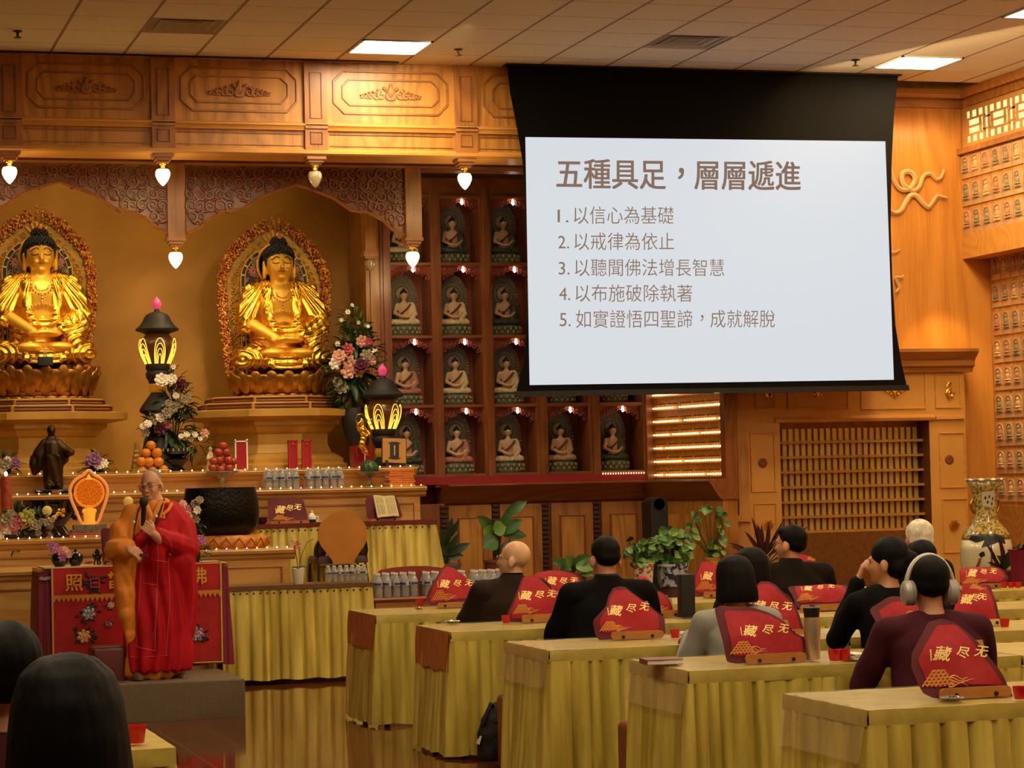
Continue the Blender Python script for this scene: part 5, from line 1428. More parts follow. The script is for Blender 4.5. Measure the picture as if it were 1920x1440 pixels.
# bench with padded back, holding water bottles
YBE = 19.72
bx0, bx1 = at(700, 1120, YBE).x, at(975, 1110, YBE).x; zbe = at(750, 1120, YBE).z
t = thing('bench', 'long wooden bench with burgundy back carrying packs of water bottles', 'bench', (0, 0, 0))
MB().profile_x([(YBE-.02, zbe-.03), (YBE-.03, zbe-.015), (YBE-.02, zbe), (YBE+.27, zbe), (YBE+.27, zbe-.03)], bx0, bx1).build('seat', CHERRYX, t)
MB().box(bx0+.02, YBE, zbe-.12, bx1-.02, YBE+.02, zbe-.03).build('apron', OAKDX, t)
for a in (bx0+.05, bx1-.05):
    for c_ in (YBE+.03, YBE+.22): MB().box(a-.025, c_-.02, 0, a+.025, c_+.02, zbe-.03).build('leg', CHERRY, t)
bp = [(at(704, 1118, YBE+.25).x, zbe)]+[(at(px, py, YBE+.25).x, at(px, py, YBE+.25).z) for px, py in ((703, 1078), (712, 1068), (735, 1064), (770, 1061), (800, 1061), (825, 1064), (845, 1070), (850, 1085))]+[(at(852, 1112, YBE+.25).x, zbe)]
MB().prism(bp, YBE+.2, YBE+.235).build('backrest', mat('burgundy', '8a3420', .4), t)

# ============================================================ WATER BOTTLES
PET = mat('bottle_plastic', 'eeeeea', .08, trans=.8, spec=.7)
LABELM = mat('bottle_label', 'b8b8b4', .5); BLUEL = mat('label_blue', '3a4870', .5)
def bottle_proto(s):
    t = thing('water_bottle', 'x', 'bottle', (0, 0, 0))
    MB().lathe([(.026*s, 0), (.032*s, .006*s), (.032*s, .06*s), (.029*s, .075*s), (.032*s, .09*s), (.032*s, .13*s), (.026*s, .155*s), (.014*s, .175*s), (.013*s, .185*s), (1e-5, .185*s)], n=12).build('bottle', PET, t)
    MB().lathe([(.0145*s, .183*s), (.0145*s, .2*s), (1e-5, .2*s)], n=10).build('cap', WHITE, t)
    l_ = MB().lathe([(.0326*s, .095*s), (.0326*s, .126*s)], n=12).build('label', LABELM, t)
    MB().lathe([(.033*s, .1*s), (.033*s, .12*s)], n=6, a0=-2.6, a1=-.6).build('print', BLUEL, l_)
    return t
def pack(px0, px1, pyb, Y, rows, s, where, grp, ncols=5, z=None, dy=None):
    pr = bottle_proto(s); first = True
    a, b_ = at(px0, pyb, Y), at(px1, pyb, Y); w = (b_.x-a.x)/ncols; z = a.z if z is None else z
    for j in range(rows):
        for i in range(ncols):
            o = pr if first else dup(pr); first = False
            o.location = (a.x+w*(i+.5), Y+.035+j*.068*s, z); o.rotation_euler = (0, 0, R_.uniform(-1.2, 1.2))
            o['label'] = f'clear water bottle in the pack {where}'; o['group'] = grp
pack(704, 787, 1117, YBE, 3, 1.02, 'on the bench nearest the low skirted table', 'water bottles on the bench, first pack', z=zbe)
pack(797, 880, 1116, YBE, 3, 1.02, 'on the bench behind the first red cover', 'water bottles on the bench, second pack', z=zbe)
pack(888, 968, 1114, YBE, 3, 1.02, 'on the bench behind the bald person', 'water bottles on the bench, third pack', z=zbe)
pack(613, 692, 1099, YLT+.16, 2, .68, 'on the low skirted table', 'water bottles on the low skirted table', 7, z=at(560, 1096, YLT).z)
pack(499, 563, 913, YTB+.02, 3, .92, 'on the altar tier above the lettered maroon cover', 'water bottles on the altar tier, left pack', z=zB)
pack(577, 648, 912, YTB+.02, 3, .92, 'on the altar tier above the round-backed chair', 'water bottles on the altar tier, right pack', z=zB)

# ============================================================ PLATFORM, RED ALTAR CLOTH TABLE, HASSOCK
YPF = 16.93
zP = at(460, 1273, YPF).z
xPr = at(460, 1290, YPF).x
CARPET = mat('platform_carpet', '6b5a42', .95, col2='5e4e38', nscale=120, bump=.3, bscale=300)
t = thing('platform', 'low grey-brown carpeted platform under the standing person', 'platform', (0, 0, 0))
MB().rbox(xPr-2.6, YPF, 0, xPr, YPF+1.06, zP, .012).build('deck', CARPET, t)
tag(t.children[0], None)
hx = at(204, 1200, YPF+.35)
hassock(hx.x, YPF+.47, 'maroon leather hassock on the platform beside the red robe', w=.24, h=at(204, 1212, YPF+.35).z-zP, z=zP, m_=mat('maroon_leather', '5c1a1a', .4))
YRT = YPF+1.12
t = thing('altar_cloth', 'red embroidered altar cloth with gold characters hung over a table', 'altar cloth', (0, 0, 0))
zq = at(250, 1060, YRT).z
ax0, ax1 = at(95, 1068, YRT).x, at(413, 1054, YRT).x; zlow = at(250, 1247, YRT).z
ALR = mat('altar_red', 'c2181c', .5, col2='a81216', nscale=7, bump=.2, bscale=18)
def wav(x, z): return YRT-.035+.008*noi(x*5, z*4, 3.)
g = [[(ax0+(ax1-ax0)*i/40, wav(i*.2, k*.4)-.0, zlow+(zq-zlow)*k/12+(.012*(i/40)) ) for i in range(41)] for k in range(13)]
MB().grid(g).build('panel', ALR, t, angle=180)
MB().box(ax0-.05, YRT-.04, zq-.004, ax1+.04, YRT+.45, zq+.004).build('top_cover', mat('cream_top', 'd8c08a', .4), t)
band = at(250, 1116, YRT).z
fr = MB(); n_ = 36
for k in range(n_):
    xa = ax0+(ax1-ax0)*k/n_; xb = ax0+(ax1-ax0)*(k+1)/n_
    fr.add([(xa, YRT-.046, band), (xb, YRT-.046, band), ((xa+xb)/2, YRT-.046, band-.035), (xa, YRT-.045, band+.02), (xb, YRT-.045, band+.02)], [(0, 2, 1), (0, 1, 4, 3)])
fr.build('fringe', mat('gold_fringe', 'd08a2c', .55), t)
MB().tube([(ax0+.005, YRT-.04, zlow), (ax0+.005, YRT-.04, zq)], .008, 5).tube([(ax1-.005, YRT-.04, zlow), (ax1-.005, YRT-.04, zq+.01)], .008, 5).tube([(ax0, YRT-.04, zlow), (ax1, YRT-.04, zlow)], .006, 5).build('trim', mat('trim_gold', 'dca850', .5), t)
def hanzi(c_, px, py, hpx, Y, m_, par, nm='lettering'):
    me = text_mesh(c_, 1., offset=.012, extrude=.004); k = hpx*mpp(Y); o = at(px, py, Y)
    for v in me.vertices: v.co = Vector((o.x+(v.co.x-.5)*k, o.y-v.co.z*.6, o.z+(v.co.y-.37)*k))
    me.materials.append(m_); return link(nm, me, par, smooth=False)
EMBG = mat('embroidered_gold', 'f0b030', .5)
for c_, px, py in (('照', 139, 1092), ('普', 216, 1088), ('光', 300, 1084), ('佛', 372, 1080)): hanzi(c_, px, py, 31, YRT-.05, EMBG, t)
def bloom(px, py, r, col, leaves, seed, sq=False):
    b = MB(); o = at(px, py, YRT-.047); k = mpp(YRT); rr = random.Random(seed)
    lv = MB()
    for q in range(leaves):
        a = rr.uniform(0, 6.28); d = rr.uniform(.7, 1.9)*r*k
        lv.ell((o.x+d*math.cos(a), o.y+.004, o.z+d*.85*math.sin(a)), (r*k*.42, .003, r*k*.2), rot=Matrix.Rotation(-a+rr.uniform(-.6, .6), 3, 'Y'), nu=8, nv=4)
    lv.build('embroidered_leaves', mat('thread_dark', '2a2420', .6), t)
    if sq: b.tube([(o.x+x*r*k, o.y, o.z+z*r*k) for x, z in ((-.6, -.6), (.6, -.6), (.6, .6), (-.6, .6))], .005, 5, closed=True); b.tube([(o.x-.3*r*k, o.y, o.z), (o.x+.4*r*k, o.y, o.z)], .005, 5)
    else:
        for ring, n_ in ((.75, 7), (.4, 5), (.05, 1)):
            for q in range(n_):
                a = 2*PI*q/n_+ring; b.ell((o.x+ring*r*k*math.cos(a), o.y-.003*(1-ring), o.z+ring*r*k*math.sin(a)), (r*k*.36, .004, r*k*.3), rot=Matrix.Rotation(-a, 3, 'Y'), nu=8, nv=4)
    b.build('embroidered_flower', mat('thread_'+col, col, .55, col2='e8e0d0' if not sq else None, nscale=60, lo=.5, hi=.62), t)
bloom(166, 1150, 11, '6f8a94', 16, 1); bloom(157, 1193, 11, 'e8a838', 16, 2); bloom(204, 1170, 5, '7a4a6a', 12, 3); bloom(369, 1189, 12, '8a6a9a', 18, 4)
bloom(362, 1140, 6, 'b07a8a', 8, 5); bloom(178, 1093, 12, 'd85a6a', 22, 6, True); bloom(337, 1089, 12, 'd85a6a', 22, 7, True); bloom(148, 1232, 5, '5a3a2a', 12, 8)
bloom(208, 1135, 6, 'c8a878', 8, 9)
t2 = thing('skirted_table', 'table with maroon pleated skirt under the red embroidered altar cloth', 'table', (0, 0, 0))
MB().box(ax0-.09, YRT+.005, zq-.03, ax1+.06, YRT+.45, zq-.006).build('tabletop', OAKDX, t2)
MRS = mat('maroon_skirt', '7a1030', .5)
skirt([(ax0-.09, YRT+.45), (ax0-.09, YRT+.01), (ax1+.06, YRT+.01), (ax1+.06, YRT+.45)], zq-.03, zP+.03, .012, .06, 55, outs=1.6).build('skirt', MRS, t2, angle=180)
for a in (ax0-.05, ax1+.02): MB().box(a-.02, YRT+.2, 0, a+.02, YRT+.24, zq-.03).build('leg', BLACK, t2)
b = MB()
for k in range(8): b.tube(spiral(ax0-.075+k*.009, zq-.075, .014, 1.2, k, YRT-.02, 8), .003, 4)
b.build('silver_trim', mat('silver_thread', 'b8b0a0', .5), t2)
# ============================================================ PEOPLE
HAIRK = mat('black_hair', '070505', .65, col2='0e0a08', nscale=40, stretch=(1, 1, .1), bump=.12, bscale=140, spec=.16)
HAIRW = mat('white_hair', 'eae2cc', .6, col2='c4b99c', nscale=22, bump=.4, bscale=60)
HAIRS = mat('shaved_hair', '8a7058', .6, col2='7a6048', nscale=60)
def head_shapes(b, c, yaw=0., pitch=0., s=1., face=True):
    """adds a head to MB b; c is the head centre; the face looks to +y turned by yaw (about z) and pitch"""
    Rm = Matrix.Rotation(yaw, 3, 'Z') @ Matrix.Rotation(pitch, 3, 'X')
    C = Vector(c)
    def E(p, r, rot=None, nu=14, nv=10):
        q = Rm @ rot if rot else Rm
        b.ell(C+Rm @ (Vector(p)*s), [x*s for x in r], rot=q, nu=nu, nv=nv)
    E((0, -.018, .03), (.077, .096, .09), nu=20, nv=14)       # cranium
    E((0, .03, -.03), (.066, .064, .085), nu=18, nv=12)       # face
    E((0, .05, -.085), (.043, .04, .032))                     # chin and jaw
    E((0, .0, -.06), (.06, .06, .05))
    for q in (-1, 1):
        E((q*.085, -.008, -.02), (.012, .024, .036), Matrix.Rotation(q*-.35, 3, 'Z'))   # ears
        E((q*.034, .07, -.028), (.022, .018, .018))           # cheeks
        E((q*.03, .082, .022), (.024, .012, .008))            # brows
    if face:
        b.cap(C+Rm @ Vector((0, .088*s, .008*s)), C+Rm @ Vector((0, .104*s, -.03*s)), .008*s, .014*s, n=8)
        for q in (-1, 1): E((q*.012, .094, -.034), (.01, .011, .008))
        E((0, .084, -.062), (.022, .014, .006)); E((0, .083, -.072), (.019, .013, .006))
    return Rm
def hand(b, wrist, tip, palm_n, s=1., curl=.5, thumb=1):
    """palm, four fingers of unequal length with knuckle bends, and a thumb from the side of the palm"""
    w, t = Vector(wrist), Vector(tip); d = (t-w).normalized(); n = Vector(palm_n); n = (n-d*n.dot(d)).normalized(); sd = d.cross(n)
    for k in range(4):
        o = (k-1.5)*.0212*s
        base = w+d*.085*s+sd*o; b.cap(w+d*.015*s+sd*o*.6, base, .0145*s, .0115*s, n=8)
        L = (.036, .042, .039, .03)[k]*s
        a1, a2 = curl, curl*1.9
        k1 = base+(d*math.cos(a1)+n*math.sin(a1))*L; k2 = k1+(d*math.cos(a2)+n*math.sin(a2))*L*.75; k3 = k2+(d*math.cos(a2*1.35)+n*math.sin(a2*1.35))*L*.55
        b.chain([base, k1, k2, k3], [.0092*s, .0084*s, .0078*s, .0066*s], n=8)
    tb = w+d*.03*s-sd*.028*s*thumb
    t1 = tb+(d*.6-sd*.7*thumb+n*.45).normalized()*.036*s; t2 = t1+(d*.8-sd*.1*thumb+n*.6).normalized()*.03*s
    b.chain([w+d*.02*s, tb, t1, t2], [.016*s, .014*s, .0115*s, .009*s], n=8)
def glasses(par, C, Rm, s=1.):
    g = MB()
    for q in (-1, 1):
        g.tube([C+Rm @ Vector((q*.033+.024*math.cos(a), .105-abs(q*.033+.024*math.cos(a))*.15, .004+.018*math.sin(a)))*1.0 for a in [2*PI*k/16 for k in range(16)]], .0018, 5, closed=True)
        g.tube([C+Rm @ Vector((q*.057, .097, .01)), C+Rm @ Vector((q*.081, .05, .008)), C+Rm @ Vector((q*.084, -.01, .0))], .0016, 5)
    g.tube([C+Rm @ Vector((-.009, .106, .008)), C+Rm @ Vector((.009, .106, .008))], .0018, 5)
    g.build('glasses', mat('glasses_metal', '8a6a4a', .3, metal=.8), par)
def seated(X, Y, top, label, garment, gname='top', hair='short', yaw=0., headyaw=0., headpitch=0., lean=.06, build=1., seat=.42, hair_m=None, robe=False, neck_skin=True, arm_up=False, collar=None, hs=1., skin=None, sx=0., hideleg=False):
    t = thing('person', label, 'person', (X, Y, 0), yaw)
    Hh = top; hc_ = Vector((sx+.0, lean*1.5+.0, Hh-.122*hs)); W_ = build
    sk = skin or SKIN
    sh = Hh-.3                                            # shoulder height
    b = MB()
    b.loft([(0, 0, seat, .17*W_, .13), (0, .0, seat+.15, .15*W_, .11), (0, lean*.4, seat+.35, .15*W_, .1), (sx*.5, lean*.8, sh-.06, .16*W_, .095), (sx*.6, lean, sh, .12*W_, .07), (sx*.8, lean*1.1, sh+.05, .06, .055)], 18)
    b.cap((sx*.7, lean, sh), (sx, lean*1.35, Hh-.2), .058, .054)
    Rm = head_shapes(b, hc_, headyaw, headpitch, hs)
    arms = []
    for q in (-1, 1):
        S = Vector((q*.185*W_+sx*.6, lean, sh-.03)); 
        if arm_up and q < 0: El = Vector((-.22, .22, sh-.22)); Wr = Vector((-.1+sx, .2, sh+.08))
        else: El = Vector((q*.255*W_, lean+.1, sh-.27)); Wr = Vector((q*.13, lean+.3, max(.79, sh-.3)))
        arms.append((S, El, Wr)); b.chain([S, El, Wr], [.05, .042, .028])
        if arm_up and q < 0: hand(b, Wr, Wr+Vector((.03, -.02, .1)), (1, -.3, 0), .95, .4, -1)
        else: hand(b, Wr, Wr+Vector((-q*.03, .1, -.03)), (0, 0, -1), .95, .35, q)
        hip = Vector((q*.1, .02, seat+.09)); kn = Vector((q*.14, .36, seat+.07)); ft = Vector((q*.14, .34, .06))
        if not hideleg: b.chain([hip, kn, ft], [.085, .062, .045]); b.cap(ft+Vector((0, -.02, -.015)), ft+Vector((0, .14, -.025)), .04, .032)
    b.cap((0, 0, seat+.08), (0, .05, seat+.12), .12*W_, .12*W_)
    body = organic('body', b, sk, t, vox=.0095, smooth=4)
    # garment
    g = MB()
    if robe:
        g.loft([(0, .02, seat-.02, .235*W_, .19), (0, .02, seat+.2, .215*W_, .165), (0, lean*.5, sh-.26, .225*W_, .15), (sx*.4, lean*.8, sh-.1, .225*W_, .13), (sx*.6, lean, sh-.01, .165*W_, .1), (sx*.7, lean*1.1, sh+.05, .09, .08), (sx*.75, lean*1.15, sh+.085, .07, .068)], 24)
    else:
        g.loft([(0, .0, seat-.0, .2*W_, .15), (0, .0, seat+.15, .182*W_, .135), (0, lean*.4, seat+.35, .185*W_, .128), (sx*.5, lean*.8, sh-.08, .2*W_, .12), (sx*.6, lean, sh, .15*W_, .09), (sx*.75, lean*1.1, sh+.045, .08, .07)], 24)
    for q, (S, El, Wr) in zip((-1, 1), arms):
        k = 1.25 if robe else 1.
        g.cap((sx*.6+q*.07, lean, sh+.0), S, .065, .068*k); g.chain([S, El, El+(Wr-El)*.93], [.07*k, .06*k, .045*k*(1.35 if robe else 1)])
        if not hideleg:
            hip = Vector((q*.1, .02, seat+.09)); kn = Vector((q*.14, .36, seat+.07)); ft = Vector((q*.14, .34, .1)); g.chain([hip, kn, ft], [.1, .078, .06])
    gn = organic(gname, g, garment, body, vox=.011, smooth=4, fn=lambda p: .0045*noi(p.x*9, p.y*9, p.z*5+X)+.0035*math.sin(p.z*26+p.x*14+2*noi(p.x*5, p.y*5, p.z*5)))
    if collar:
        c_ = MB().lathe([(.066, -.012), (.07, .0), (.068, .03), (.06, .034)], (sx*.78, lean*1.2, sh+.06), 22); c_.build('collar', collar, body)
    # hair
    if hair != 'none':
        h = MB(); C = hc_; hm = hair_m or HAIRK
        def HE(p, r, nu=16, nv=11): h.ell(C+Rm @ (Vector(p)*hs), [x*hs for x in r], rot=Rm, nu=nu, nv=nv)
        if hair == 'short':
            HE((0, -.026, .042), (.085, .098, .09)); HE((0, -.05, .0), (.077, .066, .058)); HE((0, .03, .085), (.066, .055, .036))
        elif hair == 'white':
            HE((0, -.022, .04), (.096, .104, .094)); HE((0, -.045, -.01), (.088, .08, .075))
        elif hair in ('bob', 'long'):
            q = {'bob': [(.136, .02, .02, -.02), (.126, .055, .06, -.02), (.098, .086, .094, -.02), (.05, .1, .11, -.025), (-.01, .106, .108, -.032), (-.06, .114, .1, -.04), (-.1, .12, .09, -.04), (-.118, .116, .078, -.04)],
                 'long': [(.14, .02, .02, -.02), (.13, .055, .06, -.02), (.1, .09, .098, -.02), (.05, .107, .118, -.025), (-.02, .116, .12, -.035), (-.1, .123, .112, -.04), (-.2, .129, .1, -.04), (-.3, .13, .095, -.04), (-.37, .12, .085, -.04)]}[hair]
            h.loft([(0, y_, z_, rx, ry) for z_, rx, ry, y_ in q[::-1]], 28); h.v = [tuple(C+Rm @ (Vector(v)*hs)) for v in h.v]
        elif hair == 'bun':
            HE((0, -.024, .04), (.092, .104, .094)); HE((0, -.05, -.02), (.084, .076, .075)); HE((0, -.13, .0), (.048, .045, .05))
        ho = organic('hair', h, hm, body, vox=.008, smooth=9, fn=lambda p: .0022*noi(p.x*45, p.y*45, p.z*8)+.0022*noi(13*math.atan2(p.x-C.x, p.y-C.y), p.z*2.2, X))
    return t, body, hc_, Rm
BROBE = mat('brown_robe', '2a1c14', .85, spec=.15); BLKR = mat('black_robe', '0b0a09', .9, spec=.12)
GREYS = mat('grey_sweater', '8f8f86', .85, bump=.15, bscale=150); MARS = mat('maroon_sweater', '42141f', .85, spec=.2, bump=.12, bscale=150)
DRKB = mat('dark_brown_robe', '1a130d', .88, spec=.15); BLK2 = mat('black_top', '0b0a0a', .9, spec=.15)
def pos(px, Y): return at(px, 1050, Y).x
def topz(px, py, Y): return at(px, py, Y).z
# the bald person in brown, face turned left
Y1 = 15.05
t, body, C, Rm = seated(pos(950, Y1), Y1, topz(955, 1014, Y1), 'seated bald person in a brown robe with glasses, face turned to the left', BROBE, 'robe', 'none', 0, 1.0, .05, lean=.03, build=1.02, robe=True, collar=BLKR, skin=mat('skin_pale', 'd8ab84', .42, col2='cc9c74', nscale=10), sx=.06)
glasses(body, C, Rm)
hassock(pos(950, Y1), Y1, 'hassock under the bald person in brown')
# person in the black robe
Y2 = 13.28
seated(pos(1150, Y2), Y2, topz(1148, 1009, Y2), 'seated person in a black robe with short black hair, head bowed', BLKR, 'robe', 'short', 0, .06, -.22, lean=.1, build=1.16, robe=True, collar=mat('white_collar', '2a2622', .7))
hassock(pos(1150, Y2), Y2, 'hassock under the person in the black robe')
# grey sweater, bobbed hair
Y3 = 11.5
seated(pos(1388, Y3), Y3, topz(1385, 1046, Y3), 'seated person in a grey sweater with a black chin-length bob', GREYS, 'sweater', 'bob', .05, 0, -.05, lean=.06, build=.98, hs=.96)
hassock(pos(1388, Y3), Y3, 'hassock under the person in the grey sweater')
# dark head behind the bob
Y4 = 13.3
seated(pos(1416, Y4), Y4, topz(1412, 1030, Y4), 'seated person with dark hair mostly hidden behind the grey-sweater person', DRKB, 'robe', 'bob', 0, 0, 0, lean=.05, build=.95, hs=.95)
hassock(pos(1416, Y4), Y4, 'hassock under the half-hidden dark-haired person')
# dark robe and glasses, head turned left
Y5 = 15.0
t, body, C, Rm = seated(pos(1487, Y5), Y5, topz(1480, 986, Y5), 'seated person in a dark brown robe, short black hair and glasses, turned left', DRKB, 'robe', 'short', .0, .7, 0, lean=.03, build=1.2, robe=True)
glasses(body, C, Rm)
hassock(pos(1487, Y5), Y5, 'hassock under the dark-robed person wearing glasses')
# maroon sweater
Y6 = 9.88
t6, body6, C6, R6 = seated(pos(1757, Y6), Y6, topz(1755, 1045, Y6), 'seated person in a maroon sweater wearing silver headphones', MARS, 'sweater', 'short', 0, -.12, -.06, lean=.06, build=1.22, hs=1.02)
hassock(pos(1757, Y6), Y6, 'hassock under the person wearing headphones')
# black top, hand raised to the face
Y7 = 11.55
seated(pos(1672, Y7), Y7, topz(1690, 1009, Y7), 'seated person in a black top raising a hand to the face, dark hair', BLK2, 'top', 'bun', .0, .85, -.05, lean=.04, build=.95, arm_up=True, sx=.0)
hassock(pos(1672, Y7), Y7, 'hassock under the person raising a hand')
# dark head between
Y8 = 13.35
seated(pos(1735, Y8), Y8, topz(1733, 1014, Y8), 'seated person with dark hair partly hidden behind the raised-hand person', BLK2, 'top', 'short', 0, 0, 0, lean=.04, build=.95)
hassock(pos(1735, Y8), Y8, 'hassock under the partly hidden dark-haired person at the right')
# white hair
Y9 = 15.05
seated(pos(1729, Y9), Y9, topz(1728, 976, Y9), 'seated person with white hair near the golden tablet niche', DRKB, 'top', 'white', 0, 0, 0, lean=.03, build=.95, hair_m=HAIRW)
hassock(pos(1729, Y9), Y9, 'hassock under the white-haired person')
# two heads at the bottom left
Y10 = 4.62
seated(at(128, 1300, Y10).x, Y10, topz(125, 1243, Y10), 'nearest person seen from behind with long loose black hair', MARS, 'top', 'long', 0, 0, 0, lean=.03, build=.95, hideleg=True, hs=.98)
hassock(at(128, 1300, Y10).x, Y10, 'hassock under the nearest long-haired person')
Y11 = 5.95
seated(at(14, 1250, Y11).x, Y11, topz(12, 1173, Y11), 'person with short black hair cut off by the left edge', MARS, 'top', 'short', 0, 0, -.05, lean=.04, build=1., hs=1.06, hideleg=True)
hassock(at(14, 1250, Y11).x, Y11, 'hassock under the short-haired person at the left edge')
# headphones
SILV = mat('headphone_silver', 'b0aca4', .35, metal=.3)
hp = thing('headphones', 'silver over-ear headphones worn by the person in the maroon sweater', 'headphones', t6.matrix_basis @ C6)
def HP(p): return R6 @ Vector(p)
MB().tube([HP((.108*math.cos(a), -.012, -.01+.14*math.sin(a))) for a in [PI*(k/16) for k in range(17)]], [.009+.004*math.sin(PI*k/16) for k in range(17)], 8, flat=1.6).build('headband', mat('band_cream', 'c8c0b0', .45), hp)
for q in (-1, 1):
    c_ = HP((q*.1, -.012, -.035)); rt = R6 @ Matrix.Rotation(PI/2, 3, 'Y')
    s_ = MB().lathe([(1e-5, -.03), (.034, -.029), (.044, -.02), (.046, 0), (.044, .02), (.034, .029), (1e-5, .03)], c_, 26, rot=rt, sx=1.25).build('ear_cup', SILV, hp)
    MB().lathe([(.034, -.02), (.047, -.012), (.047, .004), (.034, .012)], HP((q*.082, -.012, -.035)), 26, rot=rt, sx=1.2).build('ear_pad', mat('pad_grey', '8a867e', .7), s_)
    MB().tube([HP((q*.109, -.012, -.01)), HP((q*.113, -.012, .02)), HP((q*.104, -.012, .05))], .006, 6).build('yoke', SILV, hp)

# ============================================================ THE STANDING SPEAKER IN ROBES
YM = 17.36
mM = mpp(YM)
xm = at(287, 1000, YM).x
mk = thing('person', 'standing person in a saffron robe and red sash holding a microphone, reading aloud', 'person', (xm, YM, zP))
def V(px, py, dy=0.):                                    # picture point at the figure's depth, local
    q = at(px, py, YM+dy); return Vector((q.x-xm, q.y-YM, q.z-zP))
SKM = mat('skin_tan', 'd8a27a', .48, col2='cc966e', nscale=12)
hc_ = V(283, 910); hs = .93
b = MB()
Rm = head_shapes(b, hc_, PI-.62, 0., hs)                  # faces the viewer, turned to the picture's left
Rm = Matrix.Rotation(PI-.55, 3, 'Z') @ Matrix.Rotation(-.14, 3, 'X')
b = MB(); head_shapes(b, hc_, PI-.55, -.14, hs)
nk = V(296, 945); ch = V(290, 985)
b.cap(nk, hc_+Vector((.0, .012, -.06)), .056, .056)
b.loft([(0, .03, .1, .1, .09), (0, .02, .45, .12, .1), (.0, .02, .8, .14, .1), (ch.x, .02, ch.z, .15, .09), (nk.x, .02, nk.z-.05, .1, .07)], 16)
# right arm (picture left) hangs with the hand before the belly; left arm (picture right) lifts the microphone
sR, eR, wR = V(236, 985), V(226, 1033, -.12), V(240, 1028, -.27)
sL, eL, wL = V(335, 985), V(338, 1050, -.12), V(288, 1001, -.29)
b.chain([sR, eR, wR], [.05, .042, .03]); b.chain([sL, eL, wL], [.05, .042, .03])
hand(b, wR, V(266, 1041, -.32), (.1, .7, -.7), .95, .8, -1)
hand(b, wL, V(262, 976, -.345), (.1, .95, -.15), .95, 1.1, 1)
for q, px in ((-1, 250), (1, 318)):
    f0 = V(px, 1266, -.02 if q < 0 else .06); b.chain([Vector((q*.08, .02, .6)), Vector((q*.08, .0, .35)), f0+Vector((0, 0, .05))], [.08, .06, .045])
body = organic('body', b, SKM, mk, vox=.0052, smooth=3)
# face
f = MB()
for q in (-1, 1):
    f.tube([hc_+Rm @ Vector((q*(.014+.036*u), .095-.022*u*u, .028+.006*math.sin(PI*u)))*hs for u in [k/5 for k in range(6)]], .0032, 5)
f.build('eyebrows', mat('brow_dark', '4a3626', .6), body)
f = MB()
for q in (-1, 1): f.tube([hc_+Rm @ Vector((q*(.018+.028*u), .0925-.012*u*u, .003-.003*math.sin(PI*u)))*hs for u in [k/5 for k in range(6)]], .003, 5)
f.build('eyes', mat('eye_dark', '1a120e', .4), body)
MB().tube([hc_+Rm @ Vector((x, .1-abs(x)*.6, -.066-abs(x)*.1))*hs for x in (-.022, -.011, 0, .011, .022)], [.002, .004, .0045, .004, .002], 6).build('lips', mat('lips_dark', '8a4a3a', .5), body)
glasses(body, hc_, Rm, hs)
sc_ = MB(); sc_.ell(hc_+Rm @ Vector((0, -.026, .036))*hs, (.0765*hs, .095*hs, .0865*hs), rot=Rm, nu=20, nv=14); sc_.build('shaved_hair', HAIRS, body)
# saffron under-robe with the wide right sleeve
SAF = mat('saffron', 'ea9028', .65, col2='dc8422', nscale=5); SAFL = mat('saffron_collar', 'e08c28', .7)
g = MB()
def pl(px0, px1, py, dy, ry, ex=1.): a, c_ = V(px0, py), V(px1, py); return ((a.x+c_.x)/2, dy, (a.z+c_.z)/2, (c_.x-a.x)/2, ry)
g.loft([pl(240, 325, 1272, .0, .15), pl(228, 345, 1262, 0, .17), pl(232, 345, 1180, 0, .15), pl(232, 340, 1100, 0, .14), pl(228, 345, 1030, .0, .13), pl(222, 345, 985, .01, .12), pl(240, 335, 958, .015, .1), pl(262, 322, 943, .015, .075), pl(276, 312, 936, .015, .06)], 26)
g.chain([V(250, 962), V(228, 1000, -.02), V(222, 1030, -.08)], [.07, .09, .085]); g.chain([V(222, 1032, -.11), V(234, 1028, -.22)], [.1, .075])
# hanging sleeve sheet
slv = [(214, 1018, .045), (220, 1045, .06), (226, 1080, .075), (231, 1110, .075), (236, 1150, .07), (240, 1190, .05), (243, 1230, .03)]
for (a, c_, r), (a2, c2, r2) in zip(slv, slv[1:]): g.cap(V(a+3, c_, -.1), V(a2+3, c2, -.08), r*.9, r2*.9)
g.chain([V(232, 1025, -.1), V(242, 1070, -.1), V(246, 1120, -.09), V(238, 1180, -.06)], [.05, .045, .04, .03])
organic('under_robe', g, SAF, body, vox=.0095, smooth=4, fn=lambda p: .009*math.sin(p.x*45+p.y*20+p.z*8+4*noi(p.x*4, p.y*4, p.z*3)))
# red sash robe from the left shoulder, down to the hem
REDR = mat('red_robe', 'b80f1c', .65, col2='a60b18', nscale=6, spec=.2, bump=.15, bscale=40)
r = MB()
r.loft([pl(232, 356, 1256, -.02, .2), pl(231, 359, 1235, -.02, .205), pl(234, 358, 1180, -.02, .195), pl(238, 355, 1120, -.02, .185), pl(242, 354, 1070, -.02, .175), pl(246, 354, 1030, -.02, .165), pl(262, 350, 1000, -.012, .15), pl(288, 344, 972, .0, .125), pl(300, 334, 950, .012, .09), pl(304, 322, 941, .015, .05)], 30)
r.chain([V(322, 960), V(342, 990, -.03), V(346, 1030, -.1)], [.085, .1, .1]); r.chain([V(346, 1030, -.1), V(322, 1018, -.19), V(296, 1004, -.23)], [.1, .085, .06])
r.chain([V(300, 1012, -.21), V(296, 1050, -.2), V(300, 1095, -.16)], [.055, .06, .06]); r.chain([V(340, 1050, -.12), V(346, 1110, -.06), V(345, 1180, -.02)], [.1, .09, .08])
r.chain([V(300, 985, -.11), V(262, 1012, -.14), V(246, 1035, -.1)], [.05, .045, .04])
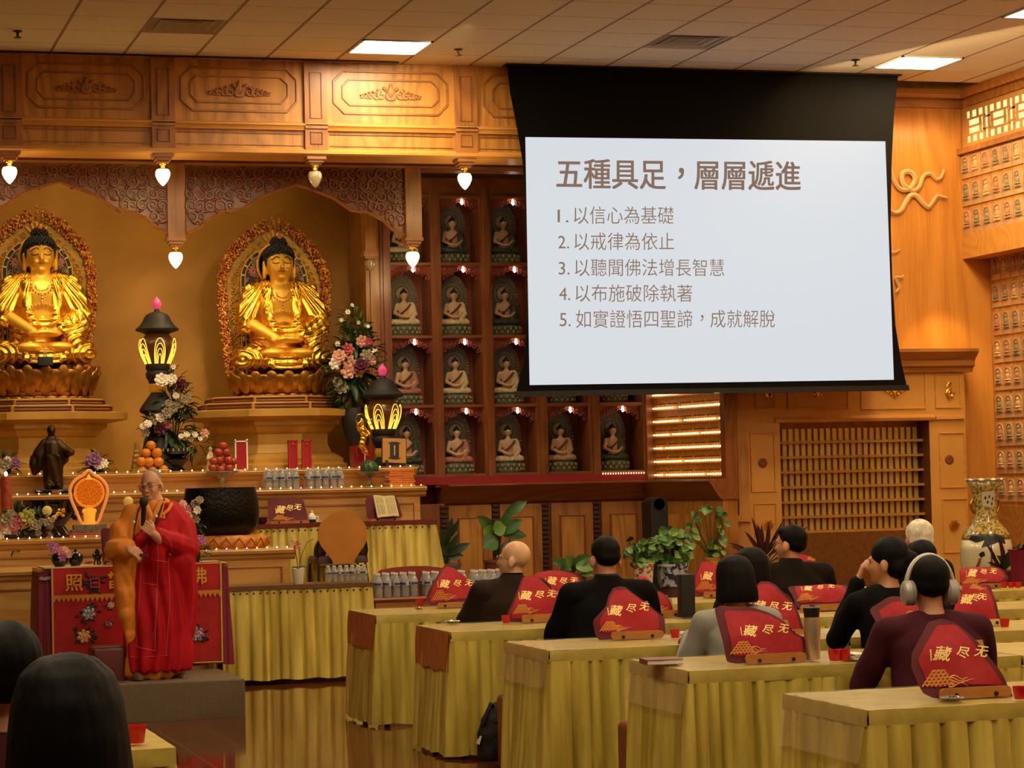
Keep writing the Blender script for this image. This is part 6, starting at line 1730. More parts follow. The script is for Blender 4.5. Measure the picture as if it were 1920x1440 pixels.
rob = organic('red_robe', r, REDR, body, vox=.0095, smooth=4, fn=lambda p: .013*math.sin(math.atan2(p.x-.02, -p.y-.0)*15+5*noi(p.x*3, p.y*3, p.z*1.6))*min(1, max(.2, (1.15-p.z)*1.4))+.008*noi(p.x*9, p.y*9, p.z*5))
from mathutils.bvhtree import BVHTree
bv = BVHTree.FromPolygons([v.co.copy() for v in rob.data.vertices], [tuple(p.vertices) for p in rob.data.polygons])
sm_ = MB()
def seam(pts, r=.0022):
    out = []
    for (a, b_), (c, d) in zip(pts, pts[1:]):
        for k in range(9):
            q = V(a+(c-a)*k/8, b_+(d-b_)*k/8, -.9); h = bv.ray_cast(q, Vector((0, 1, 0)))[0]
            if h and h.y < .0: out.append(h+Vector((0, -.001, 0)))
            elif len(out) > 1: sm_.tube(out, r, 4); out = []
    if len(out) > 1: sm_.tube(out, r, 4)
for pts in ([(296, 1040), (290, 1130), (284, 1180), (286, 1225)], [(318, 985), (322, 1040), (324, 1120), (316, 1210)], [(268, 1060), (262, 1140), (258, 1230)], [(345, 1040), (348, 1130), (340, 1240)], [(284, 1225), (318, 1232), (322, 1110)], [(322, 965), (335, 962), (342, 972)], [(296, 1100), (322, 1104)], [(262, 1105), (284, 1102)], [(318, 1055), (346, 1060)], [(335, 1005), (346, 1020), (352, 1040)], [(322, 1012), (308, 1010), (302, 1040)], [(236, 1238), (280, 1246), (350, 1240)]): seam(pts)
sm_.build('robe_seams', mat('robe_seam', 'd05a62', .7), body)
c_ = MB(); c_.tube([V(303, 938, -.085), V(292, 968, -.125), V(268, 992, -.15)], [.02, .025, .012], 8, flat=.4); c_.tube([V(272, 940, -.075), V(282, 968, -.125), V(292, 985, -.14)], [.018, .022, .012], 8, flat=.4)
c_.build('robe_collar', SAFL, body)
k_ = MB().tube([V(322, 944, -.07), V(316, 956, -.12), V(306, 964, -.14), V(308, 972, -.15), V(300, 970, -.15), V(304, 960, -.14)], .012, 7); k_.build('robe_knot', SAFL, body)
bd = MB().tube([V(268, 938, -.07), V(258, 962, -.13), V(252, 990, -.165), V(249, 1020, -.19), V(254, 1045, -.205)], .0065, 6).tube([V(308, 935, -.06), V(302, 955, -.13), V(294, 975, -.165), V(287, 990, -.19)], .0065, 6)
bd.build('bead_strand', mat('dark_beads', '2a0c0c', .35), body)
w_ = MB().ell(V(251, 979, -.17), .011).ell(V(293, 968, -.165), .011).ell(V(266, 1042, -.22), .009); w_.build('white_beads', WHITE, body)
for px, dy in ((256, -.06), (338, .02)):
    sh_ = MB().ell(V(px, 1270, dy)+Vector((0, -.06, .0)), (.045, .12, .045)); sh_.v = [(x, y, max(z, .001)) for x, y, z in sh_.v]; sh_.build('shoe', mat('shoe_brown', '6a4a2c', .7), body)
mc = thing('microphone', 'black handheld microphone held before the standing person\'s mouth', 'microphone', Vector((xm, YM, zP))+V(269, 968, -.3))
o = V(269, 968, -.3); a = V(270, 936, -.27)-o; e_ = V(268, 997, -.3)-o
ax = (a-e_).normalized(); q = ax.to_track_quat('Z', 'Y').to_matrix(); L = (a-e_).length
MB().lathe([(.012, 0), (.015, .01), (.017, L*.78), (.02, L*.8), (1e-5, L*.8)], e_, 16, rot=q).build('handle', BLACK, mc)
MB().lathe([(.02, L*.8), (.03, L*.86), (.031, L*.95), (.022, L*1.04), (1e-5, L*1.06)], e_, 18, rot=q).build('grille', mat('mic_grille', '1a1a1a', .6, bump=.4, bscale=400), mc)
rc = thing('remote', 'small dark pointer held in the standing person\'s lowered hand', 'remote', Vector((xm, YM, zP))+V(264, 1041, -.3))
MB().rbox(-.015, -.012, -.01, .05, .012, .01, .006).build('case', BLACK, rc)
# ============================================================ FLOWERS, PLANTS AND ALTAR THINGS
def leaf(b, base, d, L, w, droop=.3, up=(0, 0, 1), fold=.25, mi=0):
    base, d = Vector(base), Vector(d).normalized(); upv = Vector(up); s = d.cross(upv)
    if s.length < .05: s = Vector((1, 0, 0))
    s.normalize(); n = s.cross(d); rows = []
    for k in range(7):
        u = k/6; wd = w*math.sin(PI*min(1, u*.93+.07))**.8*(1 if u < .98 else .1)
        c = base+d*(L*u*(1-.15*droop*u))-Vector((0, 0, 1))*(droop*L*u*u*.6)+n*(.12*L*math.sin(PI*u)*.5)
        rows.append([c-s*wd*.5-n*0+n*fold*wd*.5*.6, c-s*wd*.25, c-n*.004, c+s*wd*.25, c+s*wd*.5+n*fold*wd*.5*.6])
    b.grid(rows, mi)
def blossom(b, c, r, d=(0, -1, .2), n=7, layers=2):
    c, d = Vector(c), Vector(d).normalized(); q = d.to_track_quat('Z', 'Y').to_matrix()
    for l in range(layers):
        k = n-l*2; tl = .35+.45*l
        for i in range(k):
            a = 2*PI*i/k+l*.4; rr = r*(.62-.22*l)
            rt = q @ Matrix.Rotation(a, 3, 'Z') @ Matrix.Rotation(-tl, 3, 'Y')
            b.ell(c+q @ Vector((rr*math.cos(a), rr*math.sin(a), r*.12*l+.1*r)), (r*.42, r*.34, r*.1), rot=rt, nu=8, nv=5)
    b.ell(c+d*r*.2, r*.26, nu=8, nv=5)
FM = {k: mat('petal_'+k, c, .55) for k, c in dict(white='f6eeda', cream='f6e6b4', pink='d2808a', rose='c4565e', purple='8e5a86', wine='5c1830', yellow='dfc04c', green='b8c060', lilac='b878a8', peach='e0a890').items()}
def arrangement(name, label, cat, Y, flowers, leaves, container=None, seed=1, stems_to=None, thin=0, lm=None, loc=None):
    """flowers: (px,py,r_px,colour); leaves: (px,py,spread_px,count,len_px)"""
    rr = random.Random(seed); k = mpp(Y)
    o = at(*(stems_to or flowers[0][:2]), Y) if loc is None else Vector(loc)
    t = thing(name, label, cat, o)
    if container: container(t)
    lf = MB(); ld = MB()
    for px, py, sp, n_, ln in leaves:
        for q in range(n_):
            a = rr.uniform(0, 6.28); r = rr.uniform(0, 1)**.5
            c = at(px+sp*r*math.cos(a), py+sp*r*math.sin(a), Y+rr.uniform(-.06, .1))-o
            d = Vector((math.cos(a)+rr.uniform(-.4, .4), rr.uniform(-.8, .4), -math.sin(a)*.8+rr.uniform(-.2, .5)))
            leaf(lf if rr.random() < .5 else ld, c, d, ln*k*rr.uniform(.7, 1.3), ln*k*rr.uniform(.25, .5), rr.uniform(0, .6))
    lf.build('foliage', (lm or LEAFD), t, angle=60); 
    if ld.v: ld.build('foliage', LEAF if not lm else LEAFD, t, angle=60)
    st = MB(); base = at(*stems_to, Y)-o if stems_to else Vector((0, 0, 0))
    for px, py, r, c_ in flowers:
        p = at(px, py, Y-.07+rr.uniform(-.04, .03))-o
        b = MB(); blossom(b, p, r*k*1.3, (rr.uniform(-.4, .4), -1, rr.uniform(-.1, .6)), rr.choice([6, 7, 8]), 2 if r > 4 else 1)
        b.build('blossom', FM[c_], t, angle=60)
        st.tube([base+Vector((0, 0, .0)), base*.5+p*.5+Vector((0, .03, .02)), p+Vector((0, .02, 0))], .0025, 4)
    for q in range(thin):
        px, py = stems_to[0]+rr.uniform(-1, 1)*thin*2.2, stems_to[1]-rr.uniform(60, 130)
        st.tube([base, at((px+stems_to[0])/2, (py+stems_to[1])/2-10, Y)-o, at(px, py, Y)-o], .002, 4)
    if st.v: st.build('stems', LEAFD, t)
    return t
CERB = mat('ceramic_blue', '141c38', .2, coat=.5); CERBL = mat('ceramic_black', '100e10', .15, coat=.5)
POTW = mat('pot_white', 'd8d0bc', .4)
# lanterns
LBLK = mat('lantern_black', '1e1a17', .6, bump=.2, bscale=200)
def lantern(pxc, pyt, k, Y, z0, label, lotus_half):
    t = thing('lantern', label, 'lantern', (at(pxc, 700, Y).x, Y, z0)); m_ = mpp(Y)*k
    zt = at(pxc, pyt, Y).z-z0
    def L(pr, nm, mt, **kw): return MB().lathe([(max(r*m_, 1e-5), zt-h*m_) for r, h in pr][::-1], n=32, **kw).build(nm, mt, t, angle=50)
    L([(0, 0), (7, 8), (8.5, 14), (5, 22), (0, 22.5)], 'jewel', mat('pink_jewel', 'd8588a', .15, emit='ff5a90', estr=.2, trans=.3))
    L([(0, 20), (4, 22), (5, 26), (11, 28), (18, 31), (22, 36), (25, 43), (30, 50), (37, 56), (36, 59), (27, 62), (18, 66), (0, 67)], 'roof', LBLK)
    L([(0, 63), (20, 64), (22, 68), (28, 75), (31, 83), (30, 92), (24, 109), (20, 117), (0, 117)], 'glass_globe', mat('amber_globe', '4a260c', .3, emit='c06a10', estr=.05))
    gl = emis('lotus_lines', 'ffc040', 2.2)
    pm = MB()
    for q in range(6):
        A = -PI/2+q*PI/3+(0 if not lotus_half else PI/6)
        for j in range(4):
            w = .5-.11*j; h0, h1 = 116, 73+9*j; pts = []
            for i in range(13):
                u = -1+i/6; a = A+u*w*(.55+.45*math.cos(u*1.2)); hh = h1+(h0-h1)*abs(u)**2.2
                rg = 20+(31-20)*math.sin(PI*min(1, (117-hh)/42)*.62)+.8
                pts.append((rg*m_*math.cos(a), rg*m_*math.sin(a), zt-hh*m_))
            pm.tube(pts, .6*m_, 4)
    pm.build('lotus_pattern', gl, t)
    L([(0, 116), (20, 117), (21, 124), (18, 128), (21, 133), (20, 139), (16, 146), (15, 150), (0, 150)], 'neck', LBLK)
    L([(0, 149), (15, 150), (16, 154), (15, 162), (12, 165), (0, 166)], 'gilt_band', mat('gilt_band', 'd89a2c', .4, metal=.6, col2='8a5a18', nscale=60, emit='c07a18', estr=.3))
    L([(0, 163), (12, 165), (20, 176), (30, 190), (33, 196), (30, 200), (18, 204), (14, 220), (18, 236), (26, 250), (34, zt/m_-12), (34, zt/m_), (0, zt/m_)], 'pillar_base', LBLK)
    return t
YL = 21.75
lantern(296, 556, 1., YL, zA, 'tall black lantern with amber lotus globe between the two golden statues', 0)
lantern(717, 681, 1., 21.66, zA, 'black lantern with amber lotus globe beside the niche cabinet', 1)
# big bouquet beside the right statue
def c1(t):
    MB().lathe([(.07, -.62), (.09, -.6), (.05, -.4), (.1, -.22), (.12, -.1), (.09, 0)], n=20).build('urn', LBLK, t)
arrangement('flower_arrangement', 'large bouquet of pale carnations and dark leaves right of the right golden statue', 'flowers', 21.85,
    [(652, 655, 9, 'rose'), (636, 668, 10, 'peach'), (627, 682, 9, 'white'), (654, 679, 11, 'peach'), (653, 697, 11, 'peach'), (673, 698, 8, 'yellow'), (677, 686, 12, 'wine'), (678, 640, 9, 'peach'), (690, 640, 6, 'rose'), (687, 666, 9, 'cream'), (697, 675, 8, 'peach'), (632, 716, 8, 'cream'), (640, 727, 10, 'cream'), (703, 660, 5, 'white'), (633, 645, 4, 'white')],
    [(662, 690, 42, 150, 26), (660, 740, 30, 70, 26), (665, 650, 30, 60, 22), (690, 645, 26, 26, 22)], c1, 11, (664, 765), thin=0)
arrangement('tall_branches', 'spray of tall pale green branches rising above the large bouquet', 'branches', 21.9, [(652, 585, 4, 'white'), (640, 600, 3, 'white'), (672, 605, 3, 'white'), (660, 572, 3, 'white'), (690, 612, 3, 'white')], [(660, 600, 22, 60, 14), (668, 620, 26, 60, 14)], None, 12, (664, 690), lm=LEAFL)
def c2(t):
    MB().lathe([(.1, -.12), (.11, -.1), (.08, -.07), (.1, -.04), (.13, -.01), (.14, .0), (.1, .02)], n=24).build('stand', CERBL, t)
    MB().lathe([(.07, .02), (.13, .05), (.145, .09), (.13, .1), (.11, .08), (1e-5, .08)], n=28).build('bowl', CERB, t)
    b = MB()
    for q in range(18): a = 2*PI*q/18; b.ell((.137*math.cos(a), .137*math.sin(a), .085), (.012, .012, .016), nu=7, nv=5)
    b.build('rim_pattern', FM['cream'], t)
arrangement('flower_arrangement', 'white orchid arrangement in a dark blue bowl behind the standing person', 'flowers', 21.68,
    [(325, 765, 7, 'cream'), (312, 775, 8, 'cream'), (300, 783, 8, 'white'), (288, 790, 7, 'cream'), (277, 795, 6, 'white'), (333, 755, 6, 'cream'), (345, 750, 6, 'cream'), (303, 713, 10, 'white'), (322, 711, 8, 'white'), (325, 688, 4, 'white'), (338, 722, 9, 'wine'), (300, 805, 9, 'wine'), (312, 798, 6, 'rose'), (273, 812, 6, 'cream'), (350, 815, 5, 'white'), (383, 813, 7, 'peach'), (340, 818, 4, 'white'), (375, 822, 4, 'white'), (285, 770, 6, 'white'), (308, 766, 6, 'white'), (318, 772, 6, 'cream'), (294, 776, 6, 'cream'), (338, 760, 5, 'cream'), (280, 786, 6, 'cream'), (268, 800, 5, 'white'), (306, 790, 6, 'cream'), (352, 744, 5, 'cream'), (330, 742, 5, 'white'), (365, 815, 5, 'white'), (358, 824, 4, 'cream'), (316, 757, 6, 'cream'), (342, 718, 6, 'wine')],
    [(320, 800, 38, 120, 22), (330, 750, 30, 60, 20), (370, 830, 24, 50, 16), (290, 800, 20, 30, 18), (320, 720, 24, 26, 18)], c2, 13, (326, 852), thin=14, loc=at(326, 862, 21.68))
# oranges and apples
ORM = mat('orange_skin', 'e08a1a', .4, bump=.15, bscale=200); APM = mat('apple_skin', '9a2420', .2, col2='b0442c', nscale=5)
def fruit(kind, px, py, r, label, grp, Y):
    p = at(px, py, Y); k = r*mpp(Y)
    t = thing(kind, label, kind, p, 0, grp)
    MB().lathe([(1e-5, -k*.9), (k*.35, -k*.92), (k*.85, -k*.55), (k, 0), (k*.86, k*.55), (k*.4, k*.86), (k*.12, k*.8), (1e-5, k*.74)], n=20).build('flesh', ORM if kind == 'orange' else APM, t, angle=180)
    MB().tube([(0, 0, k*.74), (k*.05, 0, k*1.05)], k*.06, 5).build('stem', mat('fruit_stem', '4a3a1a', .6), t)
names = ['topmost orange of the pile', 'second-tier left orange of the pile', 'second-tier right orange of the pile', 'left orange in the third tier of the pile', 'middle orange in the third tier of the pile', 'right orange in the third tier of the pile', 'bottom right orange of the pile', 'bottom left orange of the pile', 'bottom middle orange of the pile']
for (px, py, r), n_ in zip(((283, 835, 8.5), (274, 849, 8.5), (294, 849, 9.5), (265, 865, 8.5), (279, 866, 9), (297, 866, 9), (306, 880, 8.5), (266, 881, 8.5), (285, 882, 9)), names): fruit('orange', px, py, r, n_+' above the standing person', 'pyramid of oranges', 21.46-.02*(n_.count('third')))
t = thing('fruit_plate', 'plate under the pyramid of oranges', 'plate', (at(285, 890, 21.5).x, 21.52, zA)); MB().lathe([(.05, 0), (.06, .006), (.16, .02), (.155, .026), (.05, .012), (1e-5, .012)], n=26).build('plate', POTW, t)
an = ['topmost apple of the pile', 'second-tier left apple of the pile', 'second-tier right apple of the pile', 'far left apple in the third tier', 'middle apple in the third tier', 'right apple in the third tier', 'bottom left apple of the pile', 'bottom middle apple of the pile', 'bottom right apple of the pile', 'far right apple in the third tier']
for (px, py, r), n_ in zip(((418, 836, 8), (410, 848, 8), (424, 848, 8), (401, 865, 8), (411, 863, 8.5), (428, 863, 9), (399, 877, 8), (414, 880, 8.5), (430, 878, 9), (437, 865, 7.5)), an): fruit('apple', px, py, r, n_+' on the glass compote', 'pyramid of apples', 21.24)
GLASSC = mat('crystal_glass', 'e0d8c8', .05, trans=.85, spec=.7)
def compote(px, pyt, pyb, rpx, Y, label):
    m_ = mpp(Y); t = thing('compote', label, 'fruit stand', (at(px, pyb, Y).x, Y, zB)); h = (pyb-pyt)*m_; r = rpx*m_
    MB().lathe([(r*.5, 0), (r*.45, .01), (r*.14, h*.2), (r*.12, h*.45), (r*.2, h*.55), (r*.14, h*.65), (r*.5, h*.8), (r, h), (r*.97, h*1.03), (r*.4, h*.86), (1e-5, h*.84)], n=28, flute=14, fa=.03).build('glass_stand', GLASSC, t)
compote(418, 886, 919, 29, 21.24, 'cut-glass compote holding the pyramid of red apples')
compote(693, 889, 916, 24, 21.24, 'cut-glass compote holding the watermelon')
p = at(693, 878, 21.24); r = 15.5*mpp(21.24)
MEL = mat('melon', '24451e', .35, col2='4a6a2c', nscale=3)
nt = MEL.node_tree
for n_ in nt.nodes:
    if n_.type == 'TEX_NOISE': n_.inputs['Scale'].default_value = 12
t = thing('watermelon', 'small striped watermelon on a glass compote', 'watermelon', p)
MB().lathe([(r*math.cos(a)+1e-5, r*.92*math.sin(a)) for a in [-PI/2+PI*k/14 for k in range(15)]], n=28).build('rind', MEL, t, angle=180)
b = MB()
for q in range(10):
    A = 2*PI*q/10; b.tube([(r*1.005*math.cos(a)*math.cos(A+.05*math.sin(a*7)), r*1.005*math.cos(a)*math.sin(A+.05*math.sin(a*7)), r*.925*math.sin(a)) for a in [-1.4+2.8*k/10 for k in range(11)]], r*.07, 5, flat=.3)
b.build('stripes', mat('melon_dark', '142a12', .4), t)
# framed red plaque, two red tablets
def plaque(px0, px1, py0, py1, Y, label, fm, pm, name='plaque', z=None):
    a, b_ = at(px0, py1, Y), at(px1, py0, Y); z = a.z if z is None else z; w = (b_.x-a.x)/2; h = b_.z-z
    t = thing(name, label, 'tablet', ((a.x+b_.x)/2, Y, z))
    MB().box(-w, 0, 0, w, .02, h).build('board', pm, t)
    fr = MB().box(-w, -.008, 0, -w+.012, .022, h).box(w-.012, -.008, 0, w, .022, h).box(-w, -.008, 0, w, .022, .012).box(-w, -.008, h-.012, w, .022, h); fr.build('frame', fm, t)
    return t, w, h
RT = mat('tablet_red', 'a81c22', .35); RF = mat('red_frame', 'b8221c', .5)
t, w, h = plaque(441, 464, 826, 882, 21.5, 'red tablet in a white frame beside the apples', FM['white'], RT, z=zA)
for s in (-1, 1): MB().ell((s*(w-.005), 0, h+.004), .01, nu=8, nv=6).build('bead', FM['white'], t)
for px, w_ in ((541, 'left'), (567, 'right')):
    t, w, h = plaque(px, px+17, 825, 877, 21.52, f'{w_} one of two slim red tablets leaning before the right pedestal', RF, RT, z=zA)
    MB().ell((0, -.006, h*.85), (.018, .006, .016), nu=8, nv=5).build('knob', RF, t)
# framed certificate on a stand
a = at(740, 845, 21.45); m_ = mpp(21.45)
t = thing('framed_tablet', 'gold framed tablet with a dark scroll-shaped plate on a small stand', 'tablet', (a.x, 21.47, zA))
rt = Matrix.Rotation(-.12, 3, 'X') @ Matrix.Rotation(.05, 3, 'Y'); c_ = Vector((0, 0, a.z-zA))
MB().cbox(c_, (42*m_, .02, 43*m_), rot=rt).build('frame', mat('gold_frame', 'c8923a', .4), t)
MB().cbox(c_+rt @ Vector((0, .004, 0)), (45*m_, .02, 46*m_), rot=rt).build('border', mat('frame_edge', '4a2410', .4), t)
b = MB(); b.cbox(c_+rt @ Vector((0, -.012, 0)), (13*m_, .004, 31*m_), rot=rt); b.cbox(c_+rt @ Vector((0, -.0125, 0)), (16*m_, .004, 25*m_), rot=rt)
for s in (-1, 1): b.cbox(c_+rt @ Vector((0, -.0122, s*13.5*m_)), (21*m_, .004, 1.6*m_), rot=rt); b.tube([c_+rt @ Vector((q*10*m_, -.012, s*(13.5 if abs(q) < 1 else 12)*m_)) for q in (-1.1, -.8)], .003, 4); b.tube([c_+rt @ Vector((q*10*m_, -.012, s*(13.5 if abs(q) < 1 else 12)*m_)) for q in (1.1, .8)], .003, 4)
b.build('scroll_plate', mat('dark_plate', '1e1a12', .4), t)
me = MB()
for q in range(7): me.cbox(c_+rt @ Vector((.001*(q % 2), -.0165, (8-q*2.6)*m_-0)), (2.2*m_, .0012, 1.7*m_), rot=rt)
me.build('inscription', LETTER, t)
MB().box(-.09, -.05, 0, .09, .06, .03).box(-.09, -.05, .03, -.07, .06, .07).build('stand', mat('stand_dark', '3a1c10', .4), t)
# folded orange cloths
OC = mat('orange_cloth', 'd8761c', .75, col2='c9691a', nscale=20, sheen=.2); YP2 = mat('orange_pale', 'e0a04c', .7)
a0, a1 = at(729, 907, YTB+.05), at(777, 907, YTB+.05)
for k in range(8):
    t_ = 31.5*mpp(YTB)/8; rr = random.Random(k)
    o = MB().rbox(-(a1.x-a0.x)/2, -.09, 0, (a1.x-a0.x)/2, .09, t_*.92, t_*.4).build('folded_cloth', YP2 if k == 0 else OC)
    o.location = ((a0.x+a1.x)/2+rr.uniform(-.006, .006), YTB+.12, zB+k*t_); o.rotation_euler = (0, 0, rr.uniform(-.05, .05))
    ordw = ['lowest', 'second lowest', 'third lowest', 'fourth lowest', 'fourth from top', 'third from top', 'second from top', 'topmost']
    tag(o, f'folded orange cloth, {ordw[k]} of the stack on the altar tier', 'cloth', 'stack of folded orange cloths')
# dancing gilt figure on a rod
a = at(682, 815, 21.35); m_ = mpp(21.35); t = thing('gilt_figure', 'gilt dancing figure with looping ribbons behind the watermelon', 'figurine', (a.x, 21.4, zA)); z0 = at(682, 884, 21.35).z
def D(x, y, dy=0): q = at(x, y, 21.35); return Vector((q.x-a.x, dy-.05, q.z-zA))
b = MB(); b.chain([D(682, 848), D(678, 835), D(682, 820), D(680, 806), D(679, 798)], [.012, .03, .028, .036, .016]); b.ell(D(678, 792), (.022, .022, .028)); b.ell(D(678, 785), (.014, .014, .014))
b.chain([D(687, 806), D(692, 815, -.03), D(684, 818, -.05)], [.014, .012, .01]); b.chain([D(672, 806), D(669, 797, -.03), D(675, 790, -.03)], [.014, .012, .01]); b.chain([D(678, 835), D(686, 845), D(688, 852)], [.026, .018, .012])
organic('body', b, GOLD, t, vox=.006, smooth=2, fn=lambda p: .0025*math.sin(p.z*150+p.x*60))
b = MB(); b.tube([D(672, 800), D(666, 786), D(670, 778), (D(678, 776)), D(684, 782), D(690, 790), D(697, 786), D(700, 790), D(697, 795), D(690, 800)], .005, 6); b.tube([D(690, 830), D(696, 845), D(694, 855), D(688, 850)], .005, 6); b.tube([D(670, 835), D(668, 848), D(672, 856)], .005, 6)
b.build('ribbons', BRASS, t); MB().ell(D(685, 847, -.04), (.016, .012, .012)).build('lotus', FM['pink'], t)
MB().tube([D(684, 850)*1.0, Vector((D(684, 850).x, -.05, .0))], .005, 6).lathe([(.04, 0), (.04, .01), (1e-5, .012)], (D(684, 850).x, -.05, 0), 16).build('rod', WHITE, t)
p = at(675, 846, 21.6); t = thing('red_basin', 'red lacquered box behind the gilt dancing figure', 'box', (p.x, 21.55, zA))
m_ = mpp(21.55); MB().lathe([(22*m_, 0), (24*m_, .05), (25*m_, 40*m_), (23*m_, 40*m_), (21*m_, .06), (1e-5, .06)], n=4, a0=PI/4, a1=PI/4+2*PI).build('basin', mat('red_lacquer', '8a1018', .3), t, angle=20)
# little gold pagoda and figurine
p = at(257, 884, 21.5); m_ = mpp(21.5); t = thing('pagoda', 'small translucent gold stepped ornament beside the oranges', 'ornament', (p.x, 21.5, zA)); b = MB(); z = 0
for r, h in ((12, 8), (10, 8), (8.5, 8), (7, 8), (5.5, 8), (4, 12)): b.lathe([(r*m_, z), (r*m_*1.1, z+.6*h*m_), (r*.8*m_, z+h*m_)], n=8); z += h*m_
b.build('tiers', mat('resin_gold', 'b88a30', .3, trans=.3), t, angle=20)
p = at(395, 884, 21.5); t = thing('figurine', 'small cream standing figurine left of the apples', 'figurine', (p.x, 21.5, zA)); b = MB().loft([(0, 0, 0, .05, .04), (0, 0, .06, .035, .03), (0, 0, .13, .028, .024), (0, 0, .165, .022, .02), (0, 0, .18, .01, .01)], 12); b.ell((0, 0, .2), (.017, .017, .022)); b.chain([(-.02, -.01, .15), (-.035, -.03, .11), (0, -.04, .12)], [.01, .009, .008])
organic('figure', b, mat('figurine_cream', 'c8b88a', .4), t, vox=.006, smooth=2)
def small_bouquet(label, Y, fl, lv, st, seed): return arrangement('bouquet', label, 'flowers', Y, fl, lv, lambda t: MB().lathe([(.04, -.02), (.055, 0), (.05, .05), (.04, .055)], n=16).build('bowl', CERBL, t), seed, st)
small_bouquet('small bouquet with a purple bloom on the upper tier at the left edge', 21.52, [(28, 869, 9, 'purple'), (10, 870, 8, 'cream'), (4, 880, 7, 'white'), (14, 862, 5, 'white'), (-4, 868, 7, 'cream')], [(12, 876, 20, 40, 18)], (10, 884), 31)
small_bouquet('small bouquet with purple and white blooms right of the bronze figure', 21.52, [(176, 863, 11, 'purple'), (194, 869, 7, 'white'), (184, 873, 6, 'white'), (166, 868, 6, 'purple')], [(180, 872, 18, 40, 17)], (180, 884), 32)
# bronze standing monk figure
YBZ = 21.2; p = at(100, 916, YBZ); m_ = mpp(YBZ); BRZ = mat('bronze', '4a3418', .4, metal=.7, col2='2e2010', nscale=10)
t = thing('bronze_figure', 'dark bronze standing robed figure on a black base before the left pedestal', 'statue', (p.x, YBZ, zB))
def Q(x, y, dy=0): q = at(x, y, YBZ); return Vector((q.x-p.x, dy, q.z-zB))
b = MB(); b.chain([Q(100, 910), Q(99, 885), Q(97, 858), Q(96, 838), Q(96, 826), Q(96, 816)], [.08, .085, .095, .085, .05, .028]); b.ell(Q(96, 807), (.038, .042, .05)); b.ell(Q(96, 812, -.018), (.03, .028, .03)); b.cap(Q(96, 806, -.04), Q(96, 809, -.048), .006, .009, n=6)
b.chain([Q(84, 832), Q(75, 850), Q(68, 870)], [.045, .06, .065]); b.chain([Q(68, 860), Q(67, 882)], [.05, .04]); b.chain([Q(109, 832), Q(121, 845), Q(130, 849, -.06)], [.045, .05, .04]); b.cap(Q(122, 850), Q(118, 868), .05, .03); b.cap(Q(130, 848, -.06), Q(136, 846, -.08), .018, .014)
b.cap(Q(92, 908, -.05), Q(91, 911, -.1), .03, .03); b.cap(Q(106, 908, -.05), Q(107, 911, -.1), .03, .03)
organic('body', b, BRZ, t, vox=.0075, smooth=2, fn=lambda q: .007*math.sin(q.x*80+q.z*12+3*noi(q.x*6, q.y*6, q.z*4))*(q.z < .34))
MB().rbox(-.17, -.14, 0, .17, .14, .05, .01).build('base', BLACKG, t); MB().box(-.03, -.145, .015, .03, -.139, .04).build('name_plate', BRASS, t)
# candle, censer, flaming plaque on the left altar table
p = at(14, 956, 20.3); h = at(14, 893, 20.3).z-zC; r = 9.5*mpp(20.3); t = thing('candle', 'tall red carved candle at the left edge of the altar', 'candle', (p.x, 20.4, zC))
MB().lathe([(r, 0), (r*1.05, h*.3), (r, h*.6), (r*1.02, h*.95), (r*.9, h), (1e-5, h)], n=20).build('wax', mat('red_wax', '9c3018', .45, col2='b5502a', nscale=30), t)
MB().ell((0, 0, h+.02), (.014, .014, .02), nu=8, nv=6).build('flame', emis('flame', 'ffd890', 10), t)
MB().lathe([(r*1.5, 0), (r*1.5, .015), (1e-5, .016)], n=18).build('holder', BRASS, t)
YCN = 20.25; p = at(95, 994, YCN); m_ = mpp(YCN); t = thing('censer', 'large black lacquered incense burner with gilt emblem on the left altar table', 'incense burner', (p.x, YCN+.12, zC))
MB().lathe([(34*m_, 0), (38*m_, .02), (26*m_, 20*m_), (36*m_, 30*m_), (44*m_, 42*m_), (40*m_, 54*m_), (44*m_, 60*m_), (44*m_, 64*m_), (38*m_, 64*m_), (36*m_, 52*m_), (1e-5, 50*m_)], n=36, sy=.55).build('bowl', BLACKG, t)
for s in (-1, 1): MB().tube(spiral(s*47*m_, 38*m_, 13*m_, 1.1, 0, 0, 14, s), 4*m_, 7).build('handle', BLACKG, t)
b = MB()
for k in range(12): b.ell((m_*R_.uniform(-11, 11)+13*m_, -23*m_, m_*R_.uniform(33, 47)), (3.5*m_, 1.5*m_, 3*m_), nu=7, nv=5)
b.build('gilt_emblem', GOLD, t)
p = at(90, 985, 19.98); m_ = mpp(20.); t = thing('candlestick', 'brass candlestick with round glass top before the black incense burner', 'candlestick', (p.x, 20.03, zC))
MB().lathe([(10*m_, 0), (9*m_, 4*m_), (3*m_, 8*m_), (2.5*m_, 30*m_), (6*m_, 34*m_), (3*m_, 38*m_), (1e-5, 39*m_)], n=18).build('stem', BRASS, t); MB().ell((0, 0, 47*m_), 8.5*m_).build('globe', mat('globe_glass', 'f0d890', .1, trans=.5, emit='ffcc60', estr=.08), t)
p = at(242, 940, 20.3); t = thing('candlestick', 'brass candlestick with round top just left of the standing person\'s shoulder', 'candlestick', (p.x, 20.35, zC)); zz = p.z-zC
MB().lathe([(.05, 0), (.045, .02), (.014, .04), (.012, zz-.05), (.03, zz-.04), (1e-5, zz-.03)], n=16).build('stem', BRASS, t); MB().ell((0, 0, zz), .042).build('globe', MATS['globe_glass'], t)
YFP = 20.12; p = at(168, 990, YFP); m_ = mpp(YFP); t = thing('glowing_plaque', 'glowing orange flame-shaped plaque on a stone stand left of the standing person', 'plaque', (p.x, YFP, zC))
def F(px, py): return ((px-168)*m_, (990-py)*m_)
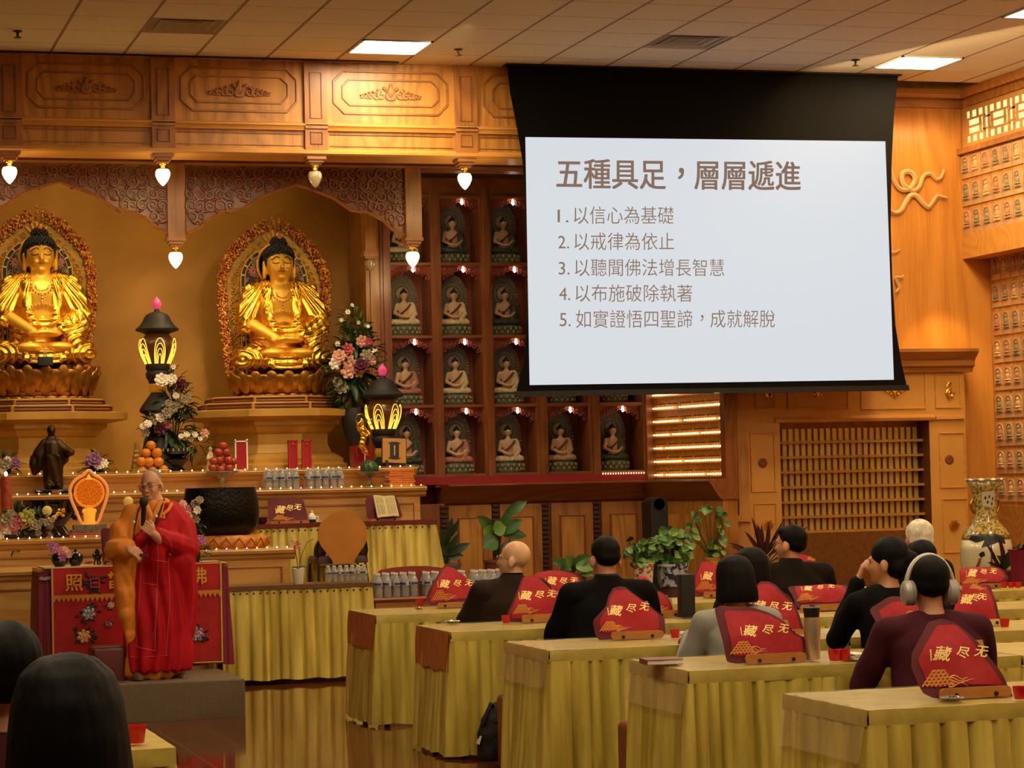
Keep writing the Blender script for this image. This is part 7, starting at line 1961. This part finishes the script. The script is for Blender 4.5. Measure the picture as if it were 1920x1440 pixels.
fo = [(157, 968), (147, 948), (137, 922), (137, 905), (146, 892), (158, 885), (168, 877), (178, 885), (189, 892), (198, 905), (198, 922), (189, 948), (179, 968)]

def smooth_loop(pts):
    out = []; n = len(pts)
    for i in range(n):
        p0, p1, p2, p3 = pts[i-1], pts[i], pts[(i+1) % n], pts[(i+2) % n]
        for k in range(4):
            t_ = k/4; out.append(tuple(.5*(2*p1[q]+(p2[q]-p0[q])*t_+(2*p0[q]-5*p1[q]+4*p2[q]-p3[q])*t_*t_+(3*p1[q]-p0[q]-3*p2[q]+p3[q])*t_**3) for q in (0, 1)))
    return out
b = MB().tube([(F(x, y)[0], 0, F(x, y)[1]) for x, y in smooth_loop(fo)], .013, 8, closed=True); b.build('flame_frame', mat('lit_frame', 'e8a060', .4, emit='ff9a48', estr=.3), t)
fo = smooth_loop(fo); MB().prism([F(x, y) for x, y in fo], .005, .012).build('glass_back', mat('amber_glass', '7a4a20', .2, alpha=.35), t)
rn_ = (F(168, 915)); b = MB(); b.tube([(rn_[0]+24*m_*math.cos(a), -.005, rn_[1]+24*m_*math.sin(a)) for a in [2*PI*k/30 for k in range(30)]], .011, 7, closed=True); b.build('ring', mat('lit_ring', 'e87a20', .4, emit='ff8a20', estr=.4), t)
b = MB().lathe([(1e-5, 0), (22*m_, 0)], (rn_[0], .0, rn_[1]), 28, rot=Matrix.Rotation(PI/2, 3, 'X'))
for k in range(60):
    a = k*2.4; q = (k/60)**.5*21*m_; b.ell((rn_[0]+q*math.cos(a), -.006, rn_[1]+q*math.sin(a)), (.012, .006, .005), rot=Matrix.Rotation(-a, 3, 'Y'), nu=6, nv=4)
b.build('lit_disc', mat('lit_disc', 'c8681a', .5, col2='f0b850', nscale=60, emit='ff9a20', estr=.16), t)
b = MB(); x, z = F(168, 960); b.loft([(x, 0, z-8*m_, .05, .02), (x, 0, z, .045, .02), (x, 0, z+10*m_, .05, .02), (x, 0, z+18*m_, .035, .018), (x, 0, z+24*m_, .02, .01)], 14)
for s in (-1, 1): b.ell((x+s*.04, 0, z+14*m_), (.02, .015, .022))
x, z = F(168, 886); b.lathe([(.03, 0), (.02, .015), (.01, .03), (1e-5, .05)], (x, 0, z-.03), 10)
b.build('lit_figure', mat('lit_figure', 'f0a020', .4, emit='ffb030', estr=.45), t)
MB().cbox((0, 0, 17*m_), (55*m_, .12, 8*m_)).build('upper_base', mat('stand_stone', '8a7a5a', .5, col2='6a5c44', nscale=30), t); MB().cbox((0, 0, 6.5*m_), (62*m_, .15, 13*m_)).build('lower_base', MATS['stand_stone'], t)
arrangement('flower_arrangement', 'spread of pink, cream and green blooms at the left edge of the altar table', 'flowers', 19.98,
    [(12, 975, 10, 'cream'), (33, 972, 9, 'pink'), (28, 985, 9, 'pink'), (50, 970, 11, 'green'), (66, 985, 9, 'cream'), (12, 993, 9, 'white'), (24, 998, 7, 'peach'), (2, 985, 8, 'peach'), (0, 1002, 8, 'white'), (43, 978, 7, 'rose'), (78, 978, 5, 'cream'), (88, 980, 6, 'cream'), (98, 975, 4, 'cream'), (72, 1000, 5, 'cream'), (58, 962, 6, 'green'), (20, 962, 6, 'cream')],
    [(30, 990, 34, 110, 20), (70, 985, 20, 40, 16)], lambda t: MB().lathe([(.1, -.03), (.16, -.02), (.18, .02), (.1, .02)], n=20, sy=.5).build('tray', CERBL, t), 33, (32, 1006))
p = at(93, 1007, 19.96); m_ = mpp(19.96); t = thing('goblet', 'small cut-glass goblet before the spread of blooms', 'glass', (p.x, 19.98, zC)); MB().lathe([(7*m_, 0), (6*m_, 3*m_), (2.5*m_, 8*m_), (2*m_, 13*m_), (7*m_, 18*m_), (8*m_, 30*m_), (7*m_, 30*m_), (5*m_, 19*m_), (1e-5, 18*m_)], n=16).build('glass', GLASSC, t)
p = at(158, 1000, 19.97); t = thing('red_box', 'flat red box under the glowing plaque', 'box', (at(160, 1000, 19.97).x, 19.98, zC)); MB().rbox(-.13, -.03, 0, .13, .04, .035, .008).build('lid', RT, t); MB().box(-.131, -.031, .012, .131, .041, .018).build('band', GILT, t)
# on the red altar cloth table
ZR = zq+.006; YR2 = YRT+.12
def onred(px): return at(px, 1050, YR2).x
m_ = mpp(YR2)
t = arrangement('bouquet', 'small round black vase with mauve orchids on the red altar cloth', 'flowers', YR2, [(95, 1023, 6, 'lilac'), (104, 1026, 6, 'lilac'), (112, 1034, 7, 'pink'), (122, 1032, 6, 'peach'), (129, 1040, 5, 'peach'), (117, 1045, 6, 'lilac'), (100, 1032, 5, 'lilac')], [(110, 1040, 12, 14, 12)],
    lambda t: MB().lathe([(8*m_, 0), (13*m_, 6*m_), (14.5*m_, 13*m_), (12*m_, 20*m_), (8*m_, 23*m_), (9*m_, 25*m_), (7*m_, 25*m_), (1e-5, 20*m_)], n=24).build('vase', CERBL, t), 41, (112, 1042), loc=(onred(112), YR2, ZR))
t = thing('lidded_bowl', 'black lidded ceramic bowl on the red altar cloth', 'bowl', (onred(143), YR2+.05, ZR)); MB().lathe([(8*m_, 0), (12*m_, 6*m_), (13.5*m_, 14*m_), (13*m_, 16*m_), (1e-5, 16*m_)], n=24).build('bowl', CERBL, t); MB().lathe([(14*m_, 16*m_), (13*m_, 18*m_), (5*m_, 23*m_), (2*m_, 24*m_), (3*m_, 27*m_), (1e-5, 28*m_)], n=24).build('lid', CERBL, t)
t = thing('tripod_burner', 'small black three-legged incense burner on the red altar cloth', 'incense burner', (onred(184), YR2+.05, ZR)); MB().lathe([(5*m_, 8*m_), (9*m_, 14*m_), (9*m_, 18*m_), (6*m_, 20*m_), (3*m_, 26*m_), (1e-5, 28*m_)], n=18).build('bowl', CERBL, t)
for k in range(3):
    a = k*2.1+.5; MB().tube([(3*m_*math.cos(a), 3*m_*math.sin(a), 10*m_), (6*m_*math.cos(a), 6*m_*math.sin(a), 4*m_), (5*m_*math.cos(a), 5*m_*math.sin(a), 0)], 1.6*m_, 6).build('leg', CERBL, t)
t = thing('lotus_candle', 'pink lotus-shaped candle holder on the red altar cloth', 'candle holder', (onred(166), YR2-.03, ZR)); b = MB(); blossom(b, (0, 0, 3*m_), 9*m_, (0, 0, 1), 8, 2); b.build('petals', mat('petal_pink_glass', 'd86a70', .2, trans=.3), t)
cover([(188, 991), (213, 990), (216, 1060), (193, 1062)], None, (190, 1063, 216, 1062, 4), None, (194, 1040, 22, 14), 'maroon cloth cover on a stand beside the saffron sleeve', zdesk=ZR, Y=YR2, tilt=12, bulge=.012, maroon=True)
arrangement('bouquet', 'pink flowers in a dark vase at the right end of the red altar cloth', 'flowers', YR2, [(360, 1012, 5, 'lilac'), (368, 1010, 6, 'lilac'), (377, 1010, 6, 'lilac'), (381, 1016, 5, 'lilac'), (372, 1018, 5, 'lilac'), (363, 1020, 5, 'pink')], [(372, 1030, 14, 24, 16)],
    lambda t: MB().lathe([(7*m_, 0), (10*m_, 6*m_), (9*m_, 18*m_), (6*m_, 22*m_), (7*m_, 24*m_), (1e-5, 20*m_)], n=20).build('vase', CERBL, t), 42, (366, 1035), loc=(onred(366), YR2, ZR))
# flowers between the person and the bowl
arrangement('flower_arrangement', 'white orchids and pink flowers right of the red robe before the black bowl', 'flowers', 20.05, [(374, 938, 6, 'cream'), (366, 945, 7, 'cream'), (370, 957, 6, 'white'), (362, 965, 6, 'cream'), (368, 975, 6, 'cream'), (350, 955, 7, 'pink'), (352, 968, 7, 'peach'), (355, 980, 6, 'pink'), (350, 990, 6, 'peach'), (343, 945, 6, 'peach')], [(358, 975, 20, 50, 18), (366, 995, 14, 20, 16)],
    lambda t: MB().lathe([(.05, -.0), (.06, .03), (.045, .08)], n=16).build('pot', POTW, t), 43, (362, 1004), loc=(at(360, 1010, 20.05).x, 20.08, zD))
# big hammered bowl on brocade cushion
YGO = 20.27; m_ = mpp(YGO); gx = at(414, 960, YGO).x
BROC = mat('brocade', 'd8902c', .5, col2='b86a1c', nscale=22, lo=.42, hi=.58)
t = thing('cushion', 'orange brocade cushion under the big black bowl', 'cushion', (gx+.06, YGO, zD))
b = MB().lathe([(62*m_, 0), (68*m_, 4*m_), (72*m_, 12*m_), (69*m_, 20*m_), (60*m_, 24*m_), (1e-5, 23*m_)], n=36, sy=.6); cu = b.build('body', BROC, t, angle=180)
b = MB()
for k in range(20):
    a = 2*PI*k/20
    for s in (-1, 1): b.tube([(72*m_*math.cos(a+s*u*.16), .6*72*m_*math.sin(a+s*u*.16), (5+14*u)*m_) for u in (0, .5, 1)], 1.2*m_, 4)
b.build('diamond_trim', mat('brocade_dark', 'a05a14', .5), cu)
t = thing('singing_bowl', 'huge black hammered-metal bowl on an orange brocade cushion', 'bowl', (gx, YGO, zD+23*m_))
HAM = mat('hammered', '1c1a14', .28, metal=.7, bump=.5, bscale=45)
MB().lathe([(1e-5, 0), (46*m_, 0), (58*m_, 6*m_), (65*m_, 20*m_), (67*m_, 40*m_), (65*m_, 62*m_), (61*m_, 80*m_), (61*m_, 83*m_), (58*m_, 83*m_), (58*m_, 78*m_), (63*m_, 40*m_), (50*m_, 6*m_), (1e-5, 4*m_)], n=48, sy=.62).build('bowl', HAM, t, angle=60)
# on the tall skirted table
cover([(501, 934), (567, 932), (580, 977), (504, 980)], None, (505, 982, 578, 979, 5), (516, 958, 562, 950, 17), (512, 966, 44, 10), 'maroon cover on the tall skirted table beside the black bowl', zdesk=zST, Y=YST+.09, tilt=24, bulge=.008, maroon=True)
cover([(684, 933), (742, 929), (757, 972), (688, 975)], None, (692, 977, 750, 974, 4), None, None, 'maroon cover under the open book on the tall table', zdesk=zST, Y=YST+.09, tilt=24, bulge=.006, maroon=True)
n_ = Vector((0, -math.cos(.42), math.sin(.42))); p0 = at(720, 974, YST+.02)+Vector((0, -.03, 0))
t = thing('open_book', 'open book with yellowed pages on the tall skirted table', 'book', p0)
for q, quad in enumerate((((700, 929), (719, 931), (727, 969), (708, 971)), ((719, 931), (739, 930), (748, 968), (727, 969)))):
    pts = [atplane(x, y, p0, n_)-p0 for x, y in quad]
    g = [[pts[0]+(pts[1]-pts[0])*u+((pts[3]-pts[0])*(1-u)+(pts[2]-pts[1])*u)*v+n_*(.012*math.sin(PI*(u*.8+.1)) +.004) for u in (0, .2, .4, .6, .8, 1)] for v in (0, .5, 1)]
    pg = MB().grid(g).grid([[p_-n_*.014 for p_ in r] for r in g], 0, True).build('page', mat('old_paper', 'd8c890', .7), t, angle=60)
    ln = MB()
    for c_ in range(5):
        u = .15+.16*c_
        for v0, v1 in ((.08, .4), (.45, .9)):
            A = pts[0]+(pts[1]-pts[0])*u+((pts[3]-pts[0])*(1-u)+(pts[2]-pts[1])*u)*v0+n_*(.014+.012*math.sin(PI*(u*.8+.1))); B = pts[0]+(pts[1]-pts[0])*u+((pts[3]-pts[0])*(1-u)+(pts[2]-pts[1])*u)*v1+n_*(.014+.012*math.sin(PI*(u*.8+.1)))
            ln.tube([A, B], .0015, 4)
    ln.build('print', mat('print_grey', '6a6048', .8), pg)
m_ = mpp(YST+.1); p = at(585, 977, YST+.1); t = thing('teapot', 'small white and black teapot beside the lettered maroon cover', 'teapot', (p.x, YST+.1, zST))
MB().lathe([(5*m_, 0), (7*m_, 3*m_), (7*m_, 10*m_), (5*m_, 14*m_), (2*m_, 18*m_), (3*m_, 20*m_), (1e-5, 22*m_)], n=18).build('body', WHITE, t); MB().lathe([(7.2*m_, 1*m_), (7.4*m_, 4*m_), (7.2*m_, 6*m_)], n=18).build('dark_band', BLACK, t)
MB().tube([(6*m_, 0, 11*m_), (11*m_, 0, 11*m_), (11*m_, 0, 4*m_), (6*m_, 0, 3*m_)], 1.2*m_, 6).build('handle', WHITE, t)
p = at(600, 975, YST+.1); t = thing('saucer', 'flat white saucer right of the small teapot', 'dish', (p.x+.02, YST+.12, zST)); MB().lathe([(.03, 0), (.06, .008), (.058, .01), (1e-5, .004)], n=20).build('plate', WHITE, t)
p = at(491, 975, YST+.1); t = thing('tea_bowl', 'dark red tea bowl between the black bowl and the lettered cover', 'bowl', (p.x, YST+.1, zST)); MB().lathe([(5*m_, 0), (9*m_, 5*m_), (10*m_, 12*m_), (9*m_, 12*m_), (1e-5, 4*m_)], n=20).build('bowl', mat('dark_red_glaze', '3a1410', .2), t)
# orchid on the low skirted table
YO = YLT+.1; m_ = mpp(YO); zLT = at(560, 1096, YLT).z; ox = at(559, 1090, YO).x
t = thing('potted_orchid', 'slender orchid in a white pot on the low skirted table', 'plant', (ox, YO, zLT))
MB().lathe([(8*m_, 0), (9*m_, 2*m_), (11*m_, 27*m_), (10*m_, 27*m_), (1e-5, 22*m_)], n=22).build('pot', POTW, t)
b = MB(); 
for a, L in ((-.5, 20), (.6, 22), (2.6, 20), (3.6, 16)): leaf(b, (0, 0, 26*m_), (math.cos(a), -.4, .7), L*m_, 8*m_, .7)
b.build('leaves', LEAF, t, angle=60)
def O(px, py): q = at(px, py, YO); return Vector((q.x-ox, 0, q.z-zLT))
b = MB().tube([O(559, 1070), O(556, 1045), O(552, 1025), O(546, 1012)], .004, 5).tube([O(560, 1070), O(566, 1040), O(575, 1018), O(588, 1010)], .003, 5).tube([O(561, 1068), O(563, 1045), O(560, 1022)], .003, 5); b.build('stems', mat('orchid_stem', '6a4a2a', .6), t)
for px, py, r, c_ in ((548, 1018, 5, 'peach'), (556, 1020, 6, 'rose'), (563, 1021, 5, 'peach'), (545, 1010, 3, 'peach'), (552, 1028, 4, 'rose')):
    b = MB(); blossom(b, O(px, py)+Vector((0, -.02, 0)), r*m_, (0, -1, .1), 5, 1); b.build('blossom', FM[c_], t)
# plants before the cabinet
def plant(label, Y, leaves, pot=None, potm=None, stem_m=None, lm=LEAF, ctr=(0, 0), zf=0., name='potted_plant', stem_r=.006):
    """leaves: (base px,py, tip px,py, width px, material index)"""
    o = at(*ctr, Y); t = thing(name, label, 'plant', (o.x, Y, zf)); k = mpp(Y); O_ = Vector((o.x, Y, zf)); rr = random.Random(int(ctr[0]))
    ms = lm if isinstance(lm, list) else [lm]; bs = [MB() for _ in ms]; st = MB()
    for l in leaves:
        bx, by, tx, ty, w = l[:5]; mi = l[5] if len(l) > 5 else 0
        dy = rr.uniform(-.08, .08); B = at(bx, by, Y)-O_+Vector((0, dy, 0)); T = at(tx, ty, Y)-O_+Vector((0, dy-.06, 0)); d = T-B; L = d.length
        leaf(bs[mi], B, d, L, w*k, .12, up=(0, -1, .35), fold=.2)
        st.tube([Vector((0, 0, o.z-zf)), (B+Vector((0, 0, o.z-zf)))*.5+Vector((0, .02, 0)), B], stem_r, 5)
    for b, m__ in zip(bs, ms):
        if b.v: b.build('foliage', m__, t, angle=60)
    if st.v: st.build('stems', stem_m or LEAFD, t)
    if pot:
        rt, rb, h0 = pot; z1 = o.z-zf
        MB().lathe([(rb*k, max(z1-h0*k, 0)), (rb*k*1.02, max(z1-h0*k, 0)+.01), (rt*k, z1), (rt*k*1.06, z1+.004), (rt*k*1.06, z1+.025), (rt*k*.95, z1+.025), (1e-5, z1-.02)], n=26).build('pot', potm, t)
        if z1-h0*k > .02: MB().lathe([(rb*k*.9, 0), (rb*k*.9, z1-h0*k)], n=14).build('plant_stand', mat('stand_plain', '4a2a18', .5), t)
    return t
TERR = mat('terracotta', '6a3a24', .7)
plant('broad-leaved philodendron behind the bald person in brown', 21.0, [(930, 1000, 893, 963, 24, 0), (925, 1005, 903, 990, 30, 1), (930, 1010, 900, 1025, 34, 0), (938, 1000, 975, 970, 24, 0), (940, 1000, 985, 1002, 22, 0), (945, 968, 985, 935, 20, 0), (925, 995, 945, 985, 30, 1), (942, 1020, 980, 1035, 20, 0), (935, 1000, 955, 950, 18, 0)], (26, 20, 60), TERR, lm=[LEAF, LEAFL], ctr=(935, 1055))
plant('thin dark-leaved plant beside the tall skirted table', 20.9, [(838, 1030, 825, 985, 12), (840, 1035, 858, 995, 12), (842, 1040, 880, 1015, 16), (838, 1040, 818, 1020, 14), (842, 1020, 848, 965, 12), (840, 1045, 868, 1040, 16), (836, 1048, 815, 1045, 14), (845, 1010, 862, 970, 10)], (20, 16, 60), mat('grey_pot', '5a5a58', .5), lm=LEAFD, ctr=(842, 1062))
plant('low bright green leafy plant between the bald and black-robed persons', 20.5, [(1070, 1062, 1035, 1050, 22, 0), (1072, 1060, 1055, 1040, 22, 1), (1075, 1058, 1100, 1040, 22, 0), (1075, 1062, 1110, 1060, 24, 1), (1072, 1064, 1050, 1070, 22, 0), (1078, 1066, 1105, 1076, 22, 1), (1075, 1060, 1085, 1043, 18, 1)], (24, 18, 60), TERR, lm=[LEAF, LEAFL], ctr=(1074, 1078))
rr = random.Random(4)
def bush(cx, cy, rx, ry, n_, L, w, nm=2):
    out = []
    for k in range(n_):
        a = rr.uniform(0, 6.28); r = rr.uniform(.1, 1)**.5; x, y = cx+rx*r*math.cos(a), cy+ry*r*math.sin(a); b_ = rr.uniform(0, 6.28)
        out.append((x, y, x+L*math.cos(b_), y+L*.8*abs(math.sin(b_))*(1 if rr.random() < .7 else -1), w*rr.uniform(.7, 1.2), rr.randrange(nm)))
    return out
PATT = mat('pattern_pot', 'd8cca8', .4, col2='a84a30', nscale=26, lo=.5, hi=.56); BLUEP = mat('blue_white_pot', 'b8bcc0', .3, col2='2a3450', nscale=22, lo=.46, hi=.54)
plant('bushy pothos in a red-patterned cream pot beside the black-robed person', 20.2, bush(1196, 1035, 26, 28, 44, 14, 13), (19, 16, 34), PATT, lm=[LEAF, LEAFL], ctr=(1206, 1062), stem_r=.003)
plant('large bushy pothos in a blue and white pot before the black floor speaker', 20.35, bush(1255, 1028, 42, 36, 95, 16, 15)+[(1245, 1055, 1240, 1100, 18, 1), (1250, 1060, 1262, 1095, 14, 0)], (28, 22, 36), BLUEP, lm=[LEAF, LEAFL, LEAFD], ctr=(1262, 1062), stem_r=.003)
ring = [(1325+28*math.cos(a), 990-42*math.sin(a)) for a in [PI*k/26*1.3-.5 for k in range(27)]]
arch_l = [(x, y, x+rr.uniform(-14, 14), y+rr.uniform(-2, 16), rr.uniform(10, 15), rr.randrange(2)) for x, y in ring if rr.random() < .95]+bush(1340, 1030, 16, 14, 16, 12, 12)
tpl = plant('climbing pothos on a wire hoop in a yellow pot', 20.6, arch_l, (14, 11, 34), mat('yellow_pot', 'c89a34', .4), lm=[LEAF, LEAFL], ctr=(1336, 1050), stem_r=.002)
o = tpl.location; MB().tube([at(x, y, 20.6)-o for x, y in [(1334, 1050)]+ring[::-1]], .004, 6).build('wire_hoop', LEAFD, tpl)
DRAC = mat('dracaena_red', '5a2420', .4, col2='36181a', nscale=6); DRAC2 = mat('dracaena_dark', '2c1a18', .45, col2='472022', nscale=5)
spk = []
for tx, ty, w in ((1360, 1012, 9), (1372, 1020, 10), (1362, 1035, 9), (1402, 962, 8), (1410, 975, 9), (1424, 978, 9), (1385, 990, 9), (1445, 990, 9), (1478, 972, 9), (1508, 978, 9), (1495, 1000, 9), (1470, 965, 8), (1500, 1035, 9), (1360, 1050, 9), (1432, 972, 9), (1455, 1000, 10), (1395, 1000, 9), (1418, 990, 9)):
    bx = 1430+(tx-1430)*.25; by = 1050+(ty-1050)*.15; spk.append((bx, by, tx, ty, w, 0 if rr.random() < .55 else 1))
plant('spiky dark red cordyline behind the dark-robed person wearing glasses', 20.6, spk, (24, 18, 60), BLACK, lm=[DRAC, DRAC2], ctr=(1432, 1070))
spk = [(1878+(tx-1878)*.15, 1068, tx, ty, w, m__) for tx, ty, w, m__ in ((1842, 1012, 8, 1), (1858, 1000, 9, 1), (1868, 1010, 10, 0), (1895, 1018, 16, 2), (1906, 1010, 12, 2), (1850, 1040, 9, 1), (1918, 1020, 10, 1), (1890, 1030, 10, 1), (1840, 1050, 8, 1), (1912, 1045, 9, 1), (1870, 1040, 10, 2))]
plant('dark spiky plant in front of the tall painted vase', 17.8, spk, (24, 20, 60), mat('wine_pot', '6a1420', .5), lm=[DRAC, DRAC2, LEAFD], ctr=(1878, 1075))
t = thing('wrapped_pot', 'wine-red wrapped flower pot cut off by the right edge', 'pot', (at(1922, 1060, 17.3).x, 17.3, 0)); zt_ = at(1915, 1030, 17.3).z
MB().lathe([(.08, 0), (.1, zt_-.25), (.12, zt_-.03), (.13, zt_), (.11, zt_-.01), (1e-5, zt_-.05)], n=20, flute=10, fa=.04).build('wrap', mat('wine_foil', '7a1428', .5), t)
b = MB(); 
for a in (2.6, 3.2, 3.8, .4, -.2, 1.6): leaf(b, (0, 0, zt_-.03), (math.cos(a), -.2, .6), .13, .05, .5)
b.build('leaves', mat('wine_leaf', '38101c', .5), t, angle=60)
# black floor speaker
YSP = 20.9; sx0, sx1 = at(1218, 1000, YSP).x, at(1250, 1000, YSP).x; zt_ = at(1234, 933, YSP).z
t = thing('floor_speaker', 'tall black floor-standing speaker with rounded top before the panelled cabinet', 'speaker', ((sx0+sx1)/2, YSP, 0)); w = (sx1-sx0)/2
pr = [(-w, .03), (w, .03)]+[(w*math.cos(PI*k/12)**1 if 0 else w*math.cos(PI*k/12), zt_-w*.7+w*.7*math.sin(PI*k/12)) for k in range(13)]
MB().prism(pr, -.05, .2).build('cabinet', mat('speaker_black', '12100f', .5), t); MB().box(-w*1.2, -.1, 0, w*1.2, .25, .03).build('foot', BLACK, t)
MB().lathe([(w*.62, 0), (w*.7, .008), (w*.74, .0)], (0, -.052, zt_-w*.75), 24, rot=Matrix.Rotation(PI/2, 3, 'X')).lathe([(1e-5, -.01), (w*.5, .0), (w*.62, .002)], (0, -.05, zt_-w*.75), 24, rot=Matrix.Rotation(PI/2, 3, 'X')).build('driver_ring', mat('driver_grey', '2a2826', .4), t)
# tall painted vase
YV = 18.3; m_ = mpp(YV); vx = at(1848, 980, YV).x
t = thing('floor_vase', 'tall porcelain vase with gilt shoulders and a painted lotus pond at the right wall', 'vase', (vx, YV, 0))
zt_ = at(1846, 902, YV).z
def zz(py): return at(1846, py, YV).z
VG = mat('vase_gilt', 'c8ac5c', .2, col2='7a6a34', nscale=45, lo=.46, hi=.56, coat=.6); VW = mat('vase_cream', 'cfc4a0', .18, coat=.6)
up = [(46, 1012), (45, 1003), (38, 992), (27, 980), (22.5, 970), (22, 950), (23, 930), (26, 915), (33, 903)]
r_up = [(r*m_, zz(y)) for r, y in up]
MB().lathe([(.12, 0), (.15, .02), (.14, .06), (.15, .3), (.17, .5), (48*m_*.97, zz(1075)), (49.5*m_, zz(1050)), (49*m_, zz(1030)), (46.3*m_, zz(1012))], n=48).build('belly', VW, t, angle=180)
MB().lathe(r_up, n=48).build('shoulder_and_neck', VG, t, angle=180)
lip = MB(); N_ = 64; rows = []
for r, dz in ((33, 0), (36, .012), (36, .018), (33.5, .012), (28, -.02)):
    rows.append([(r*m_*(1+.02*math.cos(10*a))*math.cos(a), r*m_*(1+.02*math.cos(10*a))*math.sin(a), zt_+dz+.008*math.cos(10*a)) for a in [2*PI*k/N_ for k in range(N_+1)]])
lip.grid(rows); lip.build('scalloped_lip', VW, t, angle=180)
def rad(z):
    P_ = [(48*m_*.97, zz(1075)), (49.5*m_, zz(1050)), (49*m_, zz(1030))]+r_up
    for (r0, z0), (r1, z1) in zip(P_, P_[1:]):
        if z0 <= z <= z1: return r0+(r1-r0)*(z-z0)/(z1-z0+1e-9)
    return P_[0][0]
def patch(pts, mt, nm, e=.0025):
    b = MB(); vs = []
    cx = sum(p[0] for p in pts)/len(pts); cy = sum(p[1] for p in pts)/len(pts)
    def PP(px, py):
        z = zz(py); r = rad(z)+e; s = max(-.95, min(.95, (px-1847)*m_/r)); return (r*s, -r*math.sqrt(1-s*s), z)
    dense = []
    for i in range(len(pts)):
        a, c_ = pts[i], pts[(i+1) % len(pts)]; dense += [(a[0]+(c_[0]-a[0])*q/3, a[1]+(c_[1]-a[1])*q/3) for q in range(3)]
    n_ = len(dense)
    for k in range(1, 5): vs += [PP(cx+(x-cx)*k/4, cy+(y-cy)*k/4) for x, y in dense]
    vs.append(PP(cx, cy)); fs = [(k*n_+i, (k+1)*n_+i, (k+1)*n_+(i+1) % n_, k*n_+(i+1) % n_) for k in range(3) for i in range(n_)]+[(4*n_, i, (i+1) % n_) for i in range(n_)]
    b.add(vs, fs); return b.build(nm, mt, t, angle=180)
PL = mat('painted_leaf', '26302a', .3); PG = mat('painted_stem', '4a5a34', .3)
patch([(1806, 1002), (1820, 999), (1828, 1006), (1822, 1012), (1810, 1016), (1803, 1010)], PL, 'painted_lotus_leaf'); patch([(1824, 1001), (1845, 1000), (1862, 1008), (1864, 1020), (1846, 1016), (1830, 1022), (1816, 1026), (1822, 1014)], PL, 'painted_lotus_leaf')
patch([(1832, 1022), (1835, 1022), (1834, 1040), (1834, 1060), (1830, 1060), (1831, 1040)], PG, 'painted_stem'); patch([(1815, 1034), (1820, 1032), (1822, 1040), (1815, 1044), (1812, 1038)], BLACK, 'painted_bird'); patch([(1842, 1040), (1856, 1042), (1872, 1052), (1870, 1062), (1850, 1056)], PL, 'painted_lotus_leaf')
patch([(1812, 1046), (1816, 1044), (1813, 1060), (1808, 1062)], mat('painted_red', '8a4030', .4), 'painted_flower')
patch([(1831, 922), (1856, 920), (1857, 948), (1850, 952), (1832, 948)], VW, 'painted_panel'); 
for x, y in ((1836, 930), (1843, 928), (1850, 932), (1840, 938), (1848, 941)): patch([(x, y), (x+3, y+1), (x+2, y+6), (x-1, y+6)], PL, 'painted_figure', .004)
for s in (-1, 1):
    MB().tube([(s*23*m_, 0, zz(962)), (s*28*m_, 0, zz(955)), (s*30*m_, 0, zz(943)), (s*26*m_, 0, zz(936)), (s*24*m_, 0, zz(942))], .012, 8).build('handle', BRASS, t)
bpy.context.view_layer.update()
